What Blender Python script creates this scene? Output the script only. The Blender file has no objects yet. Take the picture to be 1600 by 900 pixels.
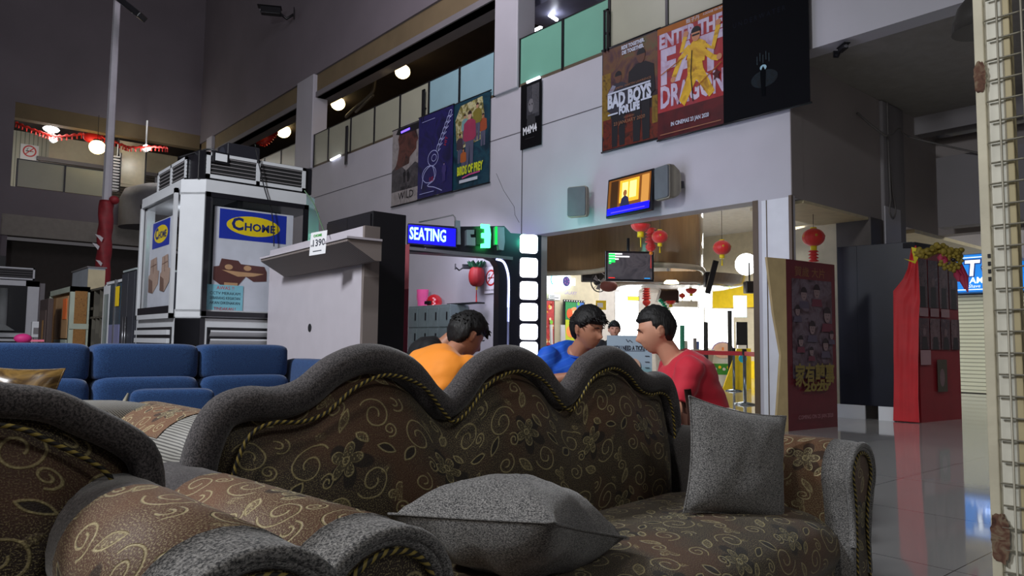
import bpy, bmesh, math, random
from mathutils import Vector, Matrix, noise
random.seed(7)
R = math.radians
SC = bpy.context.scene
COL = SC.collection
# ---------------------------------------------------------------- camera
F = 1600 * 26 / 36
YAW, PIT, ROL = R(40.3), R(4.24), R(.67)
f0 = Vector((math.sin(YAW), math.cos(YAW), 0)); r0 = Vector((math.cos(YAW), -math.sin(YAW), 0)); u0 = Vector((0, 0, 1))
FW = f0 * math.cos(PIT) + u0 * math.sin(PIT)
UP = u0 * math.cos(PIT) - f0 * math.sin(PIT)
RT = r0 * math.cos(ROL) + UP * math.sin(ROL)
UU = UP * math.cos(ROL) - r0 * math.sin(ROL)
UU = RT.cross(FW).normalized()
EYE = Vector((0, 0, 1.05))
cam = bpy.data.cameras.new('camera'); co = bpy.data.objects.new('camera', cam); COL.objects.link(co)
cam.lens = 26; cam.sensor_width = 36; cam.clip_start = .02; cam.clip_end = 200
m = Matrix((RT, UU, -FW)).transposed().to_4x4(); m.translation = EYE
co.matrix_world = m; SC.camera = co
def ray(x, y): return FW + RT * ((x - 800) / F) - UU * ((y - 450) / F)
def on(ax, v, x, y):
    d = ray(x, y); return EYE + d * ((v - EYE[ax]) / d[ax])
def fa(x, y, D): return EYE + ray(x, y) * D
# ---------------------------------------------------------------- view, world, lights
SC.view_settings.view_transform = 'Standard'; SC.view_settings.look = 'None'
SC.view_settings.gamma = 1; SC.view_settings.exposure = 0; SC.view_settings.use_curve_mapping = False
w = bpy.data.worlds.new('world'); SC.world = w; w.use_nodes = True
w.node_tree.nodes['Background'].inputs[0].default_value = (.93, .88, .94, 1)
w.node_tree.nodes['Background'].inputs[1].default_value = .068
def area(name, loc, target, size, power, col, sy=None, spread=180):
    l = bpy.data.lights.new(name, 'AREA'); l.energy = power; l.color = col; l.size = size; l.spread = R(spread)
    if sy: l.shape = 'RECTANGLE'; l.size_y = sy
    o = bpy.data.objects.new(name, l); COL.objects.link(o); o.location = loc
    o.rotation_euler = (Vector(target) - Vector(loc)).to_track_quat('-Z', 'Y').to_euler(); return o
def point(name, loc, power, col, r=.1):
    l = bpy.data.lights.new(name, 'POINT'); l.energy = power; l.color = col; l.shadow_soft_size = r
    o = bpy.data.objects.new(name, l); COL.objects.link(o); o.location = loc; return o
area('hall_lamp', (-2.2, 1.0, 3.7), (1.3, 1.8, .7), .5, 52, (1, .94, .86))
area('booth_lamp', (-2.5, 3.5, 5.0), (2.6, 7.5, 1.8), .8, 430, (.92, .95, 1))
area('hall_lamp_far', (4.5, 10, 9.5), (9, 15, 5.5), 3, 230, (.95, .88, 1))
area('wall_wash', (5.0, 6.5, 2.6), (9, 7.2, 3.7), 2.2, 34, (.72, .74, 1), spread=130)
area('foyer_lamp', (12.5, 10.5, 3.9), (12.5, 10.5, 0), 3, 190, (1, .97, .95))
area('foyer_lamp_deep', (17, 12.5, 3.9), (17, 12.5, 0), 3, 420, (1, 1, 1))
area('foyer_lamp_near', (10.8, 6.6, 2.9), (10.8, 6.8, 4.5), 1.2, 26, (1, .93, .85))
area('shop_lamp', (17.0, 4.8, 4.0), (19.5, 6, 1.0), 1.5, 90, (1, 1, .90))
area('shop_lamp_right', (15.5, 2.2, 3.6), (15, 3.5, 0), 1.5, 60, (1, 1, .93))
area('corridor_lamp', (8.0, 1.0, 4.6), (8.5, 1.5, 0), 1.2, 40, (.95, .97, 1), spread=120)
area('gate_lamp', (1.2, -1.6, 3.4), (2.6, .7, 1.6), .5, 18, (1, 1, .95))
area('upper_left_lamp', (5.5, 31.2, 8.2), (5.5, 31, 6), 2, 40, (1, .95, .85))
area('upper_floor_lamp', (10.6, 15, 7.5), (10, 15, 5), 5, 22, (1, .72, .45), sy=1)
point('seating_glow', (8.55, 10.2, 2.7), 6, (.12, .10, 1), .15)
point('green_glow', (8.15, 9.3, 2.75), 9, (.05, 1, .55), .15)
point('teal_glow', (8.0, 8.9, 3.0), 13, (.2, 1, .95), .3)
area('portal_lamp', (8.0, 11.3, 2.9), (8.98, 11.8, 1.8), .8, 20, (.80, .78, 1))

# ---------------------------------------------------------------- materials
def lin(c): return c / 12.92 if c <= .04045 else ((c + .055) / 1.055) ** 2.4
def srgb(r, g, b): return (lin(r / 255), lin(g / 255), lin(b / 255), 1)
def newmat(name):
    m = bpy.data.materials.new(name); m.use_nodes = True
    return m, m.node_tree, m.node_tree.nodes['Principled BSDF']
MC = {}
def mat(name, rgb, rough=.6, metal=0, var=.08, scale=6, bump=0, bscale=60, stretch=(1, 1, 1), alpha=1, trans=0, coat=0, spec=.5, sheen=0):
    if name in MC: return MC[name]
    m, t, b = newmat(name); c = srgb(*rgb)
    tc = t.nodes.new('ShaderNodeTexCoord'); mp = t.nodes.new('ShaderNodeMapping'); mp.inputs['Scale'].default_value = stretch
    t.links.new(tc.outputs['Object'], mp.inputs[0])
    n = t.nodes.new('ShaderNodeTexNoise'); n.inputs['Scale'].default_value = scale; n.inputs['Detail'].default_value = 4
    t.links.new(mp.outputs[0], n.inputs['Vector'])
    r = t.nodes.new('ShaderNodeValToRGB'); r.color_ramp.elements[0].position = .3; r.color_ramp.elements[1].position = .7
    r.color_ramp.elements[0].color = tuple(x * (1 - var) for x in c[:3]) + (1,)
    r.color_ramp.elements[1].color = tuple(min(1, x * (1 + var)) for x in c[:3]) + (1,)
    t.links.new(n.outputs['Fac'], r.inputs[0]); t.links.new(r.outputs[0], b.inputs['Base Color'])
    b.inputs['Roughness'].default_value = rough; b.inputs['Metallic'].default_value = metal
    b.inputs['Specular IOR Level'].default_value = spec
    b.inputs['Alpha'].default_value = alpha; b.inputs['Transmission Weight'].default_value = trans
    b.inputs['Coat Weight'].default_value = coat; b.inputs['Coat Roughness'].default_value = .08
    if sheen: b.inputs['Sheen Weight'].default_value = sheen
    if bump:
        n2 = t.nodes.new('ShaderNodeTexNoise'); n2.inputs['Scale'].default_value = bscale; n2.inputs['Detail'].default_value = 3
        t.links.new(mp.outputs[0], n2.inputs['Vector'])
        bp = t.nodes.new('ShaderNodeBump'); bp.inputs['Strength'].default_value = bump; bp.inputs['Distance'].default_value = .01
        t.links.new(n2.outputs['Fac'], bp.inputs['Height']); t.links.new(bp.outputs[0], b.inputs['Normal'])
    MC[name] = m; return m
def emit(name, rgb, s, base=None):
    if name in MC: return MC[name]
    m, t, b = newmat(name)
    b.inputs['Base Color'].default_value = srgb(*(base or rgb)); b.inputs['Emission Color'].default_value = srgb(*rgb)
    b.inputs['Emission Strength'].default_value = s; b.inputs['Roughness'].default_value = .4
    MC[name] = m; return m
def mixmat(name, cols, scale=8, rough=.5, detail=6, dist=1.5, kind='noise', emission=0):
    """a print of blended colour patches"""
    if name in MC: return MC[name]
    m, t, b = newmat(name)
    tc = t.nodes.new('ShaderNodeTexCoord')
    n = t.nodes.new('ShaderNodeTexNoise'); n.inputs['Scale'].default_value = scale; n.inputs['Detail'].default_value = detail; n.inputs['Distortion'].default_value = dist
    t.links.new(tc.outputs['Object'], n.inputs['Vector'])
    r = t.nodes.new('ShaderNodeValToRGB'); k = len(cols)
    r.color_ramp.elements[0].position = .3; r.color_ramp.elements[0].color = srgb(*cols[0])
    r.color_ramp.elements[1].position = .7; r.color_ramp.elements[1].color = srgb(*cols[-1])
    for i in range(1, k - 1):
        e = r.color_ramp.elements.new(.3 + .4 * i / (k - 1)); e.color = srgb(*cols[i])
    t.links.new(n.outputs['Fac'], r.inputs[0]); t.links.new(r.outputs[0], b.inputs['Base Color'])
    b.inputs['Roughness'].default_value = rough
    if emission:
        t.links.new(r.outputs[0], b.inputs['Emission Color']); b.inputs['Emission Strength'].default_value = emission
    MC[name] = m; return m

# node maths
class NV:
    T = None
    def __init__(s, x): s.x = x
    @staticmethod
    def op(o, *a):
        n = NV.T.nodes.new('ShaderNodeMath'); n.operation = o
        for i, v in enumerate(a):
            if isinstance(v, NV): NV.T.links.new(v.x, n.inputs[i])
            else: n.inputs[i].default_value = v
        return NV(n.outputs[0])
    def __add__(s, o): return NV.op('ADD', s, o)
    def __sub__(s, o): return NV.op('SUBTRACT', s, o)
    def __rsub__(s, o): return NV.op('SUBTRACT', o, s)
    def __mul__(s, o): return NV.op('MULTIPLY', s, o)
    def __truediv__(s, o): return NV.op('DIVIDE', s, o)
    __radd__ = __add__; __rmul__ = __mul__
def nmin(*a):
    r = a[0]
    for x in a[1:]: r = NV.op('MINIMUM', r, x)
    return r
def nmax(*a):
    r = a[0]
    for x in a[1:]: r = NV.op('MAXIMUM', r, x)
    return r
def nlen(x, y): return NV.op('SQRT', x * x + y * y)
def nabs(a): return NV.op('ABSOLUTE', a)
def nfr(a): return NV.op('FRACT', a)
def step_lt(a, e, soft=.004):       # 1 where a<e
    mr = NV.T.nodes.new('ShaderNodeMapRange'); mr.clamp = True
    NV.T.links.new(a.x, mr.inputs[0]); mr.inputs[1].default_value = e - soft; mr.inputs[2].default_value = e + soft
    mr.inputs[3].default_value = 1; mr.inputs[4].default_value = 0
    return NV(mr.outputs[0])
def rot(x, y, cx, cy, a, flip=1):
    c, s = math.cos(a), math.sin(a); X = x - cx; Y = y - cy
    return (X * c + Y * s), (Y * c - X * s) * flip
def scroll(x, y, cx, cy, a, Rr, flip=1):
    X, Y = rot(x, y, cx, cy, a, flip)
    up = nmax(Y * -1, 0.0) * 5; dn = nmax(Y, 0.0) * 5
    d1 = nabs(nlen(X, Y) - Rr) + up
    R2 = Rr * .68; c2 = -Rr + R2
    d2 = nabs(nlen(X - c2, Y) - R2) + dn
    R3 = Rr * .40; c3 = c2 + R2 - R3
    d3 = nabs(nlen(X - c3, Y) - R3) + up
    return nmin(d1, d2, d3)
def leaf(x, y, cx, cy, a, L, W):
    """signed distance like value of a pointed leaf"""
    X, Y = rot(x, y, cx, cy, a)
    Rr = (L * L + W * W) / (2 * W)
    return nlen(X, nabs(Y) + (Rr - W)) - Rr
def flower(x, y, cx, cy, Rr, k=5, a=0):
    X = x - cx; Y = y - cy
    th = NV.op('ARCTAN2', Y, X)
    lobe = nabs(NV.op('COSINE', th * (k / 2) + a))
    return nlen(X, Y) - (lobe * (Rr * .62) + Rr * .38)
def brocade(name='brocade', base=(46, 34, 28), dark=(16, 12, 11), gold=(176, 164, 118), copper=(82, 52, 34), cell=.36, bright=1.0):
    if name in MC: return MC[name]
    m, t, b = newmat(name); NV.T = t
    uv = t.nodes.new('ShaderNodeUVMap'); uv.uv_map = 'UVMap'
    # small wobble
    nz = t.nodes.new('ShaderNodeTexNoise'); nz.inputs['Scale'].default_value = 9; t.links.new(uv.outputs[0], nz.inputs['Vector'])
    vm = t.nodes.new('ShaderNodeVectorMath'); vm.operation = 'MULTIPLY_ADD'; vm.inputs[1].default_value = (.02, .02, 0)
    t.links.new(nz.outputs['Color'], vm.inputs[0]); t.links.new(uv.outputs[0], vm.inputs[2])
    sp = t.nodes.new('ShaderNodeSeparateXYZ'); t.links.new(vm.outputs[0], sp.inputs[0])
    u = NV(sp.outputs[0]) / cell; v = NV(sp.outputs[1]) / (cell * .86)
    row = NV.op('FLOOR', v)
    y = nfr(v); x = nfr(u + NV.op('MULTIPLY', row, .5))
    lines = nmin(scroll(x, y, .25, .62, .3, .15), scroll(x, y, .80, .78, 2.4, .125, -1), scroll(x, y, .72, .2, 3.5, .13), scroll(x, y, .22, .2, 1.2, .09, -1))
    lines = nmin(lines, scroll(x, y, .50, .92, 5.2, .07), scroll(x, y, .03, .88, .7, .08, -1), scroll(x, y, .93, .62, 4.4, .06), scroll(x, y, .33, .40, 2.2, .06, -1))
    l1 = leaf(x, y, .88, .46, -.4, .085, .035); l2 = leaf(x, y, .55, .80, 1.1, .09, .035); l3 = leaf(x, y, .10, .42, .9, .09, .04); l4 = leaf(x, y, .45, .13, -.7, .1, .042); l5 = leaf(x, y, .68, .60, -.9, .07, .03); l6 = leaf(x, y, .35, .80, 2.3, .06, .028); l7 = leaf(x, y, .85, .28, .5, .06, .025)
    fl = flower(x, y, .52, .46, .15, 5, .4)
    halo = flower(x, y, .54, .44, .22, 5, .9)
    f2 = flower(x, y, .97, .06, .10, 4, .2)
    lv = nmin(l1, l2, l3, l4, l5)
    outl = nmin(lines, nabs(lv), nabs(fl), nabs(f2), nabs(nlen(x - .52, y - .46) - .03))
    ln = step_lt(outl, .0070, .003)
    fillm = step_lt(nmin(l2, l4, l5, l6, l7, fl, f2), 0, .006)
    darkm = nmax(step_lt(halo, 0, .01), step_lt(nmin(l1, l3), 0, .004))
    big = t.nodes.new('ShaderNodeTexNoise'); big.inputs['Scale'].default_value = 2.6; big.inputs['Detail'].default_value = 2; t.links.new(uv.outputs[0], big.inputs['Vector'])
    fine = t.nodes.new('ShaderNodeTexNoise'); fine.inputs['Scale'].default_value = 330; fine.inputs['Detail'].default_value = 2; t.links.new(uv.outputs[0], fine.inputs['Vector'])
    vor = t.nodes.new('ShaderNodeTexVoronoi'); vor.inputs['Scale'].default_value = 190; t.links.new(uv.outputs[0], vor.inputs['Vector'])
    def mix(fac, a, c):
        n = t.nodes.new('ShaderNodeMix'); n.data_type = 'RGBA'
        for i, q in ((0, fac), (6, a), (7, c)):
            if isinstance(q, NV): t.links.new(q.x, n.inputs[i])
            elif hasattr(q, 'links'): t.links.new(q, n.inputs[i])
            else: n.inputs[i].default_value = q
        return n.outputs[2]
    B, Dk, G, Cp = srgb(*base), srgb(*dark), srgb(*gold), srgb(*copper)
    bigm = step_lt(NV(big.outputs['Fac']), .47, .05)
    c = mix(bigm * .8, B, Cp)
    speck = step_lt(NV(fine.outputs['Fac']) * -1, -.57, .04)
    bigp = step_lt(NV(big.outputs['Fac']) * -1, -.50, .08)
    c = mix(speck * (bigp * .30 + .22), c, G)
    c = mix(darkm * .8, c, Dk)
    dots = step_lt(NV(vor.outputs['Distance']), .36, .1)
    c = mix(fillm * (dots * .55 + .1), c, G)
    c = mix(ln * (dots * .35 + .55), c, G)
    t.links.new(c, b.inputs['Base Color']); b.inputs['Roughness'].default_value = .55; b.inputs['Specular IOR Level'].default_value = .35
    bp = t.nodes.new('ShaderNodeBump'); bp.inputs['Strength'].default_value = .5; bp.inputs['Distance'].default_value = .004
    h = (ln + fillm * .5) + NV(fine.outputs['Fac']) * .5
    t.links.new(h.x, bp.inputs['Height']); t.links.new(bp.outputs[0], b.inputs['Normal'])
    b.inputs['Sheen Weight'].default_value = .15
    MC[name] = m; return m
def tweed(name, c1, c2, scale=200, stretch=(1, 1, 1), bump=.4):
    if name in MC: return MC[name]
    m, t, b = newmat(name)
    tc = t.nodes.new('ShaderNodeTexCoord'); mp = t.nodes.new('ShaderNodeMapping'); mp.inputs['Scale'].default_value = stretch
    t.links.new(tc.outputs['Object'], mp.inputs[0])
    n = t.nodes.new('ShaderNodeTexNoise'); n.inputs['Scale'].default_value = scale; n.inputs['Detail'].default_value = 3; n.inputs['Roughness'].default_value = .7
    t.links.new(mp.outputs[0], n.inputs['Vector'])
    r = t.nodes.new('ShaderNodeValToRGB'); r.color_ramp.elements[0].position = .40; r.color_ramp.elements[1].position = .64
    r.color_ramp.elements[0].color = srgb(*c1); r.color_ramp.elements[1].color = srgb(*c2)
    t.links.new(n.outputs['Fac'], r.inputs[0]); t.links.new(r.outputs[0], b.inputs['Base Color'])
    b.inputs['Roughness'].default_value = .85; b.inputs['Sheen Weight'].default_value = .25; b.inputs['Specular IOR Level'].default_value = .2
    bp = t.nodes.new('ShaderNodeBump'); bp.inputs['Strength'].default_value = bump; bp.inputs['Distance'].default_value = .003
    t.links.new(n.outputs['Fac'], bp.inputs['Height']); t.links.new(bp.outputs[0], b.inputs['Normal'])
    MC[name] = m; return m
def stripes(name, c1, c2, freq, duty=.5, axis=0, slant=0, rough=.6, uvmap=True, bump=0):
    if name in MC: return MC[name]
    m, t, b = newmat(name); NV.T = t
    if uvmap:
        s = t.nodes.new('ShaderNodeUVMap'); s.uv_map = 'UVMap'; so = s.outputs[0]
    else:
        s = t.nodes.new('ShaderNodeTexCoord'); so = s.outputs['Object']
    sp = t.nodes.new('ShaderNodeSeparateXYZ'); t.links.new(so, sp.inputs[0])
    u = NV(sp.outputs[axis]); v = NV(sp.outputs[(axis + 1) % 3])
    k = step_lt(nfr(u * freq + v * slant), duty, .06)
    n = t.nodes.new('ShaderNodeMix'); n.data_type = 'RGBA'; t.links.new(k.x, n.inputs[0])
    n.inputs[6].default_value = srgb(*c2); n.inputs[7].default_value = srgb(*c1)
    t.links.new(n.outputs[2], b.inputs['Base Color']); b.inputs['Roughness'].default_value = rough
    if bump:
        bp = t.nodes.new('ShaderNodeBump'); bp.inputs['Strength'].default_value = bump; bp.inputs['Distance'].default_value = .02
        t.links.new(k.x, bp.inputs['Height']); t.links.new(bp.outputs[0], b.inputs['Normal'])
    MC[name] = m; return m

# ---------------------------------------------------------------- mesh builder
X3, Y3, Z3 = Vector((1, 0, 0)), Vector((0, 1, 0)), Vector((0, 0, 1))
class MB:
    def __init__(s): s.v = []; s.f = []; s.mi = []; s.uv = []; s.sm = []; s.mats = []
    def m(s, mt):
        if mt not in s.mats: s.mats.append(mt)
        return s.mats.index(mt)
    def add(s, vs, fs, mt, smooth=False, uvs=None):
        b = len(s.v); s.v += [Vector(p) for p in vs]; k = s.m(mt)
        for i, fc in enumerate(fs):
            s.f.append([b + q for q in fc]); s.mi.append(k); s.sm.append(smooth); s.uv.append(uvs[i] if uvs else None)
        return s
    def box(s, c, d, mt, rz=0, bev=0, M=None):
        M = M or (Matrix.Translation(Vector(c)) @ Matrix.Rotation(rz, 4, 'Z'))
        bm = bmesh.new(); bmesh.ops.create_cube(bm, size=1)
        for v in bm.verts: v.co = Vector((v.co.x * d[0], v.co.y * d[1], v.co.z * d[2]))
        if bev: bmesh.ops.bevel(bm, geom=list(bm.edges), offset=bev, segments=3 if bev > .02 else 2, profile=.5, affect='EDGES')
        bm.verts.index_update()
        s.add([M @ v.co for v in bm.verts], [[v.index for v in f.verts] for f in bm.faces], mt, bev > .02); bm.free(); return s
    def bx(s, x0, x1, y0, y1, z0, z1, mt, bev=0):
        return s.box(((x0 + x1) / 2, (y0 + y1) / 2, (z0 + z1) / 2), (abs(x1 - x0), abs(y1 - y0), abs(z1 - z0)), mt, bev=bev)
    def obox(s, O, U, V, N, w, h, d, mt, bev=0):
        """box: corner O, width w along U, height h along V, depth d along N"""
        U, V, N = Vector(U), Vector(V), Vector(N)
        M = Matrix((U, V, N)).transposed().to_4x4(); M.translation = Vector(O) + U * w / 2 + V * h / 2 + N * d / 2
        return s.box(None, (w, h, d), mt, bev=bev, M=M)
    def grid(s, P, mt, closed_u=False, closed_v=False, smooth=True, uvscale=1, caps=False, mts=None, u0_=0, v0_=0):
        n, k = len(P), len(P[0])
        b = [p for row in P for p in row]; fs = []; uvs = []; ml = []
        us = [u0_]
        mid = k // 2
        for i in range(1, n + 1): us.append(us[-1] + (Vector(P[i % n][mid]) - Vector(P[i - 1][mid])).length)
        vs = [v0_]
        mi = n // 2
        for j in range(1, k + 1): vs.append(vs[-1] + (Vector(P[mi][j % k]) - Vector(P[mi][j - 1])).length)
        for i in range(n if closed_u else n - 1):
            for j in range(k if closed_v else k - 1):
                i2, j2 = (i + 1) % n, (j + 1) % k
                fs.append([i * k + j, i2 * k + j, i2 * k + j2, i * k + j2])
                uvs.append([(us[i], vs[j]), (us[i + 1], vs[j]), (us[i + 1], vs[j + 1]), (us[i], vs[j + 1])]); ml.append(mts[i] if mts else mt)
        base = len(s.v); s.v += [Vector(p) for p in b]
        for fc, q, mm in zip(fs, uvs, ml):
            s.f.append([base + x for x in fc]); s.mi.append(s.m(mm)); s.sm.append(smooth); s.uv.append([(a * uvscale, c * uvscale) for a, c in q])
        if caps:
            s.f.append([base + j for j in range(k)][::-1]); s.mi.append(s.m(mts[0] if mts else mt)); s.sm.append(False); s.uv.append(None)
            s.f.append([base + (n - 1) * k + j for j in range(k)]); s.mi.append(s.m(mts[-1] if mts else mt)); s.sm.append(False); s.uv.append(None)
        return s
    def tube(s, pts, r, mt, seg=8, closed=False, caps=True, smooth=True):
        pts = [Vector(p) for p in pts]; n = len(pts)
        rr = r if isinstance(r, (list, tuple)) else [r] * n
        rows = []; up = None
        for i, p in enumerate(pts):
            if closed: t = pts[(i + 1) % n] - pts[i - 1]
            else: t = pts[min(i + 1, n - 1)] - pts[max(i - 1, 0)]
            t = t.normalized() if t.length > 1e-9 else Vector((0, 0, 1))
            if up is None:
                up = t.cross(Vector((0, 0, 1)) if abs(t.z) < .9 else Vector((1, 0, 0))).normalized()
            else:
                up = (up - t * up.dot(t)); up = up.normalized() if up.length > 1e-6 else t.orthogonal().normalized()
            w_ = t.cross(up)
            rows.append([p + (up * math.cos(a) + w_ * math.sin(a)) * rr[i] for a in [2 * math.pi * j / seg for j in range(seg)]])
        return s.grid(rows, mt, closed_u=closed, closed_v=True, smooth=smooth, caps=caps and not closed)
    def cyl(s, a, b, r, mt, seg=16, r2=None, smooth=True):
        return s.tube([a, b], [r, r if r2 is None else r2], mt, seg, smooth=smooth)
    def ball(s, c, r, mt, n=12, k=16, M=None):
        c = Vector(c); r = r if isinstance(r, (tuple, list)) else (r, r, r)
        rows = []
        for i in range(n + 1):
            ph = math.pi * i / n
            rows.append([Vector((math.sin(ph) * math.cos(2 * math.pi * j / k) * r[0], math.sin(ph) * math.sin(2 * math.pi * j / k) * r[1], math.cos(ph) * r[2])) for j in range(k)])
        rows = [[(M @ p if M else p) + c for p in row] for row in rows]
        return s.grid(rows, mt, closed_v=True)
    def lathe(s, prof, mt, seg=24, c=(0, 0, 0), caps=True):
        c = Vector(c)
        rows = [[c + Vector((r * math.cos(2 * math.pi * j / seg), r * math.sin(2 * math.pi * j / seg), z)) for j in range(seg)] for r, z in prof]
        return s.grid(rows, mt, closed_v=True, caps=caps)
    def poly(s, O, U, V, pts, mt, d=0, N=None):
        """flat or extruded outline; 2-D points in the frame O, U, V"""
        O, U, V = Vector(O), Vector(U), Vector(V); N = Vector(N) if N is not None else U.cross(V).normalized()
        a = [O + U * x + V * y for x, y in pts]; n = len(a)
        if d == 0: return s.add(a, [list(range(n))], mt)
        b = [p + N * d for p in a]
        return s.add(a + b, [list(range(n))[::-1], [n + i for i in range(n)]] + [[i, (i + 1) % n, n + (i + 1) % n, n + i] for i in range(n)], mt)
    def text(s, st, O, U, V, size, mt, align='CENTER', ext=0, width=None, bold=0, shear=0, N=None):
        cu = bpy.data.curves.new('t', 'FONT'); cu.body = st; cu.size = size; cu.align_x = align; cu.align_y = 'CENTER'; cu.extrude = ext; cu.resolution_u = 2
        cu.offset = bold; cu.shear = shear
        o = bpy.data.objects.new('t', cu); COL.objects.link(o)
        dg = bpy.context.evaluated_depsgraph_get(); dg.update()
        me = bpy.data.meshes.new_from_object(o.evaluated_get(dg))
        U, V, O = Vector(U), Vector(V), Vector(O); N = Vector(N) if N is not None else U.cross(V)
        xs = [v.co.x for v in me.vertices] or [0, 1]
        k = width / (max(xs) - min(xs)) if width else 1
        s.add([O + U * (v.co.x * k) + V * v.co.y + N * v.co.z for v in me.vertices], [list(p.vertices) for p in me.polygons], mt)
        bpy.data.objects.remove(o); bpy.data.curves.remove(cu); bpy.data.meshes.remove(me); return s
    def build(s, name, parent=None, loc=None, rz=0, weld=False):
        me = bpy.data.meshes.new(name)
        loc = Vector(loc) if loc is not None else Vector((0, 0, 0))
        me.from_pydata([v[:] for v in s.v], [], s.f)
        for q in s.mats: me.materials.append(q)
        me.polygons.foreach_set('material_index', s.mi); me.polygons.foreach_set('use_smooth', s.sm)
        ul = me.uv_layers.new(name='UVMap'); k = 0; vals = []
        for fc, uv in zip(s.f, s.uv):
            if uv: vals += [c for p in uv for c in p]
            else:
                a, b_, c_ = s.v[fc[0]], s.v[fc[1]], s.v[fc[2]]; nn = (b_ - a).cross(c_ - a)
                i, j = ((1, 2) if abs(nn.x) >= max(abs(nn.y), abs(nn.z)) else (0, 2) if abs(nn.y) >= abs(nn.z) else (0, 1))
                vals += [c for q in fc for c in (s.v[q][i], s.v[q][j])]
        ul.data.foreach_set('uv', vals); me.validate(); me.update()
        o = bpy.data.objects.new(name, me); COL.objects.link(o); o.location = loc; o.rotation_euler.z = rz
        if parent: o.parent = parent
        return o
def tag(o, label=None, cat=None, group=None, kind=None):
    if label: o['label'] = label
    if cat: o['category'] = cat
    if group: o['group'] = group
    if kind: o['kind'] = kind
    return o
def empty(name, loc=(0, 0, 0), rz=0, label=None, cat=None, group=None):
    o = bpy.data.objects.new(name, None); COL.objects.link(o); o.location = loc; o.rotation_euler.z = rz; o.empty_display_size = .1
    return tag(o, label, cat, group)
def kids(o): return [c for c in bpy.data.objects if c.parent is o]
def copy_tree(o, parent=None):
    c = o.copy(); COL.objects.link(c); c.parent = parent
    for ch in kids(o): copy_tree(ch, c)
    return c
def struct(name, mb, **k): return tag(mb.build(name, **k), kind='structure')
def catmull(pts, n=8, closed=False):
    P = [Vector(p) for p in pts]; out = []; L = len(P)
    for i in range(L if closed else L - 1):
        p0 = P[(i - 1) % L] if closed or i > 0 else P[i]; p1 = P[i]; p2 = P[(i + 1) % L]; p3 = P[(i + 2) % L] if closed or i + 2 < L else p2
        for k in range(n):
            t = k / n
            out.append(.5 * ((2 * p1) + (p2 - p0) * t + (2 * p0 - 5 * p1 + 4 * p2 - p3) * t * t + (3 * p1 - p0 - 3 * p2 + p3) * t ** 3))
    if not closed: out.append(P[-1])
    return out
def ell(cx, cy, rx, ry, n=20, a0=0, a1=360): return [(cx + rx * math.cos(R(a0 + (a1 - a0) * i / n)), cy + ry * math.sin(R(a0 + (a1 - a0) * i / n))) for i in range(n if a1 - a0 == 360 else n + 1)]
def rrect(x0, x1, y0, y1, r, n=5):
    out = []
    for cx, cy, a in ((x1 - r, y1 - r, 0), (x0 + r, y1 - r, 90), (x0 + r, y0 + r, 180), (x1 - r, y0 + r, 270)):
        out += [(cx + r * math.cos(R(a + 90 * i / n)), cy + r * math.sin(R(a + 90 * i / n))) for i in range(n + 1)]
    return out
class Art:
    """things printed on a flat sheet, in the frame O (lower left), U, V; every layer sits a hair in front"""
    def __init__(s, mb, O, U, V, N, off=.0008):
        s.mb, s.O, s.U, s.V, s.N, s.k, s.off = mb, Vector(O), Vector(U).normalized(), Vector(V).normalized(), Vector(N).normalized(), 0, off
    def o(s): s.k += 1; return s.O + s.N * (s.off * s.k)
    def poly(s, pts, mt): s.mb.poly(s.o(), s.U, s.V, pts, mt)
    def ell(s, cx, cy, rx, ry, mt, n=18): s.poly(ell(cx, cy, rx, ry, n), mt)
    def rect(s, x0, x1, y0, y1, mt): s.poly([(x0, y0), (x1, y0), (x1, y1), (x0, y1)], mt)
    def text(s, st, x, y, size, mt, width=None, align='CENTER', bold=0, shear=0, rot=0):
        U = s.U * math.cos(rot) + s.V * math.sin(rot); V = s.V * math.cos(rot) - s.U * math.sin(rot)
        s.mb.text(st, s.o() + s.U * x + s.V * y, U, V, size, mt, align, width=width, bold=bold, shear=shear)
    def line(s, pts, w, mt):
        o = s.o(); P = [Vector((a, b)) for a, b in pts]; L = []; Rr = []
        for i, p in enumerate(P):
            t = (P[min(i + 1, len(P) - 1)] - P[max(i - 1, 0)]).normalized(); n = Vector((-t.y, t.x)) * w / 2
            L.append(p + n); Rr.append(p - n)
        v = [o + s.U * p.x + s.V * p.y for p in L + Rr]; k = len(P)
        s.mb.add(v, [[i, i + 1, k + i + 1, k + i] for i in range(k - 1)], mt)
    def man(s, x, y, h, body, skin, hair, legs=None, arms=True):
        """generic standing figure, feet at y"""
        s.poly([(x - .11 * h, y), (x - .12 * h, y + .5 * h), (x + .12 * h, y + .5 * h), (x + .11 * h, y), (x + .02 * h, y), (x, y + .4 * h), (x - .02 * h, y)], legs or body)
        s.poly([(x - .12 * h, y + .45 * h), (x - .19 * h, y + .5 * h), (x - .17 * h, y + .78 * h), (x - .06 * h, y + .84 * h), (x + .06 * h, y + .84 * h), (x + .17 * h, y + .78 * h), (x + .19 * h, y + .5 * h), (x + .12 * h, y + .45 * h)], body)
        s.ell(x, y + .91 * h, .055 * h, .075 * h, skin)
        s.poly(ell(x, y + .93 * h, .058 * h, .068 * h, 12, 0, 180), hair)
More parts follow.
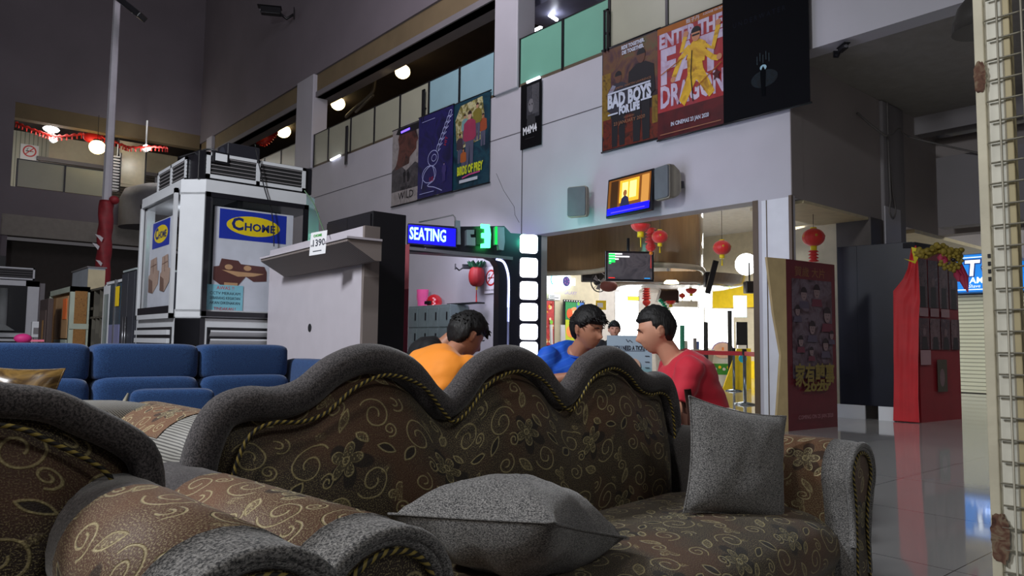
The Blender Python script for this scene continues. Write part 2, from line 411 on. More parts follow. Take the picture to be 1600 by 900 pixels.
# ================================================================ the building
W, YC, L = 8.98, 4.94, 29.45
wallm = mat('wall_paint', (186, 184, 190), .55, var=.05, scale=1.1, bump=.05, bscale=25)
darkwall = mat('upper_wall_paint', (126, 118, 124), .8, var=.08, scale=.6)
tanm = mat('tan_band_paint', (122, 106, 78), .8, var=.1, scale=1.5)
cream = mat('cream_paint', (196, 186, 160), .6, var=.05)
darkceil = mat('dark_ceiling', (40, 30, 26), .8, var=.3, scale=2)
wood_d = mat('brown_wood_wall', (92, 58, 34), .5, var=.25, scale=3, stretch=(1, 1, 6))
greyp = mat('grey_paint', (128, 124, 126), .8, var=.06, scale=1)
blk = mat('black_metal', (22, 22, 26), .35, var=.2)
blkm = mat('black_matte', (18, 18, 20), .7, var=.2)
whitep = mat('white_plastic', (222, 224, 228), .35, var=.03)
redm = mat('red_print', (190, 30, 34), .5)
wht = mat('white_print', (225, 225, 228), .6, var=.02)
yel = mat('yellow_print', (240, 205, 30), .5)
mirrorg = mat('steel', (150, 150, 155), .3, metal=.8)

# floor: large polished tiles with thin joints
fm, t, b = newmat('polished_tile'); MC['polished_tile'] = fm; NV.T = t
tc = t.nodes.new('ShaderNodeTexCoord'); mp = t.nodes.new('ShaderNodeMapping'); mp.inputs['Location'].default_value = (-.32, -.17, 0)
br = t.nodes.new('ShaderNodeTexBrick'); br.offset = 0; br.inputs['Scale'].default_value = 1
br.inputs['Brick Width'].default_value = 1.2; br.inputs['Row Height'].default_value = 1.2; br.inputs['Mortar Size'].default_value = .003; br.inputs['Mortar Smooth'].default_value = 0
br.inputs['Color1'].default_value = srgb(150, 148, 146); br.inputs['Color2'].default_value = srgb(142, 141, 140); br.inputs['Mortar'].default_value = srgb(60, 58, 58)
t.links.new(tc.outputs['Object'], mp.inputs[0]); t.links.new(mp.outputs[0], br.inputs['Vector']); t.links.new(br.outputs['Color'], b.inputs['Base Color'])
b.inputs['Roughness'].default_value = .055; b.inputs['IOR'].default_value = 1.75
n = t.nodes.new('ShaderNodeTexNoise'); n.inputs['Scale'].default_value = 2.2; t.links.new(tc.outputs['Object'], n.inputs['Vector'])
bp = t.nodes.new('ShaderNodeBump'); bp.inputs['Strength'].default_value = .02; bp.inputs['Distance'].default_value = .02; t.links.new(n.outputs[0], bp.inputs['Height']); t.links.new(bp.outputs[0], b.inputs['Normal'])
struct('floor', MB().bx(-9, 30, -6, 36, -.2, 0, fm))

# --- the long wall with the cinema entrance (faces the hall)
D0 = .30
q = MB()
q.bx(W, W + D0, YC + .0, 9.95, 3.02, 5.9, wallm)             # fascia above the entrance
q.bx(W, W + D0, 9.95, L, 0, 5.9, wallm)
q.bx(W, W + D0, -3, L, 8.62, 15, darkwall)
struct('wall_cinema', q)
struct('wall_cinema_parapet', MB().bx(W + .0, W + D0, -3, YC, 4.9, 7.2, wallm))
q = MB()
q.bx(W + .06, W + D0, -3, L, 7.95, 8.62, tanm)
struct('trim_1', q)
q = MB()
q.bx(W + .02, W + .62, -3, L, 7.95, 8.10, greyp)
struct('trim_2', q)
for y0, y1 in ((19.35, 20.45), (10.45, 11.15), (3.2, 3.9), (27.9, 28.5)):
    q = MB(); q.bx(W - .06, W + D0 + .1, y0, y1, 5.9, 8.62, wallm, bev=.02); struct('column', q)
# joints in the render: thin grooves
gro = mat('groove', (70, 66, 70), .8)
q = MB()
q.obox((W - .003, L, 5.02), (0, -1, 0), (0, 0, 1), (-1, 0, 0), L - YC, .012, .004, gro)
q.obox((W - .003, 10.34, 3.05), (0, -1, 0), (0, 0, 1), (-1, 0, 0), .02, 2.8, .004, gro)
for a in ((11.1, 4.35, 10.55, 3.62), (10.55, 3.62, 10.4, 3.3)):
    q.tube([(W - .002, a[0], a[1]), (W - .002, (a[0] + a[2]) / 2 + .05, (a[1] + a[3]) / 2), (W - .002, a[2], a[3])], .004, gro, 5)
struct('trim_3', q)
# entrance jamb column at the corner: white panels with brown edges
q = MB()
q.bx(W - .02, W + .06, 4.93, 5.42, 0, 3.02, wallm)
q.bx(W - .035, W - .02, 4.97, 5.36, 0.02, 3.0, whitep)
struct('column', q)
brn = mat('brown_jamb', (96, 80, 62), .4)
q = MB(); q.bx(W - .03, W + .12, 5.42, 5.50, 0, 3.02, brn); q.bx(W - .04, W - .0, 4.925, 4.965, 0, 3.02, brn); q.bx(W - .045, W - .03, 5.28, 5.29, 0, 3.0, brn)
struct('trim_4', q)

# --- wall facing the camera, right of the corner, with its two openings
gw = mat('corridor_wall', (150, 142, 140), .75, var=.05, scale=.8)
q = MB()
q.bx(W + D0, 26, YC, YC + .25, 3.0, 4.9, gw)
q.bx(W, W + D0 + .002, YC - .002, YC + .01, 3.0, 4.9, gw)
struct('wall_right', q)
soff = mat('opening_soffit', (200, 186, 150), .5)
struct('trim_5', MB().bx(W + .30, 11.2, YC, YC + .8, 2.96, 3.0, soff).bx(12.9, 16.6, YC, YC + .9, 2.94, 3.0, soff))
struct('trim_6', MB().bx(11.21, 11.62, YC - .03, YC + .5, 0, 3.0, mat('dark_pillar', (70, 62, 58), .5)))
q = MB(); q.bx(11.66, 12.45, YC - .05, YC + .3, 0, 4.9, greyp, bev=.03); struct('column', q)
q = MB(); q.bx(11.64, 12.2, YC - .065, YC - .05, 2.6, 3.22, wallm); struct('trim_7', q)
# soffit over the corridor and the cross beams
struct('ceiling', MB().bx(W + D0 + .001, 26, -4, YC, 4.9, 5.1, mat('corridor_soffit', (140, 136, 130), .8)))
q = MB(); q.bx(13.0, 13.3, -4, YC, 4.60, 4.9, greyp); q.bx(13.0, 13.3, -4, 4.62, 3.0, 4.05, greyp); struct('trim_8', q)
q = MB(); q.bx(13.0, 13.3, -4, 4.62, 4.05, 4.15, greyp); q.bx(13.9, 14.2, -4, YC, 3.0, 4.7, gw); struct('wall_corridor_end', q)

# --- far left wall with the upper opening
q = MB()
q.bx(-9, 2.97, L, L + .4, 0, 15, darkwall)
q.bx(2.97, W, L, L + .4, 8.95, 15, darkwall)
q.bx(2.97, W, L, L + .4, 5.1, 6.08, darkwall)
q.bx(-9, W, L - .1, L + .4, 4.42, 5.12, mat('slab_band', (150, 144, 136), .7))
q.bx(-9, W, L + 1.4, L + 1.6, 0, 4.42, mat('dark_lower', (72, 66, 62), .8))
q.bx(1.6, 2.75, L - .3, L + .4, 0, 5.1, darkwall)
struct('wall_far', q)
struct('trim_9', MB().bx(2.97, W, L + .02, L + .4, 8.42, 8.95, tanm))
# upper gallery behind the far opening
wp = stripes('wallpaper', (176, 176, 160), (120, 124, 112), 7, .8, uvmap=False, slant=3)
q = MB()
struct('floor_gallery', MB().bx(2.0, 20, L + .42, 36, 5.85, 6.05, greyp))
struct('ceiling_gallery', MB().bx(2.0, 20, L + .42, 36, 9.0, 9.2, darkceil))
q.bx(2.6, 4.6, 33.8, 34, 6, 9, wp); q.bx(4.6, 9.4, 33.8, 34, 8.0, 9.0, cream)
struct('wall_gallery', q)
# upper floor behind the long wall
q = MB()
struct('floor_upper', MB().bx(W + .31, 14, -3, L, 5.7, 5.9, greyp))
struct('ceiling_upper', MB().bx(W + .3, 14, YC, L + 5, 8.55, 8.7, darkceil))
q.bx(13.6, 13.8, -3, L + 5, 5.9, 8.7, wood_d)
struct('wall_upper_floor', q)
q = MB(); q.bx(W + 3.2, W + 3.6, 5, L, 7.2, 8.0, wood_d); struct('trim_10', q)

# --- foyer behind the entrance
fw = mat('foyer_wall', (196, 186, 160), .6); fwd = mat('foyer_grey_wall', (158, 152, 146), .6)
q = MB()
q.bx(10.6, 14.6, 13.6, 13.8, 0, 4.0, fw)
q.bx(9.28, 10.6, 13.6, 13.8, 0, 4.0, fw)
q.bx(14.6, 21.8, 15.2, 15.4, 0, 4.0, fwd)
q.bx(21.6, 21.8, 5, 15.4, 0, 5.0, fw)
q.bx(12.0, 16.8, 6.0, 6.2, 2.6, 5.0, fw)
q.bx(11.3, 12.0, YC + .3, 6.2, 0, 3.0, fw)
struct('wall_foyer', q)
struct('ceiling_foyer', MB().bx(9.28, 22, YC + .25, 15.6, 4.8, 4.9, mat('foyer_ceiling', (205, 203, 200), .7)))
# yellow and white back wall strips
q = MB(); q.bx(21.5, 21.6, 6, 15, 2.3, 3.05, yel); q.bx(21.45, 21.6, 6, 15, 0, .55, yel); struct('trim_11', q)
struct('trim_12', MB().bx(20.9, 21.3, 12.35, 12.6, 0, 3.4, whitep))
# curved brown bulkhead / drum over the foyer
brl = mat('brown_laminate', (126, 98, 68), .22, var=.12, scale=2, stretch=(8, 8, 1), coat=.6)
arc = []
P0 = on(0, W + .32, 842, 380); 
ctr = Vector((13.4, 9.6, 0))
q = MB()
A = [Vector((9.34, 10.9, 0)), Vector((10.2, 10.6, 0)), Vector((11.2, 10.3, 0)), Vector((12.2, 9.9, 0))]
C_ = fa(1020, 400, 13.2); E_ = fa(1101, 400, 14.6); M_ = fa(1078, 400, 13.4)
path = catmull([Vector((9.34, 12.3, 0)), fa(900, 400, 14.8), fa(960, 400, 13.8), C_, M_, fa(1098, 400, 14.0), fa(1092, 400, 15.4), fa(1060, 400, 16.4)], 8)
rows = [[Vector((p.x, p.y, 2.50)), Vector((p.x, p.y, 3.6))] for p in path]
q.grid(rows, brl)
inn = [p + (Vector((13.8, 13.2, 0)) - Vector((p.x, p.y, 0))).normalized() * .25 for p in path]
q.grid([[Vector((p.x, p.y, 3.6)), Vector((p.x, p.y, 2.5))] for p in inn], brl)
q.grid([[Vector((a.x, a.y, 2.50)), Vector((c.x, c.y, 2.50))] for a, c in zip(path, inn)], brl)
q.grid([[Vector((a.x, a.y, 3.6)), Vector((c.x, c.y, 3.6))] for a, c in zip(path, inn)], brl)
struct('trim_13', q)
q = MB()
q.tube([Vector((p.x, p.y, 2.46)) for p in path], .05, mat('pale_edge', (190, 180, 160), .3), 8); struct('trim_14', q)

# ---------------- glass balustrades
def frosted(name, c):
    m = mat(name, c, .35, var=.04, scale=2); return m
fro = frosted('frosted_glass', (172, 172, 150)); fro2 = frosted('frosted_glass_cool', (150, 186, 194)); fro3 = frosted('frosted_glass_teal', (118, 176, 152))
def balustrade(ys, label, lean=0, x=W - .02, cols=None, z0=5.93, z1=6.86, xaxis=False, yv=0, group='frosted glass balustrades of the upper floor'):
    e = empty('glass_balustrade', (x, ys[0], z0) if not xaxis else (ys[0], yv, z0), 0, label, 'balustrade', group)
    for i in range(len(ys) - 1):
        a, c = ys[i], ys[i + 1]
        mt = cols[i] if cols else fro
        q = MB()
        if xaxis: q.bx(a - ys[0] + .03, c - ys[0] - .03, -.01, .01, .03, z1 - z0 - .02, mt)
        else: q.bx(-.01, .01, a - ys[0] - .03, c - ys[0] + .03, .03, z1 - z0 - .02, mt)
        q.build('glass_panel', e)
    for a in ys:
        q = MB()
        if xaxis: q.bx(a - ys[0] - .025, a - ys[0] + .025, -.03, .03, -.02, z1 - z0, blk)
        else: q.bx(-.03, .03, a - ys[0] - .025, a - ys[0] + .025, -.02, z1 - z0, blk)
        q.build('post', e)
    q = MB()
    Lr = ys[-1] - ys[0]
    if xaxis: q.bx(0, Lr, -.02, .02, z1 - z0 - .03, z1 - z0, blk)
    else: q.bx(-.02, .02, min(0, Lr), max(0, Lr), z1 - z0 - .02, z1 - z0, blk)
    q.build('top_rail', e)
    q = MB()
    if xaxis: q.bx(0, Lr, -.02, .02, -.03, .03, mat('sill_brown', (88, 76, 58), .6))
    else: q.bx(-.02, .02, min(0, Lr), max(0, Lr), -.03, .03, mat('sill_brown', (88, 76, 58), .6))
    q.build('bottom_rail', e)
    return e
def yz(px, py): return on(0, W, px, py)[1]
ys = [19.3, yz(512, 250), yz(547, 240), yz(584, 230), yz(624, 215), yz(669, 200), yz(717, 180), 11.2]
balustrade(ys, 'long frosted glass balustrade under the two glowing globe lamps, left of the pillar', cols=[fro, fro, fro, fro, fro, fro2, fro2], x=W + .02)
ys = [10.45, yz(879, 100), yz(952, 70), yz(1042, 40), 5.9, 4.9]
balustrade(ys, 'green-tinted frosted glass balustrade right of the pillar above the entrance', cols=[fro3, fro3, fro, fro, fro], x=W + .02)
ys = [26.4, 24.6, 22.9, 21.6, 20.5]
balustrade(ys, 'short frosted glass balustrade behind the booth, left of the first pillar', x=W + .02)
balustrade([3.15, 4.55, 6.0], 'frosted glass balustrade of the gallery in front of the rolled shutter', xaxis=True, yv=L + .2, z0=6.1, z1=7.08)
# slim handle brackets on the outside of the glass
for px, py0, py1, lab in ((542, 197, 256, 'thin metal bracket hanging below the balustrade beside the leftmost glowing lamp'), (662, 140, 190, 'thin metal bracket on the glass above the dark blue poster'), (947, 15, 80, 'thin metal bracket on the glass above the two-men poster')):
    a = on(0, W - .06, px, py0); c = on(0, W - .06, px, py1)
    q = MB(); q.bx(-.015, .015, -.05, -.02, 0, a.z - c.z, blk); q.bx(-.015, .015, .02, .05, 0, a.z - c.z, blk); q.bx(-.015, .015, -.05, .05, a.z - c.z - .03, a.z - c.z, blk); q.bx(-.0, .10, -.03, .03, .3, .33, blk)
    tag(q.build('bracket', loc=(W - .06, a.y, c.z)), lab, 'bracket')

# ---------------- upper floor fittings: globe lamps, air units, garland
globe = emit('lamp_globe_glow', (255, 226, 160), 7)
def globe_lamp(px, py, X, r, lab, ztop=8.55):
    p = on(0, X, px, py) if X < 20 else fa(px, py, X)
    e = empty('globe_lamp', p, 0, lab, 'lamp', 'glowing globe lamps')
    MB().ball((0, 0, 0), (r, r, r * .92), globe, 10, 16).build('shade', e)
    g = MB(); g.lathe([(r * .5, r * .8), (r * .5, r), (r * .2, r * 1.05)], blk, 12); g.build('cap', e)
    MB().cyl((0, 0, r), (0, 0, max(.15, ztop - p.z)), .008, blk, 6).build('cord', e)
    point('globe_glow', p + Vector((-.45, 0, -.1)), 4, (1, .75, .4), .12)
globe_lamp(629, 112, 10.0, .20, 'glowing round lamp right of the other two above the long glass balustrade')
globe_lamp(528, 162, 10.4, .22, 'glowing round lamp nearest the white ceiling air unit')
globe_lamp(443, 205, 10.4, .25, 'glowing round lamp beside the red garland behind the pillar')
globe_lamp(152, 230, 26.4, .27, 'glowing round lamp in the gallery on the far left', 9.0)
garl = mat('garland_red', (200, 44, 36), .6, var=.2)
def garland(pts, lab, n=40, amp=.07, r=.05):
    P = catmull(pts, n // max(1, len(pts) - 1)); q = MB()
    q.tube([p + Vector((0, 0, amp * .3 * math.sin(i * 2.1))) for i, p in enumerate(P)], [r * (1 + .4 * math.sin(i * 2.3)) for i in range(len(P))], garl, 7)
    for i, p in enumerate(P):
        if i % 2 == 0: q.cyl(p, p + Vector((0, 0, -.16)), r * .35, garl, 5, r2=r * .6)
    return tag(q.build('garland'), lab, 'garland')
garland([fa(396, 214, 27), fa(412, 222, 26.2), fa(425, 212, 25.4), fa(432, 200, 25.2)], 'red paper garland sagging beside the lamp behind the first pillar', 24, r=.1)
garland([fa(25, 192, 26.6), fa(62, 206, 26.6), fa(90, 213, 26.6), fa(132, 209, 26.6)], 'red garland hanging at the left end of the gallery opening', 36, r=.045)
garland([fa(158, 213, 26.6), fa(190, 226, 26.6), fa(205, 230, 26.6), fa(240, 229, 26.6), fa(262, 231, 26.6)], 'red garland hanging right of the lamp post in the gallery opening', 36, r=.045)
tag(MB().ball((0, 0, 0), (.32, .15, .2), mat('balloon_red', (200, 34, 30), .4)).build('paper_fan', loc=fa(145, 216, 26.8)), 'red round paper fan hanging above the gallery globe lamp', 'decoration')
spot = emit('spot_glow', (255, 255, 255), 22)
for i, (px, py, lab) in enumerate(((80, 202, 'upper of the two bright white lamps at the left end of the gallery'), (84, 214, 'lower of the two bright white lamps at the left end of the gallery'), (229, 231, 'bright white lamp at the right end of the gallery'))):
    p = fa(px, py + (3 if i == 1 else 0), 26.9 if i != 1 else 27.3); e = empty('spotlight', p, 0, lab, 'spotlight', 'bright gallery spotlights')
    MB().ball((0, 0, 0), (.26 if i == 0 else .14, .14, .11), spot).build('bulb', e)
    MB().cyl((0, .1, .05), (0, .1, 9.0 - p.z), .03, whitep, 8).cyl((0, .05, 0), (0, .22, 0), .12, whitep, 12).build('housing', e)
    point('spot_glow', p + Vector((0, -.5, -.2)), 40, (1, 1, .95), .2)
# gallery shutter, no smoking sign
sh = stripes('shutter_dark', (86, 80, 72), (46, 42, 38), 9, .6, axis=2, uvmap=False, bump=.5, rough=.4)
tag(MB().bx(0, 4.2, -.03, .03, -.5, 1.4, sh).bx(-.1, 4.3, -.1, .05, 1.4, 1.55, greyp).build('roller_shutter', loc=(on(1, 33.7, 62, 250).x, 33.72, 6.55)), 'dark ribbed roller shutter at the back of the gallery', 'shutter')
def no_smoking(name_loc, w, h, U, N, lab, txt=True):
    e = MB(); U = Vector(U); N = Vector(N)
    e.obox((0, 0, 0), U, Z3, N, w, h, .01, wht)
    a = Art(e, N * .012, U, Z3, N)
    cy = h * .58; rr = w * .38
    a.ell(w / 2, cy, rr, rr, redm, 28); a.ell(w / 2, cy, rr * .78, rr * .78, wht, 28)
    a.rect(w / 2 - rr * .55, w / 2 + rr * .3, cy - rr * .1, cy + rr * .08, blkm); a.rect(w / 2 + rr * .35, w / 2 + rr * .55, cy - rr * .1, cy + rr * .08, redm)
    a.line([(w / 2 - rr * .3, cy + rr * .15), (w / 2 - rr * .4, cy + rr * .35), (w / 2 - rr * .15, cy + rr * .5)], rr * .1, blkm)
    a.line([(w / 2 - rr * .62, cy - rr * .62 + .0), (w / 2 + rr * .62, cy + rr * .62)], rr * .16, redm)
    if txt: a.text('DILARANG MEROKOK', w / 2, h * .12, w * .1, blkm, width=w * .85)
    return tag(e.build('no_smoking_sign', loc=name_loc), lab, 'sign')
no_smoking(on(1, 33.785, 31, 248), .60, .60, (1, 0, 0), (0, -1, 0), 'white no smoking sign on the patterned gallery wall', False)
# slatted unit and slanted white display in the gallery, dark round drum
q = MB()
for i in range(12): q.box((0, 0, .08 + i * .11), (.42, .35, .05), wht)
q.bx(-.24, -.2, -.2, .2, 0, 1.45, blk); q.bx(.2, .24, -.2, .2, 0, 1.45, blk)
tag(q.build('slatted_rack', loc=fa(175, 283, 27)-Vector((0,0,.4))), 'white slatted rack behind the lamp post in the gallery', 'rack')
q = MB(); q.bx(0, .9, 0, .06, 0, 1.7, cream); q.bx(.08, .8, -.02, 0, .1, 1.6, mat('cream_glass', (200, 190, 160), .3)); q.bx(-.04, 0, -.04, .08, 0, 1.75, blk); q.bx(.9, .95, -.04, .08, 0, 1.75, blk)
tag(q.build('display_cabinet', loc=fa(183, 290, 27.2)), 'cream display cabinet with dark edges right of the lamp post in the gallery', 'cabinet')
gd = mat('grey_fabric_dark', (120, 118, 120), .7)
q = MB(); q.lathe([(1.25, 0), (1.25, 1.0), (1.1, 1.35), (.5, 1.6), (.0, 1.62)], gd, 28)
tag(q.build('round_canopy', loc=Vector((7.35, 28.6, 5.0))), 'large grey rounded canopy bulging from the far wall behind the booth', 'canopy')
# ceiling air units on the upper floor
for px, py, X, lab in ((790 / 3 + 300 - 4, 142, 10.6, 'white ceiling air unit above the long balustrade'), ):
    p = on(0, X, 558, 140)
    e = empty('ceiling_air_unit', p, 0, lab, 'air unit')
    MB().bx(-.5, .5, -.9, .9, -.06, .12, mat('air_white', (170, 160, 140), .5), bev=.02).build('casing', e)
    g = MB()
    for i in range(7): g.bx(-.35 + i * .11, -.31 + i * .11, -.7, .7, -.075, -.06, greyp)
    g.build('grille', e)
    MB().cyl((.2, .3, .12), (.2, .3, 8.55 - p.z), .02, blk, 6).build('hanger', e)
q = MB(); p = on(0, 10.2, 572, 160); a = [p + Vector((0, dy, dz)) for dy, dz in ((1.2, -.15), (.6, .0), (0, .1), (-.4, .25), (-.5, 8.56 - p.z))]
q.tube(catmull(a, 6), .05, mat('duct_grey', (90, 84, 76), .5), 8); q.tube([a[1] + Vector((0, 0, -.14)), a[3] + Vector((0, 0, -.14))], .04, mat('duct_grey', (90, 84, 76), .5), 8)
tag(q.build('pipe'), 'grey bent pipe right of the ceiling air unit', 'pipe')
tube_g = emit('tube_glow', (235, 240, 255), 14)
for (a, c), X, lab in ((((822, 55), (846, 42)), 10.6, 'white tube light behind the green glass right of the pillar'), (((850, 18), (870, 31)), 10.2, 'white light strip on the angled duct right of the pillar'), (((285, 200), (0, 0)), 0, '')):
    if not X: continue
    A_, B_ = on(0, X, *a), on(0, X, *c); q = MB(); q.cyl(A_, B_, .035, tube_g, 8); q.cyl(A_, (A_.x, A_.y, 8.56), .01, blk, 5)
    tag(q.build('tube_light'), lab, 'light')
q = MB(); p = on(0, 10.3, 880, 15); q.bx(-.6, .6, -.8, .8, -.06, .2, mat('duct_blue', (150, 150, 175), .4)); tag(q.build('air_duct', loc=p), 'pale duct box under the upper floor ceiling right of the pillar', 'duct')
for (a, c), lab in ((((517, 250), (531, 243)), 'short white light strip on the slab edge below the long balustrade'), (((628, 207), (641, 201)), 'short violet light strip above the bearded-head poster'), (((824, 129), (843, 121)), 'short white light strip above the narrow black poster')):
    A_, B_ = on(0, W - .03, *a), on(0, W - .03, *c); tag(MB().cyl(A_, B_, .03, emit('violet_strip', (110, 80, 255), 2.5) if 'violet' in lab else emit('white_strip', (230, 235, 255), 3), 8).build('light_strip'), lab, 'light')
# small bright gaps beneath the glass
for px, py, w_, c_, lab in ((671, 245 / 1.0, 0, 0, ''),): pass
# ================================================================ posters on the long wall
WU, WN = Vector((0, -1, 0)), Vector((-1, 0, 0))
mat('print_black', (20, 18, 24), .6); mat('print_bronze', (150, 100, 70), .6); mat('print_orange', (160, 90, 20), .6)
silver = mat('silver_print', (196, 200, 215), .5)
def banner(name, y0, w, z0, h, bg, lab, fn, off=.035, rod=True, group=None):
    O = Vector((W - off, y0, z0)); e = empty(name, O, 0, lab, 'poster', group)
    q = MB(); q.obox((0, 0, 0), WU, Z3, WN, w, h, .004, bg); fn(Art(q, WN * .005, WU, Z3, WN), w, h); q.build('printed_sheet', e)
    if rod:
        MB().cyl(WU * -.02, WU * (w + .02), .014, blk, 8).build('bottom_rod', e)
        MB().cyl(WU * -.02 + Z3 * h, WU * (w + .02) + Z3 * h, .014, blk, 8).build('top_rod', e)
    return e
def badboys(a, w, h):
    sky = mixmat('print_dusk', [(44, 28, 38), (78, 48, 50), (104, 70, 44), (88, 80, 48)], 2.5)
    a.rect(.02, w - .02, h * .45, h * .98, sky)
    a.rect(0, w * .16, h * .15, h * .75, mixmat('print_gold', [(96, 72, 22), (130, 100, 28), (60, 40, 16)], 5))
    a.rect(w * .02, w * .98, .02, h * .3, mixmat('print_fire', [(30, 16, 14), (104, 34, 18), (46, 22, 16)], 6))
    a.rect(w * .88, w * .97, h * .15, h * .4, mixmat('print_gold', [], 5))
    dk = mat('print_black', (20, 18, 24), .6); sk = mat('print_skin_dark', (96, 60, 46), .6)
    a.man(w * .30, .04, h * .72, mat('print_greyblue', (44, 42, 54), .6), sk, dk, dk)
    a.man(w * .70, .04, h * .86, dk, sk, dk, dk)
    a.poly([(w * .16, h * .5), (w * .1, h * .54), (w * .2, h * .62), (w * .26, h * .6)], mat('print_bluewhite', (130, 130, 150), .6))
    a.text('RIDE TOGETHER.', w * .56, h * .945, .085, silver, width=w * .40, bold=.004)
    a.text('DIE TOGETHER.', w * .56, h * .895, .085, silver, width=w * .38, bold=.004)
    a.text('WILL SMITH  MARTIN LAWRENCE', w * .5, h * .575, .05, mat('print_bronze', (150, 100, 70), .6), width=w * .74)
    a.rect(w * .12, w * .86, h * .535, h * .55, silver)
    a.text('BAD BOYS', w * .49, h * .455, .30, silver, width=w * .76, bold=.016)
    a.rect(w * .12, w * .3, h * .33, h * .345, silver); a.rect(w * .7, w * .88, h * .385, h * .40, silver)
    a.text('FOR LIFE', w * .5, h * .35, .17, silver, width=w * .36, bold=.012)
    a.text('IN CINEMAS', w * .5, h * .275, .04, mat('print_bronze', (), .6)); a.text('23 JANUARY 2020', w * .5, h * .235, .08, mat('print_bronze', (), .6), width=w * .54)
def fatdragon(a, w, h):
    a.rect(.01, w - .01, h * .22, h * .95, mixmat('print_red_haze', [(150, 24, 28), (160, 44, 48), (120, 60, 72)], 2))
    a.rect(0, w, 0, h * .24, mixmat('print_maroon', [(60, 10, 16), (90, 16, 20)], 3))
    a.rect(0, w, h * .94, h, mat('print_orange', (160, 90, 20), .6))
    pale = mixmat('print_pale_red', [(205, 190, 205), (190, 175, 200), (165, 120, 140)], 3)
    a.text('A DONNIE YEN FILM', w * .84, h * .975, .05, silver, width=w * .28)
    a.text('甄子丹', w * .55, h * .965, .075, silver, width=w * .2)
    a.text('ENTER THE', w * .5, h * .865, .30, mixmat('print_pale_red', []), width=w * .94, bold=.014)
    a.text('FAT', w * .5, h * .62, .74, mixmat('print_pale_red', []), width=w * .92, bold=.03)
    a.text('DRAGON', w * .52, h * .36, .46, mixmat('print_pale_red', []), width=w * .94, bold=.016)
    ye = mixmat('print_tracksuit', [(190, 140, 30), (222, 176, 40), (150, 100, 26)], 4); sk = mat('print_skin', (190, 130, 96), .6); bk = mat('print_black', (), .6)
    # generic leaping figure in a yellow suit
    a.poly([(w * .34, h * .30), (w * .47, h * .5), (w * .46, h * .66), (w * .66, h * .68), (w * .70, h * .52), (w * .86, h * .3), (w * .78, h * .26), (w * .6, h * .44), (w * .42, h * .24)], ye)
    a.poly([(w * .46, h * .6), (w * .48, h * .74), (w * .60, h * .80), (w * .74, h * .74), (w * .72, h * .58)], ye)
    a.line([(w * .5, h * .72), (w * .36, h * .66), (w * .26, h * .52)], .085, ye); a.line([(w * .5, h * .74), (w * .38, h * .72), (w * .44, h * .84)], .08, ye)
    a.line([(w * .70, h * .72), (w * .84, h * .66), (w * .92, h * .84)], .08, ye); a.line([(w * .68, h * .68), (w * .84, h * .58), (w * .92, h * .56)], .08, ye)
    for x, y in ((.25, .50), (.45, .86), (.92, .86), (.93, .57)): a.ell(w * x, h * y, .045, .045, sk)
    a.line([(w * .55, h * .26), (w * .52, h * .5), (w * .54, h * .7)], .015, bk)
    a.ell(w * .60, h * .82, .075, .095, sk); a.poly(ell(w * .60, h * .845, .085, .09, 12, 0, 180), bk); a.rect(w * .545, w * .655, h * .815, h * .83, bk)
    a.line([(w * .06, h * .57), (w * .4, h * .66)], .016, mat('print_orange', ())); a.line([(w * .6, h * .37), (w * .96, h * .52)], .016, mat('print_orange', ()))
    a.poly([(w * .83, h * .44), (w * .87, h * .45), (w * .89, h * .48), (w * .91, h * .45), (w * .95, h * .44), (w * .92, h * .42), (w * .93, h * .38), (w * .89, h * .40), (w * .85, h * .38), (w * .86, h * .42)], mat('print_maroon_flat', (70, 14, 18)))
    a.text('IN CINEMAS 23 JAN 2020', w * .5, h * .11, .085, silver, width=w * .56, bold=.002)
    a.rect(w * .05, w * .95, h * .035, h * .042, mat('print_bronze', ()))
def underwater(a, w, h):
    dk = mat('print_faint', (26, 29, 38), .9, spec=.1)
    a.text('U N D E R W A T E R', w * .44, h * .70, .10, dk, width=w * .62)
    a.ell(w * .5, h * .25, .20, .12, mixmat('print_deep_glow', [(5, 6, 11), (12, 26, 34), (6, 9, 13)], 6, .9), 24)
    a.ell(w * .49, h * .33, .05, .04, mat('print_cyan_white', (150, 190, 205)), 14)
    for i in range(5): a.line([(w * (.42 + i * .035), h * (.36 + .02 * (i % 2))), (w * (.42 + i * .035), h * (.42 + .02 * (i % 2)))], .01, mat('print_cyan_dim', (28, 48, 56)))
    a.poly([(w * .47, h * .13), (w * .455, h * .3), (w * .49, h * .34), (w * .52, h * .3), (w * .51, h * .13)], mat('print_black_blue', (6, 8, 12), .9, spec=.1))
def callwild(a, w, h):
    a.rect(0, w, 0, h, mixmat('print_mist', [(130, 124, 122), (156, 150, 148), (110, 104, 104)], 2.5))
    a.poly([(0, h * .18), (0, h * .46), (w * .22, h * .55), (w * .5, h * .42), (w * .8, h * .5), (w, h * .44), (w, h * .18)], mixmat('print_mountain', [(44, 42, 46), (84, 80, 84)], 5))
    hd = mixmat('print_warm_shadow', [(40, 26, 26), (96, 56, 48), (60, 36, 34)], 3)
    a.poly([(w * .2, h * .60), (w * .24, h * .75), (w * .20, h * .86), (w * .3, h * .99), (w * .8, h * .99), (w * .84, h * .86), (w * .90, h * .78), (w * .84, h * .74), (w * .84, h * .66), (w * .62, h * .58), (w * .6, h * .5), (w * .1, h * .46)], hd)
    a.poly([(w * .12, h * .93), (w * .2, h * .99), (w * .95, h * .99), (w * .9, h * .9), (w * .3, h * .9)], mat('print_black', ()))
    bk = mat('print_black', (), .6)
    a.man(w * .45, h * .27, h * .17, bk, bk, bk); a.man(w * .58, h * .27, h * .15, bk, bk, bk)
    a.text('THE CALL', w * .52, h * .20, .10, bk, width=w * .4); a.text('OF THE', w * .52, h * .165, .035, bk); a.text('WILD', w * .52, h * .105, .24, bk, width=w * .52)
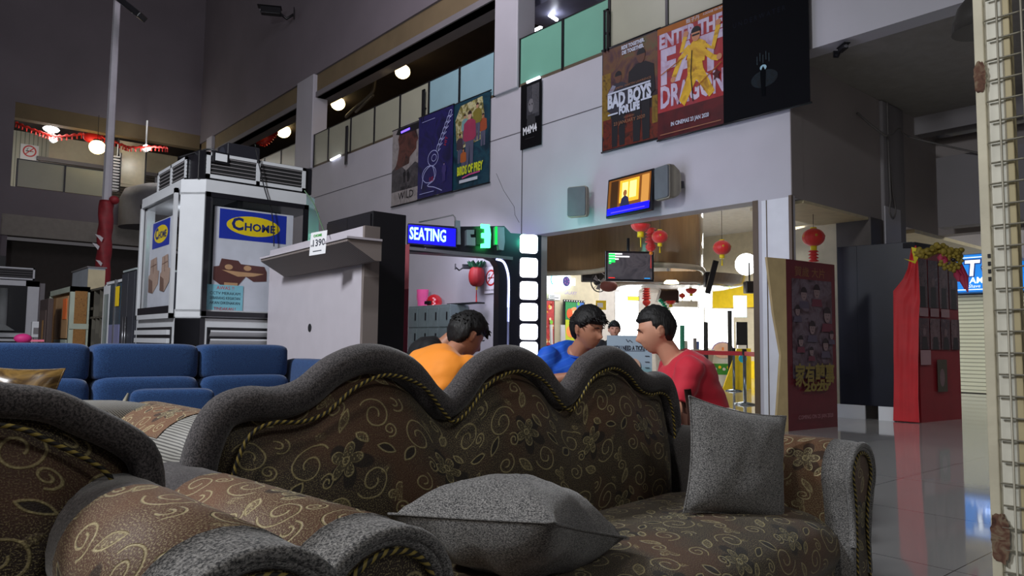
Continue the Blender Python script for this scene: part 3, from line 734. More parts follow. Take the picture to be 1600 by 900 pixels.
def bluescribble(a, w, h):
    a.rect(0, w, 0, h, mixmat('print_navy', [(20, 20, 56), (34, 30, 92), (24, 24, 70)], 2))
    pl = mat('print_pale_line', (170, 176, 222), .6)
    a.line([p[:2] for p in catmull([(w * .12, h * .12, 0), (w * .2, h * .3, 0), (w * .42, h * .36, 0), (w * .5, h * .2, 0), (w * .3, h * .14, 0), (w * .5, h * .1, 0), (w * .72, h * .04, 0)], 8)], .018, pl)
    a.line(ell(w * .34, h * .27, w * .2, h * .1, 24) + [(w * .54, h * .27)], .016, pl)
    a.line(ell(w * .45, h * .45, w * .15, h * .09, 24) + [(w * .6, h * .45)], .016, pl); a.line(ell(w * .48, h * .45, w * .07, h * .04, 16) + [(w * .55, h * .45)], .014, pl)
    for i in range(7):
        x, y = w * (.54 + i * .055), h * (.52 + i * .058)
        a.line([p[:2] for p in catmull([(x, y, 0), (x + .05, y + .13, 0), (x + .13, y + .12, 0), (x + .07, y - .01, 0), (x + .16, y + .03, 0)], 6)], .016, pl)
    rd = mat('print_red_script', (170, 36, 60))
    a.text('US', w * .42, h * .2, .14, rd); a.text('HIT', w * .82, h * .6, .13, rd, rot=1.2)
    a.man(w * .78, h * .14, h * .22, mat('print_violet', (60, 50, 110)), mat('print_pale_violet', (130, 110, 150)), blkm)
    a.line([(w * .08, h * .055), (w * .5, h * .055)], .012, pl); a.line([(w * .12, h * .92), (w * .5, h * .92)], .01, pl)
def birds(a, w, h):
    a.rect(0, w, 0, h, mixmat('print_teal_dark', [(14, 34, 50), (24, 66, 80), (16, 40, 60)], 2))
    a.poly([(w * .12, h * .45), (w * .06, h * .8), (w * .2, h * .95), (w * .8, h * .97), (w * .86, h * .75), (w * .8, h * .5)], mixmat('print_mixed_yellow', [(150, 150, 40), (196, 190, 150), (120, 110, 50), (60, 70, 60)], 6))
    cols = [(.2, .3, .34, (60, 50, 60), (150, 110, 80)), (.83, .42, .36, (150, 70, 40), (160, 110, 80)), (.34, .5, .34, (110, 150, 150), (180, 140, 110)), (.68, .5, .42, (120, 110, 40), (180, 140, 110)), (.48, .24, .62, (150, 50, 80), (190, 150, 130)), (.32, .16, .3, (160, 84, 36), (170, 110, 80))]
    for i, (x, y, hh, c, s_) in enumerate(cols): a.man(w * x, h * y, h * hh, mat('print_cloth_%s' % 'abcdef'[i], c), mat('print_face_%s' % 'abcdef'[i], s_), mat('print_hair_warm', (50, 34, 30)), mat('print_trousers', (80, 80, 100)))
    a.text('BIRDS OF PREY', w * .5, h * .2, .24, mat('print_lime', (196, 206, 40)), width=w * .7, bold=.012)
    a.line([(w * .3, h * .12), (w * .5, h * .14), (w * .78, h * .145)], .03, mat('print_pink', (190, 70, 130)))
    a.rect(w * .22, w * .72, h * .065, h * .1, mat('print_white_flat', (190, 196, 205)))
def m4m4(a, w, h):
    a.rect(w * .3, w * .9, h * .45, h * .95, mixmat('print_grey_veil', [(24, 24, 28), (66, 66, 72), (30, 30, 34)], 9, dist=3))
    a.ell(w * .5, h * .64, .075, .13, mat('print_ghost_face', (110, 108, 112)), 20); a.ell(w * .44, h * .66, .014, .018, blkm, 10); a.ell(w * .56, h * .66, .014, .018, blkm, 10)
    a.poly([(w * .3, h * .25), (w * .34, h * .5), (w * .7, h * .5), (w * .76, h * .25)], mat('print_dark_grey', (40, 40, 44)))
    for i in range(5): a.line([(w * (.58 + .07 * i), h * .95), (w * (.62 + .06 * i), h * .5)], .012, mat('print_ghost_face', ()))
    a.text('M4M4', w * .47, h * .27, .2, wht, width=w * .66, bold=.006, rot=.05)
    a.rect(w * .25, w * .7, h * .14, h * .146, mat('print_dark_grey', ()))
pb = mat('poster_black', (12, 12, 15), .7, spec=.1)
banner('hanging_poster', 14.97, 1.24, 4.2, 1.82, mat('poster_pale', (150, 144, 140), .6), 'pale poster with a dark bearded head over mountains, leftmost on the wall', callwild)
banner('hanging_poster', 13.80, 1.32, 4.2, 1.86, mat('poster_navy', (20, 20, 60), .5), 'dark blue poster covered in pale looping script', bluescribble, .068)
banner('hanging_poster', 12.52, 1.24, 4.2, 1.86, mat('poster_teal', (14, 34, 48), .5), 'colourful poster with a crowd of women and a yellow-green title', birds)
banner('hanging_poster', 10.35, .58, 4.66, 1.24, pb, 'narrow black poster with a ghostly face beside the pillar', m4m4, rod=False)
banner('hanging_poster', 8.27, 1.20, 4.22, 1.74, mat('poster_brown', (40, 26, 30), .5), 'poster with two men standing back against a dusky sky', badboys)
banner('hanging_poster', 7.08, 1.20, 4.17, 1.76, mat('poster_red', (150, 24, 28), .5), 'red poster with a leaping man in a yellow suit', fatdragon, .068)
banner('hanging_poster', 5.89, 1.28, 4.16, 1.95, mat('poster_near_black', (7, 8, 13), .7, spec=.1), 'almost black poster with a tiny glowing diver near the bottom', underwater, .101)

# ---------------- television and speakers on the fascia
scr1 = emit('screen_amber', (230, 160, 40), 1.0); scrblue = emit('screen_blue', (20, 10, 220), 1.1)
def tv(name, P, U, N, w, h, lab, draw, cat='television', tilt=0, hang=0):
    e = empty(name, P, 0, lab, cat); U = Vector(U).normalized(); N = Vector(N).normalized(); V = (Z3 * math.cos(tilt) + N * math.sin(tilt)).normalized(); N = U.cross(V).normalized() * (1 if U.cross(V).dot(N) > 0 else -1)
    MB().obox(-U * w / 2 - V * h / 2 - N * .06, U, V, N, w, h, .06, blk, bev=.008).build('casing', e)
    q = MB(); b_ = .035; O = -U * (w / 2 - b_) - V * (h / 2 - b_) + N * .001
    q.obox(O, U, V, N, w - 2 * b_, h - 2 * b_, .002, mat('screen_off', (10, 10, 14), .2)); draw(Art(q, O + N * .004, U, V, N), w - 2 * b_, h - 2 * b_); q.build('screen', e)
    g = MB(); g.obox(-U * .1 - V * .08 - N * .2, U, V, N, .2, .16, .14, blk)
    if hang: g.cyl(-N * .12, Vector((0, 0, hang)) - N * .12, .025, blk, 8)
    g.build('wall_bracket', e)
    return e
def draw1(a, w, h):
    a.rect(0, w, h * .16, h, emit('screen_brown', (120, 70, 24), .6)); a.rect(w * .06, w * .24, h * .2, h * .96, emit('screen_dark', (60, 34, 14), .5))
    a.rect(w * .28, w * .74, h * .3, h * .93, emit('screen_amber', (), 1)); a.rect(w * .34, w * .48, h * .4, h * .86, emit('screen_bright', (255, 225, 120), 1.3)); a.rect(w * .52, w * .68, h * .4, h * .86, emit('screen_bright', (), 1))
    a.rect(w * .80, w * .97, h * .2, h * .95, emit('screen_tan', (190, 130, 60), .8))
    bl = emit('screen_person', (40, 40, 70), .4); a.poly([(w * .3, h * .16), (w * .34, h * .42), (w * .42, h * .5), (w * .5, h * .42), (w * .54, h * .16)], bl); a.ell(w * .42, h * .56, w * .045, h * .09, emit('screen_face', (150, 90, 50), .5))
    a.rect(0, w, 0, h * .2, scrblue); a.rect(w * .1, w * .9, h * .05, h * .08, emit('screen_violet', (90, 60, 250), 1))
P = Vector((W - .26, 7.50, 3.375)); tv('television', P, (-.12, -1, 0), (-1, .12, 0), 1.03, .64, 'wall television showing an amber room with a seated man', draw1, tilt=-.08)
spk = mat('speaker_beige', (150, 144, 126), .6); spkg = mat('speaker_grille', (96, 100, 104), .8, bump=.4, bscale=300)
def speaker(P, lab, sc=1, yaw=0):
    e = empty('wall_speaker', P, yaw, lab, 'speaker', 'beige wall speakers either side of the television')
    prof = rrect(-.16 * sc, .16 * sc, -.24 * sc, .24 * sc, .03)
    q = MB(); q.poly((-.10, 0, 0), (0, -1, 0), Z3, prof, spkg, .03, N=(1, 0, 0)); q.build('grille', e)
    q = MB(); rows = []
    for x, k in ((-.07, 1.06), (0.02, 1.05), (.14, .8), (.2, .55)): rows.append([Vector((x, -a * k, b_ * k)) for a, b_ in prof])
    q.grid(rows, spk, closed_v=True, caps=True); q.build('casing', e)
    MB().bx(.1, .3, -.03, .03, -.05, .05, blk).build('bracket', e)
speaker(Vector((W - .33, 8.52, 3.38)), 'beige wall speaker left of the television', 1, .35)
speaker(Vector((W - .33, 6.72, 3.42)), 'beige wall speaker right of the television', .98, -.25)

# ---------------- CCTV cameras
def cctv(P, yaw, lab, sc=1, mt=None):
    e = empty('security_camera', P, yaw, lab, 'camera'); mt = mt or blk
    q = MB(); q.box((-.16 * sc, 0, 0), (.30 * sc, .12 * sc, .11 * sc), mt, bev=.01); q.box((-.18 * sc, 0, .06 * sc), (.36 * sc, .15 * sc, .015), mt); q.build('body', e)
    q = MB(); q.cyl((-.31 * sc, 0, 0), (-.32 * sc, 0, 0), .04 * sc, mirrorg, 12); q.build('lens', e)
    q = MB(); q.tube([(-.02 * sc, 0, -.03 * sc), (.08 * sc, 0, -.1 * sc), (.18 * sc, 0, -.02 * sc)], .022 * sc, mt, 8); q.box((.19 * sc, 0, 0), (.02, .12 * sc, .16 * sc), mt); q.build('mount', e)
cctv(on(0, W - .45, 440, 19), -.5, 'dark security camera high on the long wall', 1.9)
cctv(on(2, 4.82, 1312, 80), .9, 'small dark security camera under the corridor soffit', .55)

# ================================================================ SEATING portal
PA = fa(637, 380, 11.9); PB = fa(846, 380, 12.6)
pu = Vector((PB.x - PA.x, PB.y - PA.y, 0)); PW = pu.length; pu.normalize(); pn = Vector((pu.y, -pu.x, 0))
if pn.dot(Vector((PA.x, PA.y, 0))) > 0: pn = -pn
O0 = Vector((PA.x, PA.y, 0))
def pl(px, py, off=0):       # coordinates on the portal plane
    d = ray(px, py); P0 = O0 + pn * off; t_ = (P0 - EYE).dot(pn) / d.dot(pn); p = EYE + d * t_; return ((p - O0).dot(pu), p.z)
navy = mat('portal_black', (18, 18, 30), .35, var=.1)
portal = empty('film_strip_portal', O0, 0, 'black cinema portal with an arch and a column of glowing film frames', 'portal')
q = MB()
T = [pl(x, y) for x, y in ((641, 349), (712, 354), (788, 353), (798, 364), (846, 368))]
xr = T[-1][0]
xa, xb = pl(770, 410)[0], pl(779, 480)[0]; zb = pl(700, 396)[1]; zt2 = pl(760, 401)[1]
inner = [(xr, 0)] + [(xb, 0)] + [(xb, zt2 - .28), (xb - .02, zt2 - .14), (xb - .08, zt2 - .05), (xb - .2, zt2)] + [(T[0][0], zb)]
q.poly((0, 0, 0), pu, Z3, [T[0]] + T[1:] + inner, navy, .30, N=-pn)
q.build('frame', portal)
# LED strip following the arch, film frames
led = emit('led_strip', (190, 200, 255), 4.0)
xs = [pl(775, 405), pl(786, 409), pl(792, 422), pl(794.5, 440), pl(794, 480)]
pth = [Vector(pu * x + Z3 * z + pn * .012) for x, z in xs] + [Vector(pu * xs[-1][0] + Z3 * z + pn * .012) for z in (1.4, 1.05, .5)]
q = MB(); q.tube(catmull(pth[:-2], 5), .018, led, 6); q.build('light_strip', portal)
MB().tube([pth[-4], pth[-1]], .019, mat('led_channel', (150, 155, 200), .3), 6).build('strip_channel', portal)
film = emit('film_frame_glow', (245, 246, 255), 5.5)
tops = [366, 402.5, 439.5, 473.5, 506, 534, 563, 590]; bots = [396.5, 434, 468.5, 501.5, 531, 559, 588, 613]
for a_, b_ in zip(tops, bots):
    x0, z1 = pl(812.5, a_); x1, z0 = pl(839.5, b_)
    MB().poly(pn * .001, pu, Z3, rrect(x0, x1, z0, z1, .05), film, .012, N=pn).build('film_frame', portal)
ledw = emit('portal_downlight', (200, 190, 255), 3)
q = MB()
for i in range(14):
    x, z = pl(664 + i * 3.2, 388.5 + i * .5, 0); q.box(pu * x - pn * -.01 + Z3 * (z), (.02, .02, .012), ledw)
q.build('light_dots', portal)
x0, z0 = pl(637, 384); x1, _ = pl(800, 400)
MB().obox(pu * x0 + Z3 * (z0 - .07) + pn * .01, (pu * (x1 - x0) + Z3 * (pl(800, 403)[1] - z0 + .03)).normalized(), Z3, pn, x1 - x0, .05, .05, mirrorg).build('lower_trim', portal)
# blue LED word sign
def emstr(p): return p
sx0, sz1 = pl(637, 348, .06); sx1, sz0 = pl(712, 386, .06)
sgn = empty('seating_sign', O0 + pu * sx0 + Z3 * sz0 + pn * .06, 0, 'blue glowing sign reading SEATING over the portal', 'sign')
hs = sz1 - sz0; ws = sx1 - sx0
su = (pu * 1 + Z3 * -.03).normalized()
q = MB(); q.obox((0, 0, 0), su, Z3, pn, ws, hs * .94, .07, mat('sign_case', (20, 20, 70), .4)); 
q.obox(pn * .071 + Z3 * .02, su, Z3, pn, ws - .02, hs * .94 - .04, .003, emit('sign_blue_glow', (18, 8, 220), .9)); q.build('casing', sgn)
q = MB(); q.text('SEATING', su * (ws * .40) + Z3 * (hs * .47) + pn * .085, su, Z3, hs * .78, emit('sign_letter_glow', (140, 215, 255), 3.2), width=ws * .74, bold=.004, ext=.01, N=pn); q.build('lettering', sgn)
# block numerals (2, 3, 4)
gg = mat('numeral_grey', (120, 132, 140), .5); grn = emit('numeral_green', (60, 255, 120), 6); grn2 = emit('numeral_green_side', (0, 200, 60), 1.6)
def pr_(px, py, off): x, z = pl(px, py, off); return x, z
def block(pts, mt, off, d, name, par, base):
    P2 = [pl(x, y, off + d) for x, y in pts]
    q = MB(); q.poly(pn * off, pu, Z3, [(x - base[0], z - base[1]) for x, z in P2], mt, d, N=pn); return q.build(name, par)
base = pl(715, 386, .1)
nm = empty('seat_number_sign', O0 + pu * base[0] + Z3 * base[1], 0, 'row of blocky numerals 2 3 4 with the 3 glowing green', 'sign')
block([(729, 359), (741, 359), (741, 366), (735, 366), (736, 371), (743, 371), (743, 384), (729, 383)], gg, .0, .12, 'numeral_two', nm, base)
block([(752, 350), (765, 351), (767, 366), (766, 387), (752, 387), (752, 381), (758, 380), (758, 372), (753, 371), (753, 364), (758, 364), (758, 357), (752, 356)], grn, .12, .05, 'numeral_three', nm, base)
block([(744, 357), (757, 357), (757, 382), (744, 382)], mat('numeral_dark_green', (14, 60, 36), .5), .0, .12, 'numeral_back', nm, base)
block([(774, 354), (788, 355), (789, 378), (787, 391), (780, 390), (779, 383), (774, 382)], gg, .0, .12, 'numeral_four', nm, base)
block([(774, 354), (777, 354), (777, 382), (774, 382)], grn2, .121, .01, 'numeral_glow', nm, base)
block([(712, 344), (719, 345), (720, 382), (712, 382)], gg, .0, .1, 'end_block', nm, base)
# conduit on top
q = MB(); a_ = fa(655, 347, 11.9); q.tube([a_, fa(680, 342, 12.1), fa(708, 336, 12.2), fa(711, 340, 12.2), fa(712, 347, 12.2)], .014, greyp, 6)
tag(q.build('conduit'), 'thin bent conduit rising above the blue word sign', 'conduit')

# wall things inside the portal
p = on(0, W - .2, 745, 424); e = empty('paper_lantern', p, 0, 'red pineapple-shaped paper lantern with a green top inside the portal', 'lantern')
q = MB()
rows = []
rr_ = .155
for i in range(11):
    a_ = math.pi * i / 10; rows.append([Vector((math.cos(b_) * rr_ * (math.sin(a_) ** .6 if 0 < a_ < math.pi else 0.02) * (1 + .04 * math.cos(12 * b_)), math.sin(b_) * rr_ * (math.sin(a_) ** .6 if 0 < a_ < math.pi - .01 else 0.02) * (1 + .04 * math.cos(12 * b_)), .20 * math.cos(a_) - .10)) for b_ in [2 * math.pi * j / 36 for j in range(36)]])
q.grid(rows, mat('lantern_red', (150, 26, 28), .6), closed_v=True); q.build('body', e)
q = MB()
for i in range(16):
    a_ = i * 2.4; r_ = .03 + .1 * (i / 16); q.tube([(0, 0, .06), (math.cos(a_) * (r_ + .03), math.sin(a_) * (r_ + .03), .13), (math.cos(a_) * (r_ + .08), math.sin(a_) * (r_ + .08), .20)], [.04, .035, .006], mat('lantern_green', (20, 80, 50), .6), 6)
q.build('leaves', e)
q = MB(); q.cyl((0, 0, -.27), (0, 0, -.36), .018, yel, 8); q.cyl((0, 0, -.36), (0, 0, -.62), .008, redm, 6, r2=.018); q.cyl((0, 0, .2), (0, 0, .7), .003, blk, 5); q.build('tassel', e)
p = on(0, W - .02, 757, 459); no_smoking(p, .42, .52, (0, -1, 0), (-1, 0, 0), 'white no smoking notice on the wall beside the pineapple lantern')
cctv(on(0, W - .35, 722, 417), 2.6, 'small dark security camera on the wall left of the pineapple lantern', .7)
# lockers
def lock_pt(px, py): return on(0, W - .48, px, py)
ly0 = lock_pt(638, 520)[1]; ly1 = lock_pt(703, 520)[1]; lzt = lock_pt(670, 477)[2]
lk = empty('locker_cabinet', (W - .48, ly0, 0), 0, 'grey steel locker cabinet with a pink jug and red helmet on top', 'locker')
lg = mat('locker_grey', (112, 126, 126), .45); lw = ly0 - ly1
MB().bx(0, .45, -lw, 0, 0, lzt, lg, bev=.01).build('body', lk)
for i in range(4):
    for j in range(4):
        y = -lw * (i + .5) / 4; z0_ = .08 + (lzt - .1) * j / 4; hh = (lzt - .1) / 4 - .03
        d_ = MB().box((-.008, y, z0_ + hh / 2), (.016, lw / 4 - .03, hh), lg, bev=.004).build('door', lk)
        MB().box((-.02, y - lw / 8 + .09, z0_ + hh * .55), (.012, .035, hh * .4), blk).build('handle', d_)
def jug(P, lab, mt):
    e = empty('jug', P, 0, lab, 'jug'); q = MB(); q.lathe([(.10, 0), (.13, .36), (.12, .36), (.09, .02)], mt, 20); q.build('body', e)
    q = MB(); q.tube(catmull([(0, .12, .3), (0, .2, .3), (0, .2, .15), (0, .11, .1)], 5), .014, mt, 6); q.build('handle', e)
pink = mat('pink_plastic', (226, 90, 150), .35)
p = lock_pt(645, 474); jug(Vector((W - .25, p.y - .02, lzt)), 'pink plastic jug standing on the grey lockers', pink)
p = lock_pt(666, 474)
e = empty('helmet', (W - .28, p.y, lzt), 0, 'red motorcycle helmet on top of the grey lockers', 'helmet')
q = MB(); q.lathe([(.15, 0), (.17, .08), (.15, .16), (.09, .22), (0.001, .24)], mat('helmet_red', (190, 24, 34), .15, coat=.6), 24); q.build('shell', e); MB().box((-.16, 0, .06), (.05, .2, .07), blk, bev=.01).build('visor', e)
tag(MB().bx(-.1, .1, -.5, .5, 0, .03, blk, bev=.01).build('cloth_bag', loc=(W - .22, p.y - 1.0, lzt)), 'flat dark bag lying on the right of the locker top', 'bag')
e = empty('broom', on(0, W - .55, 634, 560), 0, 'pink-handled broom standing left of the lockers', 'broom')
e.location.z = 0
MB().cyl((0, 0, 0), (0, .05, 1.62), .022, pink, 8).build('handle', e); MB().box((0, 0, .05), (.08, .3, .1), blk).build('brush', e)
tag(MB().obox((0, 0, 0), (0, -1, 0), Z3, (-1, 0, 0), .22, .5, .006, wht).build('notice', loc=on(0, W - .01, 722, 548)), 'white printed notice on the wall behind the man in orange', 'notice')
# teal/pink figure posters on the box side
wb_ = fa(633, 450, 9.9)
tag(MB().bx(-.01, 0, -.09, 0, 0, 1.75, mat('maroon_card', (120, 20, 50), .5)).bx(-.011, -.001, -.09, 0, 1.75, 2.35, mat('salmon_card', (190, 100, 110), .5)).build('hanging_banner', loc=(wb_.x, wb_.y, 0)), 'narrow salmon and maroon banner at the right of the black wardrobe', 'banner')
# ================================================================ foyer contents
VX = Vector((1, 0, 0))
def cam_u(px, py):   # horizontal direction across the view at a point, for things that face the hall
    return RT.copy().normalized()
FU = Vector((f0.y, -f0.x, 0)); FN = -Vector((f0.x, f0.y, 0))
FU = Vector((math.cos(YAW), -math.sin(YAW), 0)); FN = Vector((-math.sin(YAW), -math.cos(YAW), 0))
def draw2(a, w, h):
    a.rect(0, w, 0, h, mixmat('screen_grey_streaks', [(44, 42, 48), (86, 80, 84), (50, 48, 54)], 3, emission=.25))
    gr = emit('screen_green', (30, 220, 90), 1.2); wh = emit('screen_white', (240, 240, 240), 1.2)
    for i, (l1, l2) in enumerate(((.14, .3), (.14, .46), (.14, .22), (.05, .05))):
        y = h * (.93 - .1 * i); a.rect(w * .03, w * (.03 + l1), y - .025, y + .0, gr); a.rect(w * .03, w * (.03 + l2), y + .002, y + .026, wh); a.rect(w * .03, w * .17, y + .0, y + .018, gr)
    a.rect(w * .02, w * .16, h * .03, h * .06, emit('screen_red', (230, 40, 30), 1)); a.rect(w * .82, w * .95, h * .03, h * .06, emit('screen_cyan', (30, 150, 230), 1))
P = fa(984, 416, 12.6); tv('television', P, FU + VX * .12, FN, .84, .52, 'dark-screened television with green lines hanging under the brown bulkhead', draw2, hang=.5, tilt=-.03)
# Chinese lanterns
lred = mat('lantern_bright_red', (226, 50, 46), .45, sheen=.3); lyel = mat('lantern_yellow', (240, 214, 30), .45)
goldp = mat('lantern_gold', (214, 160, 50), .4)
def lantern(px, py, D, r, kind, lab, top=None):
    p = fa(px, py, D); e = empty('chinese_lantern', p, 0, lab, 'lantern', 'red festive lanterns')
    def ribbed(rz, cut=0):
        rows = []
        for i in range(13):
            a_ = math.pi * (i + cut * 6) / 12 if not cut else math.pi * (.5 + i / 24)
            rows.append([Vector((math.cos(b_) * r * max(.12, math.sin(a_)) * (1 + .035 * math.cos(14 * b_)), math.sin(b_) * r * max(.12, math.sin(a_)) * (1 + .035 * math.cos(14 * b_)), rz * math.cos(a_))) for b_ in [2 * math.pi * j / 42 for j in range(42)]])
        return rows
    if kind == 'round':
        MB().grid(ribbed(r * .86), lred, closed_v=True, caps=True).build('shade', e)
        MB().lathe([(r * .3, r * .84), (r * .3, r * .95)], lyel, 16).build('top_ring', e)
        MB().lathe([(r * .28, -r * 1.25), (r * .3, -r * .82)], lyel, 16).build('bottom_ring', e)
        q = MB()
        for k in range(5):
            a_ = k * 1.3; q.ball((math.cos(a_) * r * .9, math.sin(a_) * r * .9, r * .1), (r * .16, r * .16, r * .16), goldp, 5, 8)
        q.build('gold_pattern', e)
        MB().cyl((0, 0, -r * 1.25), (0, 0, -r * 2.1), r * .05, lyel, 6, r2=r * .12).build('tassel', e)
    elif kind == 'dome':
        MB().grid(ribbed(r * .8, 1), lred, closed_v=True, caps=True).build('shade', e)
        MB().lathe([(r * .36, -r * 1.35), (r * .36, -r * .78)], lyel, 12).build('bottom_ring', e)
        MB().cyl((0, 0, -r * 1.35), (0, 0, -r * 2.4), r * .08, lyel, 6, r2=r * .04).build('tassel', e)
    elif kind == 'stack':
        prof = []
        for k in range(5): prof += [(r * (.55 + .1 * k), r * (2.1 - k * .55)), (r * (.95), r * (1.9 - k * .55)), (r * .5, r * (1.8 - k * .55))]
        prof += [(r * .9, -.9 * r), (r * .8, -1.4 * r), (r * .3, -1.8 * r)]
        MB().lathe(prof, lred, 20).build('shade', e)
        MB().ball((0, 0, -r * 2.1), r * .32, mat('lantern_orange', (236, 140, 40), .4), 8, 12).build('bead', e)
        MB().cyl((0, 0, -r * 2.3), (0, 0, -r * 4.6), r * .06, lred, 6, r2=r * .14).build('tassel', e)
    if top: MB().cyl((0, 0, r * .8), (0, 0, top - p.z), .004, blk, 5).build('cord', e)
lantern(1001, 351, 11.6, .148, 'dome', 'half-round red lantern with yellow ring, top left of the hanging cluster', 3.03)
lantern(1017, 376, 12.1, .099, 'stack', 'stacked red paper lantern with an orange bead in the middle of the cluster', 4.8)
lantern(1031, 370, 11.65, .122, 'round', 'round red lantern at the right of the hanging cluster below the wall speaker', 3.03)
lantern(1128, 387, 11.3, .132, 'round', 'large round red lantern hanging alone before the brown drum', 4.8)
lantern(1271, 371, 10.7, .153, 'round', 'red lantern in the side opening above the movie standee', 4.8)
p = fa(1271, 400, 10.7)
q = MB(); prof = []
for k in range(4): prof += [(.05, .08 - k * .045), (.075, .06 - k * .045), (.04, .05 - k * .045)]
q.lathe(prof, lred, 16); tag(q.build('paper_tassel', loc=p), 'red pleated paper tassel below the lantern in the side opening', 'decoration')
lantern(1048, 470, 15.5, .10, 'dome', 'small half-round red lantern deep in the foyer beside the man in red')
lantern(1080, 452, 16, .12, 'round', 'dull red round lantern before the bright counter')
lantern(1066, 462, 15.2, .06, 'round', 'tiny red lantern left of the bright counter')
lantern(1010, 465, 14.6, .09, 'stack', 'pale red stacked lantern below the dark-screened television')
# logo light box and wall pieces on the beige wall
lw_ = emit('logo_white', (225, 250, 255), 5); lcy = emit('logo_cyan', (60, 200, 235), 2.2)
p = on(1, 13.55, 850, 455); e = empty('logo_light_sign', p, 0, 'glowing white and cyan round cinema logo on the beige wall', 'sign')
def w2(px, py): a = on(1, 13.5, px, py); return (a.x - p.x, a.z - p.z)
q = MB(); q.poly((0, -.04, 0), VX, Z3, [w2(*c) for c in ((855, 418), (873, 420), (876, 432), (870, 449), (862, 459), (856, 458), (848, 435), (849, 424))], lw_, .05, N=(0, -1, 0)); q.build('letter', e)
cx, cz = w2(882, 440)
q = MB(); q.poly((0, -.05, 0), VX, Z3, ell(cx, cz, .21, .21, 24), lw_, .05, N=(0, -1, 0)); q.poly((0, -.115, 0), VX, Z3, ell(cx, cz, .13, .13, 20), mat('logo_blue_dark', (60, 60, 130), .4), .01, N=(0, -1, 0))
for k in range(5):
    a_ = k * 1.256; q.poly((0, -.13, 0), VX, Z3, ell(cx + .07 * math.cos(a_), cz + .07 * math.sin(a_), .022, .022, 8), mat('logo_violet', (150, 90, 160), .4), .004, N=(0, -1, 0))
q.build('reel_disc', e)
q = MB(); a_, b_ = w2(893, 441); q.text('H', (a_ + .02, -.08, b_), VX, Z3, .22, lw_, bold=.02, N=(0, -1, 0)); q.build('lettering', e)
q = MB(); a_, b_ = w2(890, 458); q.text('GALAXY', (a_, -.08, b_), VX, Z3, .12, mat('logo_lilac', (140, 120, 190), .4), N=(0, -1, 0)); q.build('caption', e)
q = MB(); x_, z_ = w2(862, 437); q.tube([(x_ + .08 * math.cos(t_), -.11, z_ + .12 * math.sin(t_)) for t_ in [1.2 + i * .25 for i in range(14)]], .018, lcy, 6); q.build('cyan_stroke', e)
point('logo_glow', p + Vector((.2, -.5, 0)), 6, (.8, .95, 1), .2)
p = on(1, 13.58, 868, 462); q = MB(); q.obox((0, 0, 0), VX, Z3, (0, -1, 0), .40, .14, .01, wht); a = Art(q, Vector((0, -.012, 0)), VX, Z3, (0, -1, 0)); a.rect(.03, .2, .09, .105, blk); a.rect(.03, .34, .05, .065, blk)
p = on(1, 13.58, 857, 468); tag(q.build('caption_plate', loc=p), 'small white plate with two text lines under the round logo', 'plate')
def filmposter(px0, px1, py0, py1, Y, lab, bgm, fn, cat='poster'):
    a0 = on(1, Y, px0, py1); a1 = on(1, Y, px1, py0); w = a1.x - a0.x; h = a1.z - a0.z
    e = empty('film_strip_poster', a0, 0, lab, cat)
    q = MB(); q.obox((0, 0, 0), VX, Z3, (0, -1, 0), w, h, .02, blk)
    a = Art(q, Vector((0, -.022, 0)), VX, Z3, (0, -1, 0))
    for i in range(9):
        for y in (.015, h - .04): a.rect(w * (i + .25) / 9, w * (i + .7) / 9, y, y + .025, wht)
    q.build('frame', e)
    q = MB(); q.obox((w * .08, -.03, .06), VX, Z3, (0, -1, 0), w * .84, h - .12, .004, bgm); fn(Art(q, Vector((w * .08, -.036, .06)), VX, Z3, (0, -1, 0)), w * .84, h - .12); q.build('picture', e)
def snacks(a, w, h):
    cs = [mat('snack_a', (214, 150, 50), .5), mat('snack_b', (230, 200, 160), .5), mat('snack_c', (150, 30, 30), .5), mat('snack_d', (120, 190, 60), .5)]
    random.seed(3)
    for i in range(26): a.ell(w * random.uniform(.1, .9), h * random.uniform(.04, .96), random.uniform(.02, .05), random.uniform(.02, .05), cs[i % 3], 9)
    a.ell(w * .72, h * .52, .055, .055, cs[3], 14)
def greenp(a, w, h):
    a.rect(0, w * .5, 0, h * .6, mat('print_yellowgreen', (190, 200, 40), .5)); a.ell(w * .5, h * .72, w * .33, w * .3, mat('print_ginger', (214, 150, 90), .5)); a.ell(w * .52, h * .72, w * .2, w * .18, mat('print_cream_face', (238, 206, 170), .5)); a.ell(w * .22, h * .74, w * .16, w * .2, mat('print_orange2', (220, 90, 40), .5))
    a.rect(w * .6, w, h * .8, h, mat('print_blue2', (60, 110, 190), .5))
    a.ell(w * .3, h * .34, w * .26, w * .24, mat('print_orange3', (245, 140, 70), .5)); a.ell(w * .7, h * .97, .05, .05, mat('snack_d', ()))
filmposter(844, 866, 467, 543, 13.52, 'red snack poster with film-strip border nearest the glowing frames', mixmat('print_red_snack', [(150, 30, 36), (190, 60, 60), (120, 30, 40)], 9), snacks)
filmposter(879, 913, 470, 545, 13.5, 'green cartoon-coloured poster with film-strip border behind the man in blue', mat('print_green', (40, 140, 80), .5), greenp)
a0 = on(1, 13.0, 852, 508); 
for k, (px, py, w_, h_, lab) in enumerate(((861, 512, .07, .45, 'narrow white leaflet holder left of the man in blue'), (879, 510, .14, .42, 'white and yellow leaflet rack beside the orange disc'))):
    b_ = on(1, 12.3 - k * .0, px, py + 26); e = empty('leaflet_holder', b_, 0, lab, 'holder')
    b0 = MB(); b0.obox((-w_ / 2, 0, 0), (1, 0, 0), (0.0, .05, 1), (0, -1, 0), w_, h_, .03, whitep); b0.build('leaflets', e)
    MB().cyl((0, 0, 0), (0, 0, -b_.z), .015, mirrorg, 6).lathe([(.12, -b_.z), (.12, -b_.z + .02)], mirrorg, 12).build('stand', e)
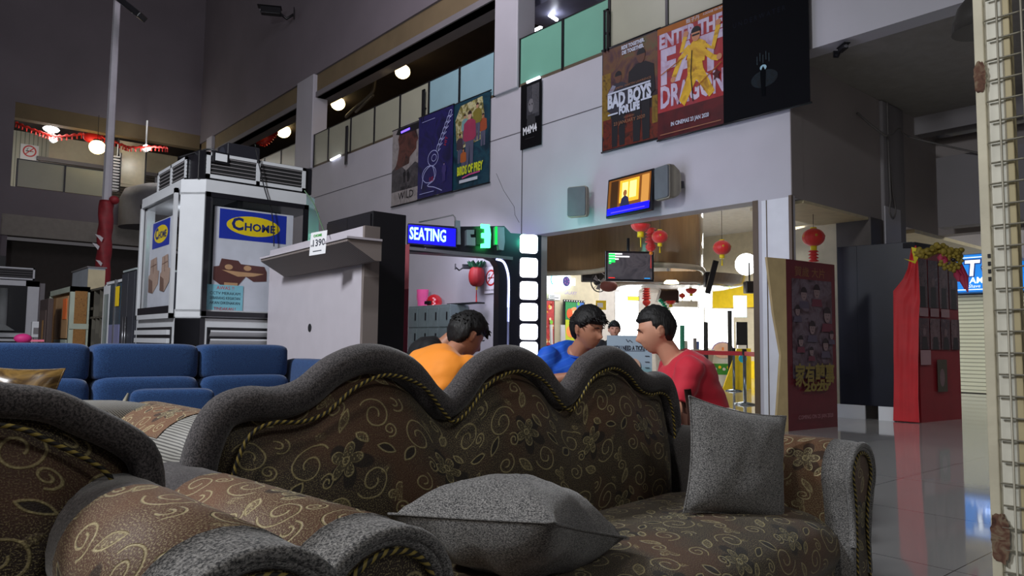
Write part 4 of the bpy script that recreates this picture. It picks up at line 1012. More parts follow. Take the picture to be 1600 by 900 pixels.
# yellow framed card, red cloth bits, fan
p = fa(931, 484, 16); tag(MB().obox((0, 0, 0), FU, Z3, FN, .22, .2, .02, yel, ).obox(FN * .021 + FU * .03 + Z3 * .05, FU, Z3, FN, .12, .1, .004, wht).build('framed_card', loc=p), 'small yellow card on the grey wall right of the man in blue', 'card')
p = fa(936, 441, 14.5); e = empty('wall_fan', p, -YAW + .5, 'dark wall-mounted fan below the television corner', 'fan')
q = MB(); q.tube([(math.cos(a_) * .19, 0, math.sin(a_) * .19) for a_ in [i * math.pi / 10 for i in range(20)]], .012, blk, 6, closed=True)
for i in range(8): a_ = i * math.pi / 4; q.cyl((0, -.03, 0), (math.cos(a_) * .19, 0, math.sin(a_) * .19), .005, blk, 4)
q.build('cage', e)
for i in range(3):
    a_ = i * 2.09; MB().poly((0, 0, 0), VX, Z3, [(0, 0), (math.cos(a_) * .16, math.sin(a_) * .16), (math.cos(a_ + .7) * .15, math.sin(a_ + .7) * .15)], greyp, .006).build('blade', e)
MB().ball((0, .06, 0), (.06, .1, .06), blk, 8, 10).cyl((0, .1, 0), (0, .16, .25), .025, blk, 8).build('motor', e)
p = fa(930, 428, 15.0); tag(MB().box((0, 0, 0), (.55, .3, .32), mat('speaker_dark', (44, 40, 42), .7), rz=-YAW, bev=.02).box((0, 0, 0), (.4, .34, .2), blkm, rz=-YAW).build('ceiling_speaker', loc=p), 'dark box speaker above the fan at the corner of the beige wall', 'speaker')
tag(MB().ball((0, 0, 0), (.17, .17, .11), mat('basket_brown', (120, 60, 48), .7, bump=.4), 8, 14).build('ornament', loc=fa(951, 447, 14.0)), 'brown-red round ornament hanging below the television', 'ornament')
# brown lower ring light panel with round lamps
q = MB(); rows = []
dc = fa(1048, 432, 16.2)
rows = [[Vector((dc.x + r_ * math.cos(a_), dc.y + r_ * math.sin(a_), z_)) for a_ in [2 * math.pi * j / 36 for j in range(36)]] for r_, z_ in ((.05, 2.24), (1.2, 2.26), (1.55, 2.34), (1.6, 2.5))]
q.grid(rows, brl, closed_v=True, caps=True); struct('trim_15', q)
tag(MB().lathe([(.14, 0), (.14, .02), (.1, .06)], emit('down_glow', (255, 240, 190), 12), 16).build('downlight', loc=fa(1049, 443, 14.2)), 'round glowing downlight under the brown drum', 'light')
# bright menu boxes behind the counter
menu = emit('menu_white', (255, 255, 250), 7); menuy = emit('menu_yellow', (255, 240, 60), 2.2)
def lightbox(px0, px1, py0, py1, D, mt, lab, d=.1, name='menu_light_box'):
    a0 = fa(px0, py1, D); a1 = fa(px1, py0, D); w = (a1 - a0).dot(FU); h = a1.z - a0.z
    e = empty(name, a0, 0, lab, 'light box')
    MB().obox((0, 0, 0), FU, Z3, FN, w, h, d, whitep).build('casing', e)
    MB().obox(FN * d + FU * .02 + Z3 * .02, FU, Z3, FN, w - .04, h - .04, .01, mt).build('glowing_panel', e); return e
lightbox(960, 998, 455, 525, 17.5, menu, 'tall glowing white panel between the grey wall and the man in red')
lightbox(980, 999, 463, 470, 17.3, menuy, 'small yellow glowing panel on the tall white one', .02)
lightbox(1046, 1100, 480, 552, 19.8, menu, 'large glowing white menu behind the man in red')
lightbox(1102, 1146, 482, 545, 19.2, menu, 'glowing white menu between the two dark posts')
lightbox(1090, 1112, 462, 482, 18.0, menu, 'glowing white box above the menus')
lightbox(1146, 1166, 462, 496, 20, emit('arch_cyan_white', (225, 250, 250), 3), 'round-topped pale screen at the right of the menus')
lightbox(1150, 1166, 506, 540, 19.6, emit('blob_yellow_white', (240, 255, 170), 3.5), 'pale yellow glowing figure box in the black shelf', .06)
lightbox(1060, 1112, 455, 470, 18.3, menu, 'long glowing white strip above the large menu', .1)
# ceiling ball light
tag(MB().ball((0, 0, 0), .26, emit('ball_glow', (255, 255, 255), 9), 10, 16).build('ceiling_light', loc=fa(1166, 413, 17.5)), 'large round white ceiling light beside the column', 'light')
# counter, ropes, posts
ctr_m = mat('counter_grey', (150, 142, 136), .4); cw = mat('counter_white', (225, 226, 228), .3)
A_ = on(2, 0, 1111, 605)
e = empty('service_counter', A_, -YAW, 'grey slanted service counter behind the man in red', 'counter')
def cloc(px, py, D): p = fa(px, py, D); return p
D_ = (A_ - EYE).dot(FW)
hc = fa(1111, 549, D_).z
q = MB(); q.poly((0, 0, 0), VX, Z3, [(-1.25, 0), (-.0, 0), (.08, hc), (-1.3, hc)], ctr_m, .5, N=(0, 1, 0)); q.build('front', e)
MB().bx(-1.35, .1, -.04, .55, hc, hc + .04, ctr_m, bev=.01).build('worktop', e)
tag(MB().bx(-.16, .16, -.05, .05, 0, .02, mirrorg).box((-.06, 0, .16), (.08, .06, .28), greyp, bev=.01).box((.04, 0, .12), (.12, .05, .2), mat('blue_card', (70, 100, 170), .4), bev=.01).build('card_stand', loc=e.matrix_world @ Vector((0, 0, 0)) if 0 else fa(1088, 547, D_ - .2)), 'dark card stand with blue and grey cards on the grey counter', 'stand')
tag(MB().obox((0, 0, 0), FU, Z3 + FN * -.2, FN, .12, .2, .02, mat('card_grey', (150, 150, 140), .5)).build('price_card', loc=fa(1067, 545, D_ - .2)), 'grey tilted card standing at the left end of the counter', 'card')
chrome = mat('post_chrome', (110, 120, 130), .25, metal=.9)
def stanchion(px, py, lab, h=.98):
    g = on(2, 0, px, py); e = empty('queue_post', g, 0, lab, 'post', 'metal queue barrier posts')
    MB().lathe([(.19, 0), (.19, .02), (.05, .045), (.03, .05)], chrome, 24).build('base', e)
    MB().cyl((0, 0, .04), (0, 0, h), .03, chrome, 14).build('pole', e)
    MB().cyl((0, 0, h - .12), (0, 0, h + .01), .04, blk, 14).build('belt_head', e); return g
g1 = stanchion(1147, 611, 'thin metal queue post standing farther into the foyer')
g2 = stanchion(1164, 632, 'metal queue post next to the white column')
g3 = Vector((9.6, 5.62, 0)); g0 = on(2, 0, 1020, 618)
stanchion(1004, 622, 'metal queue post hidden behind the man in red')
belt = mat('belt_red', (190, 40, 50), .6)
def strap(a, c, lab):
    q = MB(); d_ = (c - a).normalized(); q.obox(a, d_, Z3, d_.cross(Z3), (c - a).length, .075, .006, belt); tag(q.build('barrier_belt'), lab, 'belt')
g4 = on(2, 0, 1004, 622)
strap(g4 + Z3 * .87, g2 + Z3 * .87, 'red barrier belt stretched between the queue posts in front of the counter')
strap(g2 + Z3 * .87, Vector((W + .46, 5.46, .87)), 'short red barrier belt ending at the white column')
for px, y0, y1, D, lab in ((1103, 503, 548, 17.2, 'dark slim post between the two large menus'), (1141, 485, 575, 17.6, 'dark slim post right of the large menus'), (1066, 508, 535, 17, 'green and grey slim post left of the menus')):
    a, c = fa(px, y1, D), fa(px, y0, D); tag(MB().bx(-.04, .04, -.04, .04, 0, c.z, blk if 'green' not in lab else mat('post_green', (30, 140, 110), .4), bev=.008).build('slim_post', loc=(a.x, a.y, 0)), lab, 'post')
# counter front with generic colourful print (round face-like disc, grass, flowers)
a0 = fa(1113, 592, 19.0); w_ = (fa(1146, 592, 19.0) - a0).dot(FU)
e = empty('display_counter', (a0.x, a0.y, 0), 0, 'low white display counter with a green grass and flowers print', 'counter')
MB().obox((0, 0, .0), FU, Z3, FN, w_, fa(1113, 543, 19).z, .1, cw).build('body', e)
q = MB(); q.obox(FN * .1 + Z3 * .3, FU, Z3, FN, w_, .28, .01, mat('grass_print', (60, 150, 60), .5)); a = Art(q, FN * .112 + Z3 * .3, FU, Z3, FN)
for i in range(5): a.ell(w_ * (.1 + .2 * i), .14 + .05 * (i % 2), .04, .04, yel if i % 2 else wht, 10)
a.poly(ell(w_ * .45, .62, .26, .2, 24), mat('print_skin_pink', (240, 200, 180), .5)); a.line(ell(w_ * .45, .62, .27, .21, 24, 0, 180), .03, mat('print_lilac', (150, 130, 190), .5)); a.rect(w_ * .4, w_ * .5, .62, .7, mat('print_orange3', ()))
q.build('printed_front', e)
q = MB(); yb = fa(1128, 597, 17.5); yt = fa(1168, 545, 17.5)
q.poly((0, 0, 0), FU, Z3, [(0, 0), (.62, 0), (.62, yt.z - .0), (.34, yt.z), (.25, .7)], yel, .06, N=FN)
tag(q.build('sloped_counter', loc=(yb.x, yb.y, 0)), 'slanted yellow counter panel next to the column', 'panel')
p = fa(1160, 560, 17.0); tag(MB().poly((0, 0, 0), FU, Z3, ell(0, 0, .09, .1, 16), mat('print_cyan', (40, 180, 210), .4), .04, N=FN).build('cyan_disc', loc=p), 'small cyan disc on the yellow panel', 'decoration')
p = fa(1150, 541, 18.5); e = empty('snack_shelf', (p.x, p.y, 0), 0, 'black shelf unit with a white box at the right end of the counters', 'shelf')
hh = fa(1150, 503, 18.5).z; MB().obox((0, 0, 0), FU, Z3, FN, .28, hh, .04, blk).build('back', e); MB().obox(FN * .04, FU, Z3, FN, .28, p.z - .05, .25, yel).build('base', e)
tag(MB().obox((0, 0, 0), FU, Z3, FN, .2, .17, .14, whitep).build('white_box', loc=fa(1151, 550, 18.2)), 'white box standing on the yellow counter beside the column', 'box')
# green tinsel and floating star shapes
tin = mat('tinsel_green', (40, 190, 150), .3, metal=.5)
q = MB(); q.tube(catmull([fa(1030, 468, 15.6), fa(1036, 474, 15.6), fa(1042, 484, 15.6), fa(1047, 494, 15.6)], 8), [.04 * (1 + .6 * math.sin(i * 2.2)) for i in range(25)], tin, 6); tag(q.build('tinsel'), 'green tinsel strand above the head of the man in red', 'tinsel')
tag(MB().ball((0, 0, 0), (.06, .03, .09), mat('star_cyan', (60, 190, 220), .4), 6, 8).build('hanging_charm', loc=fa(1092, 439, 15)), 'small cyan hanging charm above the bright counter', 'decoration')
# dark projector box hung in foyer
e = empty('spot_fixture', fa(1045, 462, 16.5), -YAW, 'brown slanted duct box hanging behind the small red lanterns', 'fixture')
MB().poly((0, 0, 0), VX, Z3, [(-.24, -.12), (.22, -.16), (.22, .14), (-.16, .14)], mat('duct_brown', (70, 52, 48), .5), .3, N=(0, 1, 0)).build('housing', e)
MB().cyl((0, .1, .1), (0, .1, 1.5), .02, blk, 6).build('hanger', e)
q = MB(); q.box((0, 0, 0), (.06, .05, .62), blk, M=Matrix.Translation(fa(1112, 433, 13.5)) @ Matrix.Rotation(-YAW, 4, 'Z') @ Matrix.Rotation(.26, 4, 'Y') @ Matrix.Diagonal((1.6, 1, 1, 1)))
tag(q.build('hanging_bar'), 'dark slanting bar hanging beside the brown drum', 'bar')
q = MB(); q.box((0, 0, 0), (.12, .14, .3), blk, rz=-YAW, bev=.01); tag(q.build('projector', loc=fa(1105, 437, 14.2)), 'small dark projector fixed beside the slanting bar', 'projector')
tag(MB().box((0, 0, 0), (.2, .2, .24), blk, rz=-YAW, bev=.02).cyl((0, 0, .1), (0, 0, .5), .02, blk, 6).build('spot_lamp', loc=fa(1171, 449, 14.8)), 'black spot lamp hanging by the column at the far right of the entrance', 'lamp')

# standing sign with ticket message (face picture left plain)
p0 = fa(1000, 592, 5.4); e = empty('message_sign', (fa(948, 590, 5.4).x, fa(948, 590, 5.4).y, 0), 0, 'pale blue standing sign reading YOU NEED A TICKET', 'sign')
pz0, pz1 = fa(948, 594, 5.4).z, fa(948, 524, 5.4).z; wS = (fa(1018, 590, 5.4) - fa(948, 590, 5.4)).dot(FU)
m_, t_, b__ = newmat('sign_sky_print'); MC['sign_sky_print'] = m_
tcx = t_.nodes.new('ShaderNodeTexCoord'); sx_ = t_.nodes.new('ShaderNodeSeparateXYZ'); rp_ = t_.nodes.new('ShaderNodeValToRGB'); t_.links.new(tcx.outputs['Object'], sx_.inputs[0]); 
rp_.color_ramp.elements[0].position = pz0 - .0; rp_.color_ramp.elements[0].color = srgb(90, 190, 180); rp_.color_ramp.elements[1].position = min(.99, pz0 + .12); rp_.color_ramp.elements[1].color = srgb(176, 196, 214)
t_.links.new(sx_.outputs['Z'], rp_.inputs[0]); t_.links.new(rp_.outputs[0], b__.inputs['Base Color'])
q = MB(); q.obox(Z3 * pz0, FU, Z3, FN, wS, pz1 - pz0, .02, m_); a = Art(q, FN * .022 + Z3 * pz0, FU, Z3, FN); H_ = pz1 - pz0
ink = mat('ink_navy', (40, 44, 60), .6)
a.text('YOU NEED A TICKET', wS * .52, H_ * .72, .045, ink, width=wS * .74, bold=.001); a.rect(wS * .2, wS * .84, H_ * .655, H_ * .668, mat('ink_light', (120, 130, 150), .6))
a.line([(wS * .42, H_ * .92), (wS * .46, H_ * .86), (wS * .5, H_ * .9), (wS * .56, H_ * .85)], .005, ink)
for k in range(4): a.rect(wS * .84, wS * .94, H_ * (.54 - .13 * k), H_ * (.555 - .13 * k), ink)
a.ell(wS * .6, H_ * .32, wS * .14, H_ * .17, mat('plain_peach', (222, 180, 156), .6), 24)
q.build('printed_panel', e)
MB().obox(FU * wS * .3, FU, Z3, FN, wS * .4, pz0, .03, whitep).obox(FU * wS * .1 - FN * .12, FU, Z3, FN, wS * .8, .02, .3, whitep).build('stand', e)

# ================================================================ right side: standee, blue board, red kiosk, shop
s0 = on(2, 0, 1232, 674); s1 = on(2, 0, 1309, 666.5); su_ = (s1 - s0).normalized(); sw_ = (s1 - s0).length; sn = Vector((su_.y, -su_.x, 0)); Ds = (s0 - EYE).dot(FW)
Hs = fa(1227, 402, Ds).z
e = empty('movie_standee', s0, 0, 'tall dark red cardboard standee with grey faces and gold Chinese title', 'standee')
mar = mat('standee_maroon', (88, 26, 34), .35, var=.1, coat=.3)
MB().obox((0, 0, 0), su_, Z3, -sn, sw_, Hs, .03, mar).build('front_panel', e)
card = mat('card_tan', (182, 160, 116), .7)
# folded side wing, pinched at the middle as a zigzag
wd = -Vector((math.cos(.12), math.sin(.12), 0))
q = MB(); zz = [(0, 0), (0, Hs), (-.36, Hs + .0), (-.25, Hs * .68), (-.12, Hs * .44), (-.20, .3), (-.24, 0)]
q.poly((0, 0, 0), su_ * .92 + sn * .1, Z3, zz, card, .03, N=-sn); q.build('side_wing', e)
q = MB(); O = sn * .002; a = Art(q, O, su_, Z3, sn, .0006); w, h = sw_, Hs
a.text('賀歲 大片', w * .48, h * .93, .14, mat('print_dull_gold', (120, 86, 56), .6), width=w * .62)
a.rect(w * .1, w * .92, h * .30, h * .89, mixmat('print_faded_photo', [(44, 26, 32), (76, 60, 68), (92, 80, 90), (50, 32, 38)], 5))
fc = mat('print_grey_face', (116, 96, 98), .6); hr = mat('print_dark_hair', (36, 26, 32), .6); cl = [mat('print_cloth_grey', (70, 62, 78), .6), mat('print_cloth_wine', (90, 40, 54), .6)]
for i, (x, y, s_) in enumerate(((.34, .80, .075), (.60, .82, .08), (.20, .70, .06), (.80, .68, .09), (.48, .60, .075), (.24, .52, .06), (.74, .50, .07), (.44, .46, .05), (.86, .56, .05))):
    a.poly([(w * x - s_ * 1.5, h * y - s_ * 2.4), (w * x - s_ * 1.2, h * y - s_ * 1.2), (w * x + s_ * 1.2, h * y - s_ * 1.2), (w * x + s_ * 1.5, h * y - s_ * 2.4)], cl[i % 2])
    a.ell(w * x, h * y, s_ * .8, s_ * 1.1, fc, 18); a.poly(ell(w * x, h * y + s_ * .3, s_ * .9, s_ * .95, 14, 0, 180), hr)
    for dx in (-.3, .3): a.ell(w * x + s_ * dx, h * y, s_ * .12, s_ * .06, hr, 8)
    a.rect(w * x - s_ * .22, w * x + s_ * .22, h * y - s_ * .58, h * y - s_ * .5, hr)
gp = mat('print_gold_title', (112, 98, 46), .5)
a.text('家有囍事', w * .5, h * .31, .30, gp, width=w * .8, bold=.008); a.text('2020', w * .52, h * .245, .13, gp, width=w * .5, bold=.006)
a.text('COMING ON 25 JAN 2020', w * .5, h * .075, .07, mat('print_silver_red', (150, 110, 116), .6), width=w * .7)
q.build('printed_picture', e)

def plane_pt(P0, U, px, py, n):
    d = ray(px, py); t_ = (P0 - EYE).dot(n) / d.dot(n); p = EYE + d * t_; return ((p - P0).dot(U), p.z)
b0 = on(2, 0, 1309, 652); b1 = on(2, 0, 1437, 661)
bu = (b1 - b0).normalized(); bn = Vector((bu.y, -bu.x, 0)); bn = bn if bn.dot(Vector((b0.x, b0.y, 0))) < 0 else -bn
navyb = mat('board_navy', (14, 17, 32), .4, var=.25, scale=2.5, coat=.0, spec=.3)
e = empty('blue_display_board', b0, 0, 'tall glossy dark blue board on white feet between the standee and the red kiosk', 'board')
Q = lambda x, y: plane_pt(b0, bu, x, y, bn)
bt, bt2 = Q(1308, 388), Q(1425, 376); bb = Q(1310, 631)
bt = (bt[0], (bt[1] + bt2[1]) / 2 + .0); bt2 = (bt2[0], bt[1])
xm = Q(1341, 500)[0]; xe = Q(1396, 600)[0]
MB().obox(Z3 * bb[1] + bu * bt[0], bu, Z3, -bn, xm - bt[0], bt[1] - bb[1], .04, navyb, bev=.004).build('panel', e)
MB().obox(Z3 * bb[1] + bu * xm + bn * .01, bu, Z3, -bn, .62 + bt2[0] - xm - .62, bt[1] - bb[1], .04, navyb, bev=.004).build('panel', e)
for x0_, x1_ in ((1309, 1352), (1373, 1398)):
    a_, c_ = Q(x0_, 640)[0], Q(x1_, 640)[0]; MB().obox(bu * a_ + bn * .02, bu, Z3, -bn, c_ - a_, bb[1], .05, whitep).build('foot', e)
# red kiosk
k0 = b1; k1 = on(2, 0, 1503, 654.5); ku = (k1 - k0).normalized(); kw = (k1 - k0).length; kn = Vector((ku.y, -ku.x, 0)); Dk = (k0 - EYE).dot(FW)
Hk = fa(1437, 376, Dk).z
Q2 = lambda x, y: plane_pt(k0, ku, x, y, kn)
e = empty('red_notice_kiosk', k0, 0, 'red notice kiosk covered in dim posters and white cards, with a black top', 'kiosk')
kr = mat('kiosk_red', (130, 24, 34), .5, var=.08); 
MB().obox(ku * .05, ku, Z3, -kn, kw - .05, Hk * .97, .34, kr).build('body', e)
MB().obox(Z3 * Hk * .97 - ku * .05 + kn * .03, ku, Z3, -kn, kw + .1, Hk * .03, .40, blk).build('top_cap', e)
q = MB(); a = Art(q, kn * .002, ku, Z3, kn, .0008)
dimp = mixmat('print_dim_stars', [(40, 26, 34), (90, 60, 66), (60, 40, 50), (110, 90, 100)], 7); dimp2 = mixmat('print_dim_group', [(56, 40, 48), (110, 84, 88), (64, 34, 42)], 9)
zA, zB = Q2(1440, 480)[1], Q2(1440, 405)[1]
xs_ = [.03, kw * .27, kw * .52, kw * .76, kw - .02]
for i in range(4):
    a.rect(xs_[i] + .01, xs_[i + 1] - .01, zA, zB, dimp if i % 2 else dimp2)
    x_ = (xs_[i] + xs_[i + 1]) / 2; a.poly([(x_ - .08, zA), (x_ - .07, zA + .3), (x_ + .07, zA + .3), (x_ + .08, zA)], hr); a.ell(x_, zA + .38, .045, .06, mat('print_dim_face', (112, 88, 92), .6))
zC, zD = Q2(1440, 546)[1], Q2(1440, 497)[1]
for i in range(4):
    a.rect(xs_[i] + .01, xs_[i + 1] - .01, zC, zD, dimp2 if i % 2 else dimp)
    x_ = (xs_[i] + xs_[i + 1]) / 2; a.ell(x_, zC + .25, .04, .055, mat('print_dim_face', ())); a.poly([(x_ - .09, zC), (x_ - .06, zC + .18), (x_ + .06, zC + .18), (x_ + .09, zC)], hr)
pc = mat('card_pale', (150, 116, 122), .6)
for i in range(3): a.rect(.04 + i * kw * .25, .04 + i * kw * .25 + kw * .2, Q2(1440, 494)[1], Q2(1440, 481)[1], pc)
a.rect(.03, kw * .26, Q2(1440, 570)[1], Q2(1440, 547)[1], pc); a.rect(kw * .4, kw * .63, Q2(1470, 612)[1], Q2(1470, 562)[1], mat('card_dark_green', (70, 62, 50), .6)); a.ell(kw * .51, Q2(1470, 590)[1], .07, .13, mat('print_dim_face', ()))
q.build('posters', e)
# red cloth over kiosk edge
cloth = mat('red_cloth', (196, 26, 36), .6, bump=.15, bscale=14, sheen=.3)
out = [(1425, 388), (1420, 420), (1412, 436), (1397, 455), (1398, 540), (1398, 600), (1397, 658)]
innr = [(1433, 384), (1436, 420), (1439, 470), (1437, 500), (1436, 560), (1436, 620), (1438, 662)]
rows = []
for i in range(25):
    f_ = i / 24 * 6; k_ = min(int(f_), 5); fr = f_ - k_
    A1 = [out[k_][j] * (1 - fr) + out[k_ + 1][j] * fr for j in (0, 1)]; B1 = [innr[k_][j] * (1 - fr) + innr[k_ + 1][j] * fr for j in (0, 1)]
    r_ = []
    for j in range(13):
        s_ = j / 12; x_, z_ = Q(A1[0] * (1 - s_) + B1[0] * s_, A1[1] * (1 - s_) + B1[1] * s_)
        dep = .05 + .02 * math.sin(s_ * 9 + i * .5) * (1 - i / 26) + .006 * math.sin(s_ * 21)
        if i in (16, 17): dep += .012
        r_.append(b0 + bu * x_ + bn * dep + Z3 * max(.012, z_) - Vector((0, 0, 0)))
    rows.append(r_)
rows2 = [[p - bn * .012 for p in r_][::-1] for r_ in rows]
q = MB(); q.grid(rows, cloth); q.grid(rows2, cloth)
q.grid([[r_[0], r2[-1]] for r_, r2 in zip(rows, rows2)], cloth); q.grid([[r2[0], r_[-1]] for r_, r2 in zip(rows, rows2)], cloth)
tag(q.build('red_cloth'), 'bright red cloth hanging down the left edge of the kiosk to the floor', 'cloth')
# yellow and olive fabric mask/flowers across the top
ol = mat('fabric_olive', (134, 116, 36), .7, var=.3, scale=20, bump=.5); yc = mat('fabric_yellow', (206, 190, 30), .6); pk = mat('fabric_pink', (160, 40, 70), .6)
e = empty('lion_dance_cloth', fa(1450, 395, Dk - .35), 0, 'yellow and olive ruffled festive cloth with pink tassels draped over the kiosk top', 'decoration')
o_ = e.location.copy()
q = MB()
q.grid([[fa(1424, 386, Dk - .3) - o_, fa(1428, 408, Dk - .3) - o_, fa(1412, 404, Dk - .35) - o_], [fa(1434, 388, Dk - .35) - o_, fa(1437, 399, Dk - .35) - o_, fa(1430, 412, Dk - .3) - o_]], yc)
q.build('yellow_corner', e)
q = MB(); random.seed(5)
for i in range(46):
    t_ = i / 45; px = 1430 + 72 * t_; py = 392 + 5 * math.sin(t_ * 9) + random.uniform(-5, 6)
    c = fa(px, py, Dk - .32 + random.uniform(-.06, .08)) - o_; q.ball(c, (random.uniform(.03, .065), .04, random.uniform(.025, .05)), ol, 6, 9)
q.build('ruffle', e)
q = MB(); c0 = fa(1486, 409, Dk - .36) - o_
for i in range(26):
    a_ = i * 2.4; r_ = .02 + .11 * (i / 26) ** .5; q.ball(c0 + FU * math.cos(a_) * r_ * 1.2 + Z3 * math.sin(a_) * r_, (.035, .03, .03), ol, 6, 8)
q.ball(c0 + FN * .05 + Z3 * .02, .028, blk, 6, 8); q.build('flower_head', e)
q = MB()
for (x0_, y0_, x1_, y1_) in ((1473, 396, 1476, 418), (1470, 398, 1468, 408), (1500, 410, 1512, 456), (1496, 415, 1508, 452), (1492, 420, 1498, 440)):
    q.tube([fa(x0_, y0_, Dk - .34) - o_, fa((x0_ + x1_) / 2 + 1, (y0_ + y1_) / 2, Dk - .36) - o_, fa(x1_, y1_, Dk - .34) - o_], [.02, .05, .01], pk, 7)
q.build('tassels', e)
# red sign strip visible between standee and board
tag(MB().bx(0, .35, 0, .03, 0, .55, redm).bx(.05, .3, -.01, 0, .2, .4, yel).build('red_wall_sign', loc=on(1, YC + 1.1, 1298, 470)), 'small red and yellow sign glimpsed between the standee and the blue board', 'sign')

# --- shop with shutter and blue sign, far right
shx = 19.5
shut = stripes('shutter_white', (214, 216, 196), (150, 152, 134), 11, .72, axis=2, uvmap=False, bump=.6, rough=.45)
e = empty('shop_shutter', (shx, 3.4, 0), 0, 'pale ribbed roller shutter of the closed shop', 'shutter')
for k in range(3):
    y0_ = 3.1 - k * 1.28 + .45
    MB().bx(-.03, .03, y0_ - 1.16, y0_, .02, 2.3, shut).build('shutter_panel', e)
    MB().bx(-.07, .05, y0_, y0_ + .12, 0, 2.31, mat('shutter_post', (190, 190, 172), .5)).build('post', e)
MB().bx(-.06, -.03, 3.3, 3.42, 1.05, 1.2, mirrorg).build('lock', e)
sb = mat('shop_blue', (30, 110, 190), .4)
e = empty('shop_sign', (shx - .1, 6.9, 2.33), 0, 'glowing blue shop sign with large white letters TO', 'sign')
MB().bx(-.15, .12, -5.5, 0, 0, .92, sb).build('casing', e)
q = MB(); q.obox((-.152, 0, .03), (0, -1, 0), Z3, (-1, 0, 0), 5.5, .86, .004, emit('shop_blue_glow', (16, 116, 205), .9)); a = Art(q, (-.157, 0, .03), (0, -1, 0), Z3, (-1, 0, 0), .002)
sw2 = emit('shop_white_glow', (220, 235, 255), 1.1)
a.rect(0, 5.5, .79, .81, sw2); a.rect(0, 5.5, .04, .06, sw2)
yT = 6.9 - on(0, shx, 1524, 425)[1]
for s_, dx_ in (('P', -.52), ('T', .0), ('O', .40)):
    a.text(s_, yT + dx_, .53, .50, emit('shop_navy', (30, 50, 120), .4), bold=.04, shear=.1)
for s_, dx_ in (('P', -.52), ('T', .0), ('O', .40)):
    a.text(s_, yT + dx_, .53, .50, sw2, bold=.015, shear=.1)
a.text('AM', yT + .1, .255, .2, sw2, bold=.004, shear=.1); a.text('& Shave', yT + .0, .125, .11, sw2, shear=.3)
q.build('lettering', e)
struct('wall_shop', MB().bx(shx + .12, shx + .3, 0, 9, 0, 4.9, gw))
struct('trim_16', MB().bx(shx - .1, shx + .05, 0, 9, 3.30, 3.6, cream))
tag(MB().bx(-.3, .3, -.03, .03, 0, .03, emit('small_screen', (160, 215, 230), 1.2)).build('x') , 'x', 'x') if 0 else None

# pendant lamp at the top right, dark and unlit
p = fa(1532, 34, 5.2); e = empty('pendant_lamp', p, 0, 'dark unlit dome pendant lamp hanging behind the metal gate', 'lamp')
MB().lathe([(.18, -.07), (.175, .0), (.14, .11), (.07, .2), (.04, .24)], mat('lamp_dark', (52, 50, 48), .4), 24).build('shade', e)
MB().cyl((0, 0, .2), (0, 0, 4.9 - p.z), .012, blk, 6).build('cord', e)
# cables along the corridor pillar
q = MB(); cab = mat('cable_grey', (96, 92, 90), .6)
X_, Y_ = 11.8, YC - .07
q.tube(catmull([(X_, Y_, 4.88), (X_, Y_, 4.2), (X_ + .02, Y_, 3.6), (X_ + .03, Y_, 3.35), (X_ - .02, Y_, 3.15), (X_ + .1, Y_, 3.05), (X_ + .2, Y_, 3.2), (X_ + .1, Y_, 3.5), (X_ + .05, Y_, 3.9)], 6), .014, cab, 6)
tag(q.build('cable'), 'grey cable looping down the corridor pillar', 'cable')
q = MB(); q.tube(catmull([(10.8, YC - .05, 4.5), (11.4, YC - .2, 4.25), (11.9, YC - .2, 4.45), (12.4, YC - .2, 4.4), (13.0, YC - 1.2, 4.0)], 8), .016, cab, 6); tag(q.build('cable'), 'sagging cable crossing the top of the corridor pillar', 'cable')

# ================================================================ metal gate at the right edge
gx = 2.62
gp_ = mat('gate_paint', (192, 186, 164), .6, var=.12, scale=5, bump=.15, bscale=30)
rust = mixmat('rust', [(60, 36, 28), (96, 66, 52), (120, 104, 84), (70, 44, 34)], 22, .9)
gy = lambda px: on(0, gx, px, 450)[1]
e = empty('metal_gate', (gx, 0, 0), 0, 'pale painted metal gate with wire mesh and rusty patches at the right edge', 'gate')
y1, y2, y3, y4 = gy(1537), gy(1553), gy(1583), gy(1594)
MB().bx(-.012, .028, y2, y1, .03, 3.6, gp_, bev=.003).build('edge_post', e)
MB().bx(.0, .008, y3, y2 + .0, .03, 3.6, mat('gate_strip_white', (206, 204, 190), .6, var=.08, scale=8)).build('flat_bar', e)
MB().bx(-.004, .032, y4, y3, .03, 3.6, mat('gate_bar_tan', (170, 158, 122), .6), bev=.003).build('inner_bar', e)
wire = mat('gate_wire', (150, 146, 132), .5, metal=.4)
for k in range(40):
    z = .12 + k * .0655
    if z > 2.9: break
    MB().cyl((-.012, y2 - .003 - .006 * (k % 2), z), (-.014, y2 - 1.0, z), .0032, wire, 6).build('mesh_wire', e)
yv = gy(1576); 
for k in range(9):
    MB().cyl((-.017, yv - k * .065, .05), (-.017, yv - k * .065, 3.6), .0034, wire, 6).build('upright_wire', e)
def patch(z, y, s_, n=40):
    q = MB(); random.seed(int(z * 100))
    pts = [(s_[0] * (1 + random.uniform(-.12, .12)) * math.copysign(abs(math.cos(a_)) ** .6, math.cos(a_)), s_[1] * (1 + random.uniform(-.10, .10)) * math.sin(a_)) for a_ in [2 * math.pi * i / n for i in range(n)]]
    q.poly((-.0135, y, z), (0, -1, 0), Z3, pts, rust, .001, N=(-1, 0, 0)); q.build('rust_patch', e)
zz_ = on(0, gx, 1535, 122)[2]; patch(zz_, (y1 + y2) / 2 + .0, (.017, .05))
zz_ = on(0, gx, 1570, 840)[2]; patch(zz_, (y1 + y2) / 2 - .01, (.025, .075))
q = MB(); q.box((-.002, y2 - .001, zz_), (.012, .012, .14), rust); q.build('latch_stub', e)
for k in range(4): 
    z = on(0, gx, 1553, 400 + k * 12)[2]; MB().box((-.0135, y2 + .006, z), (.002, .008, .012), blk).build('slot', e)
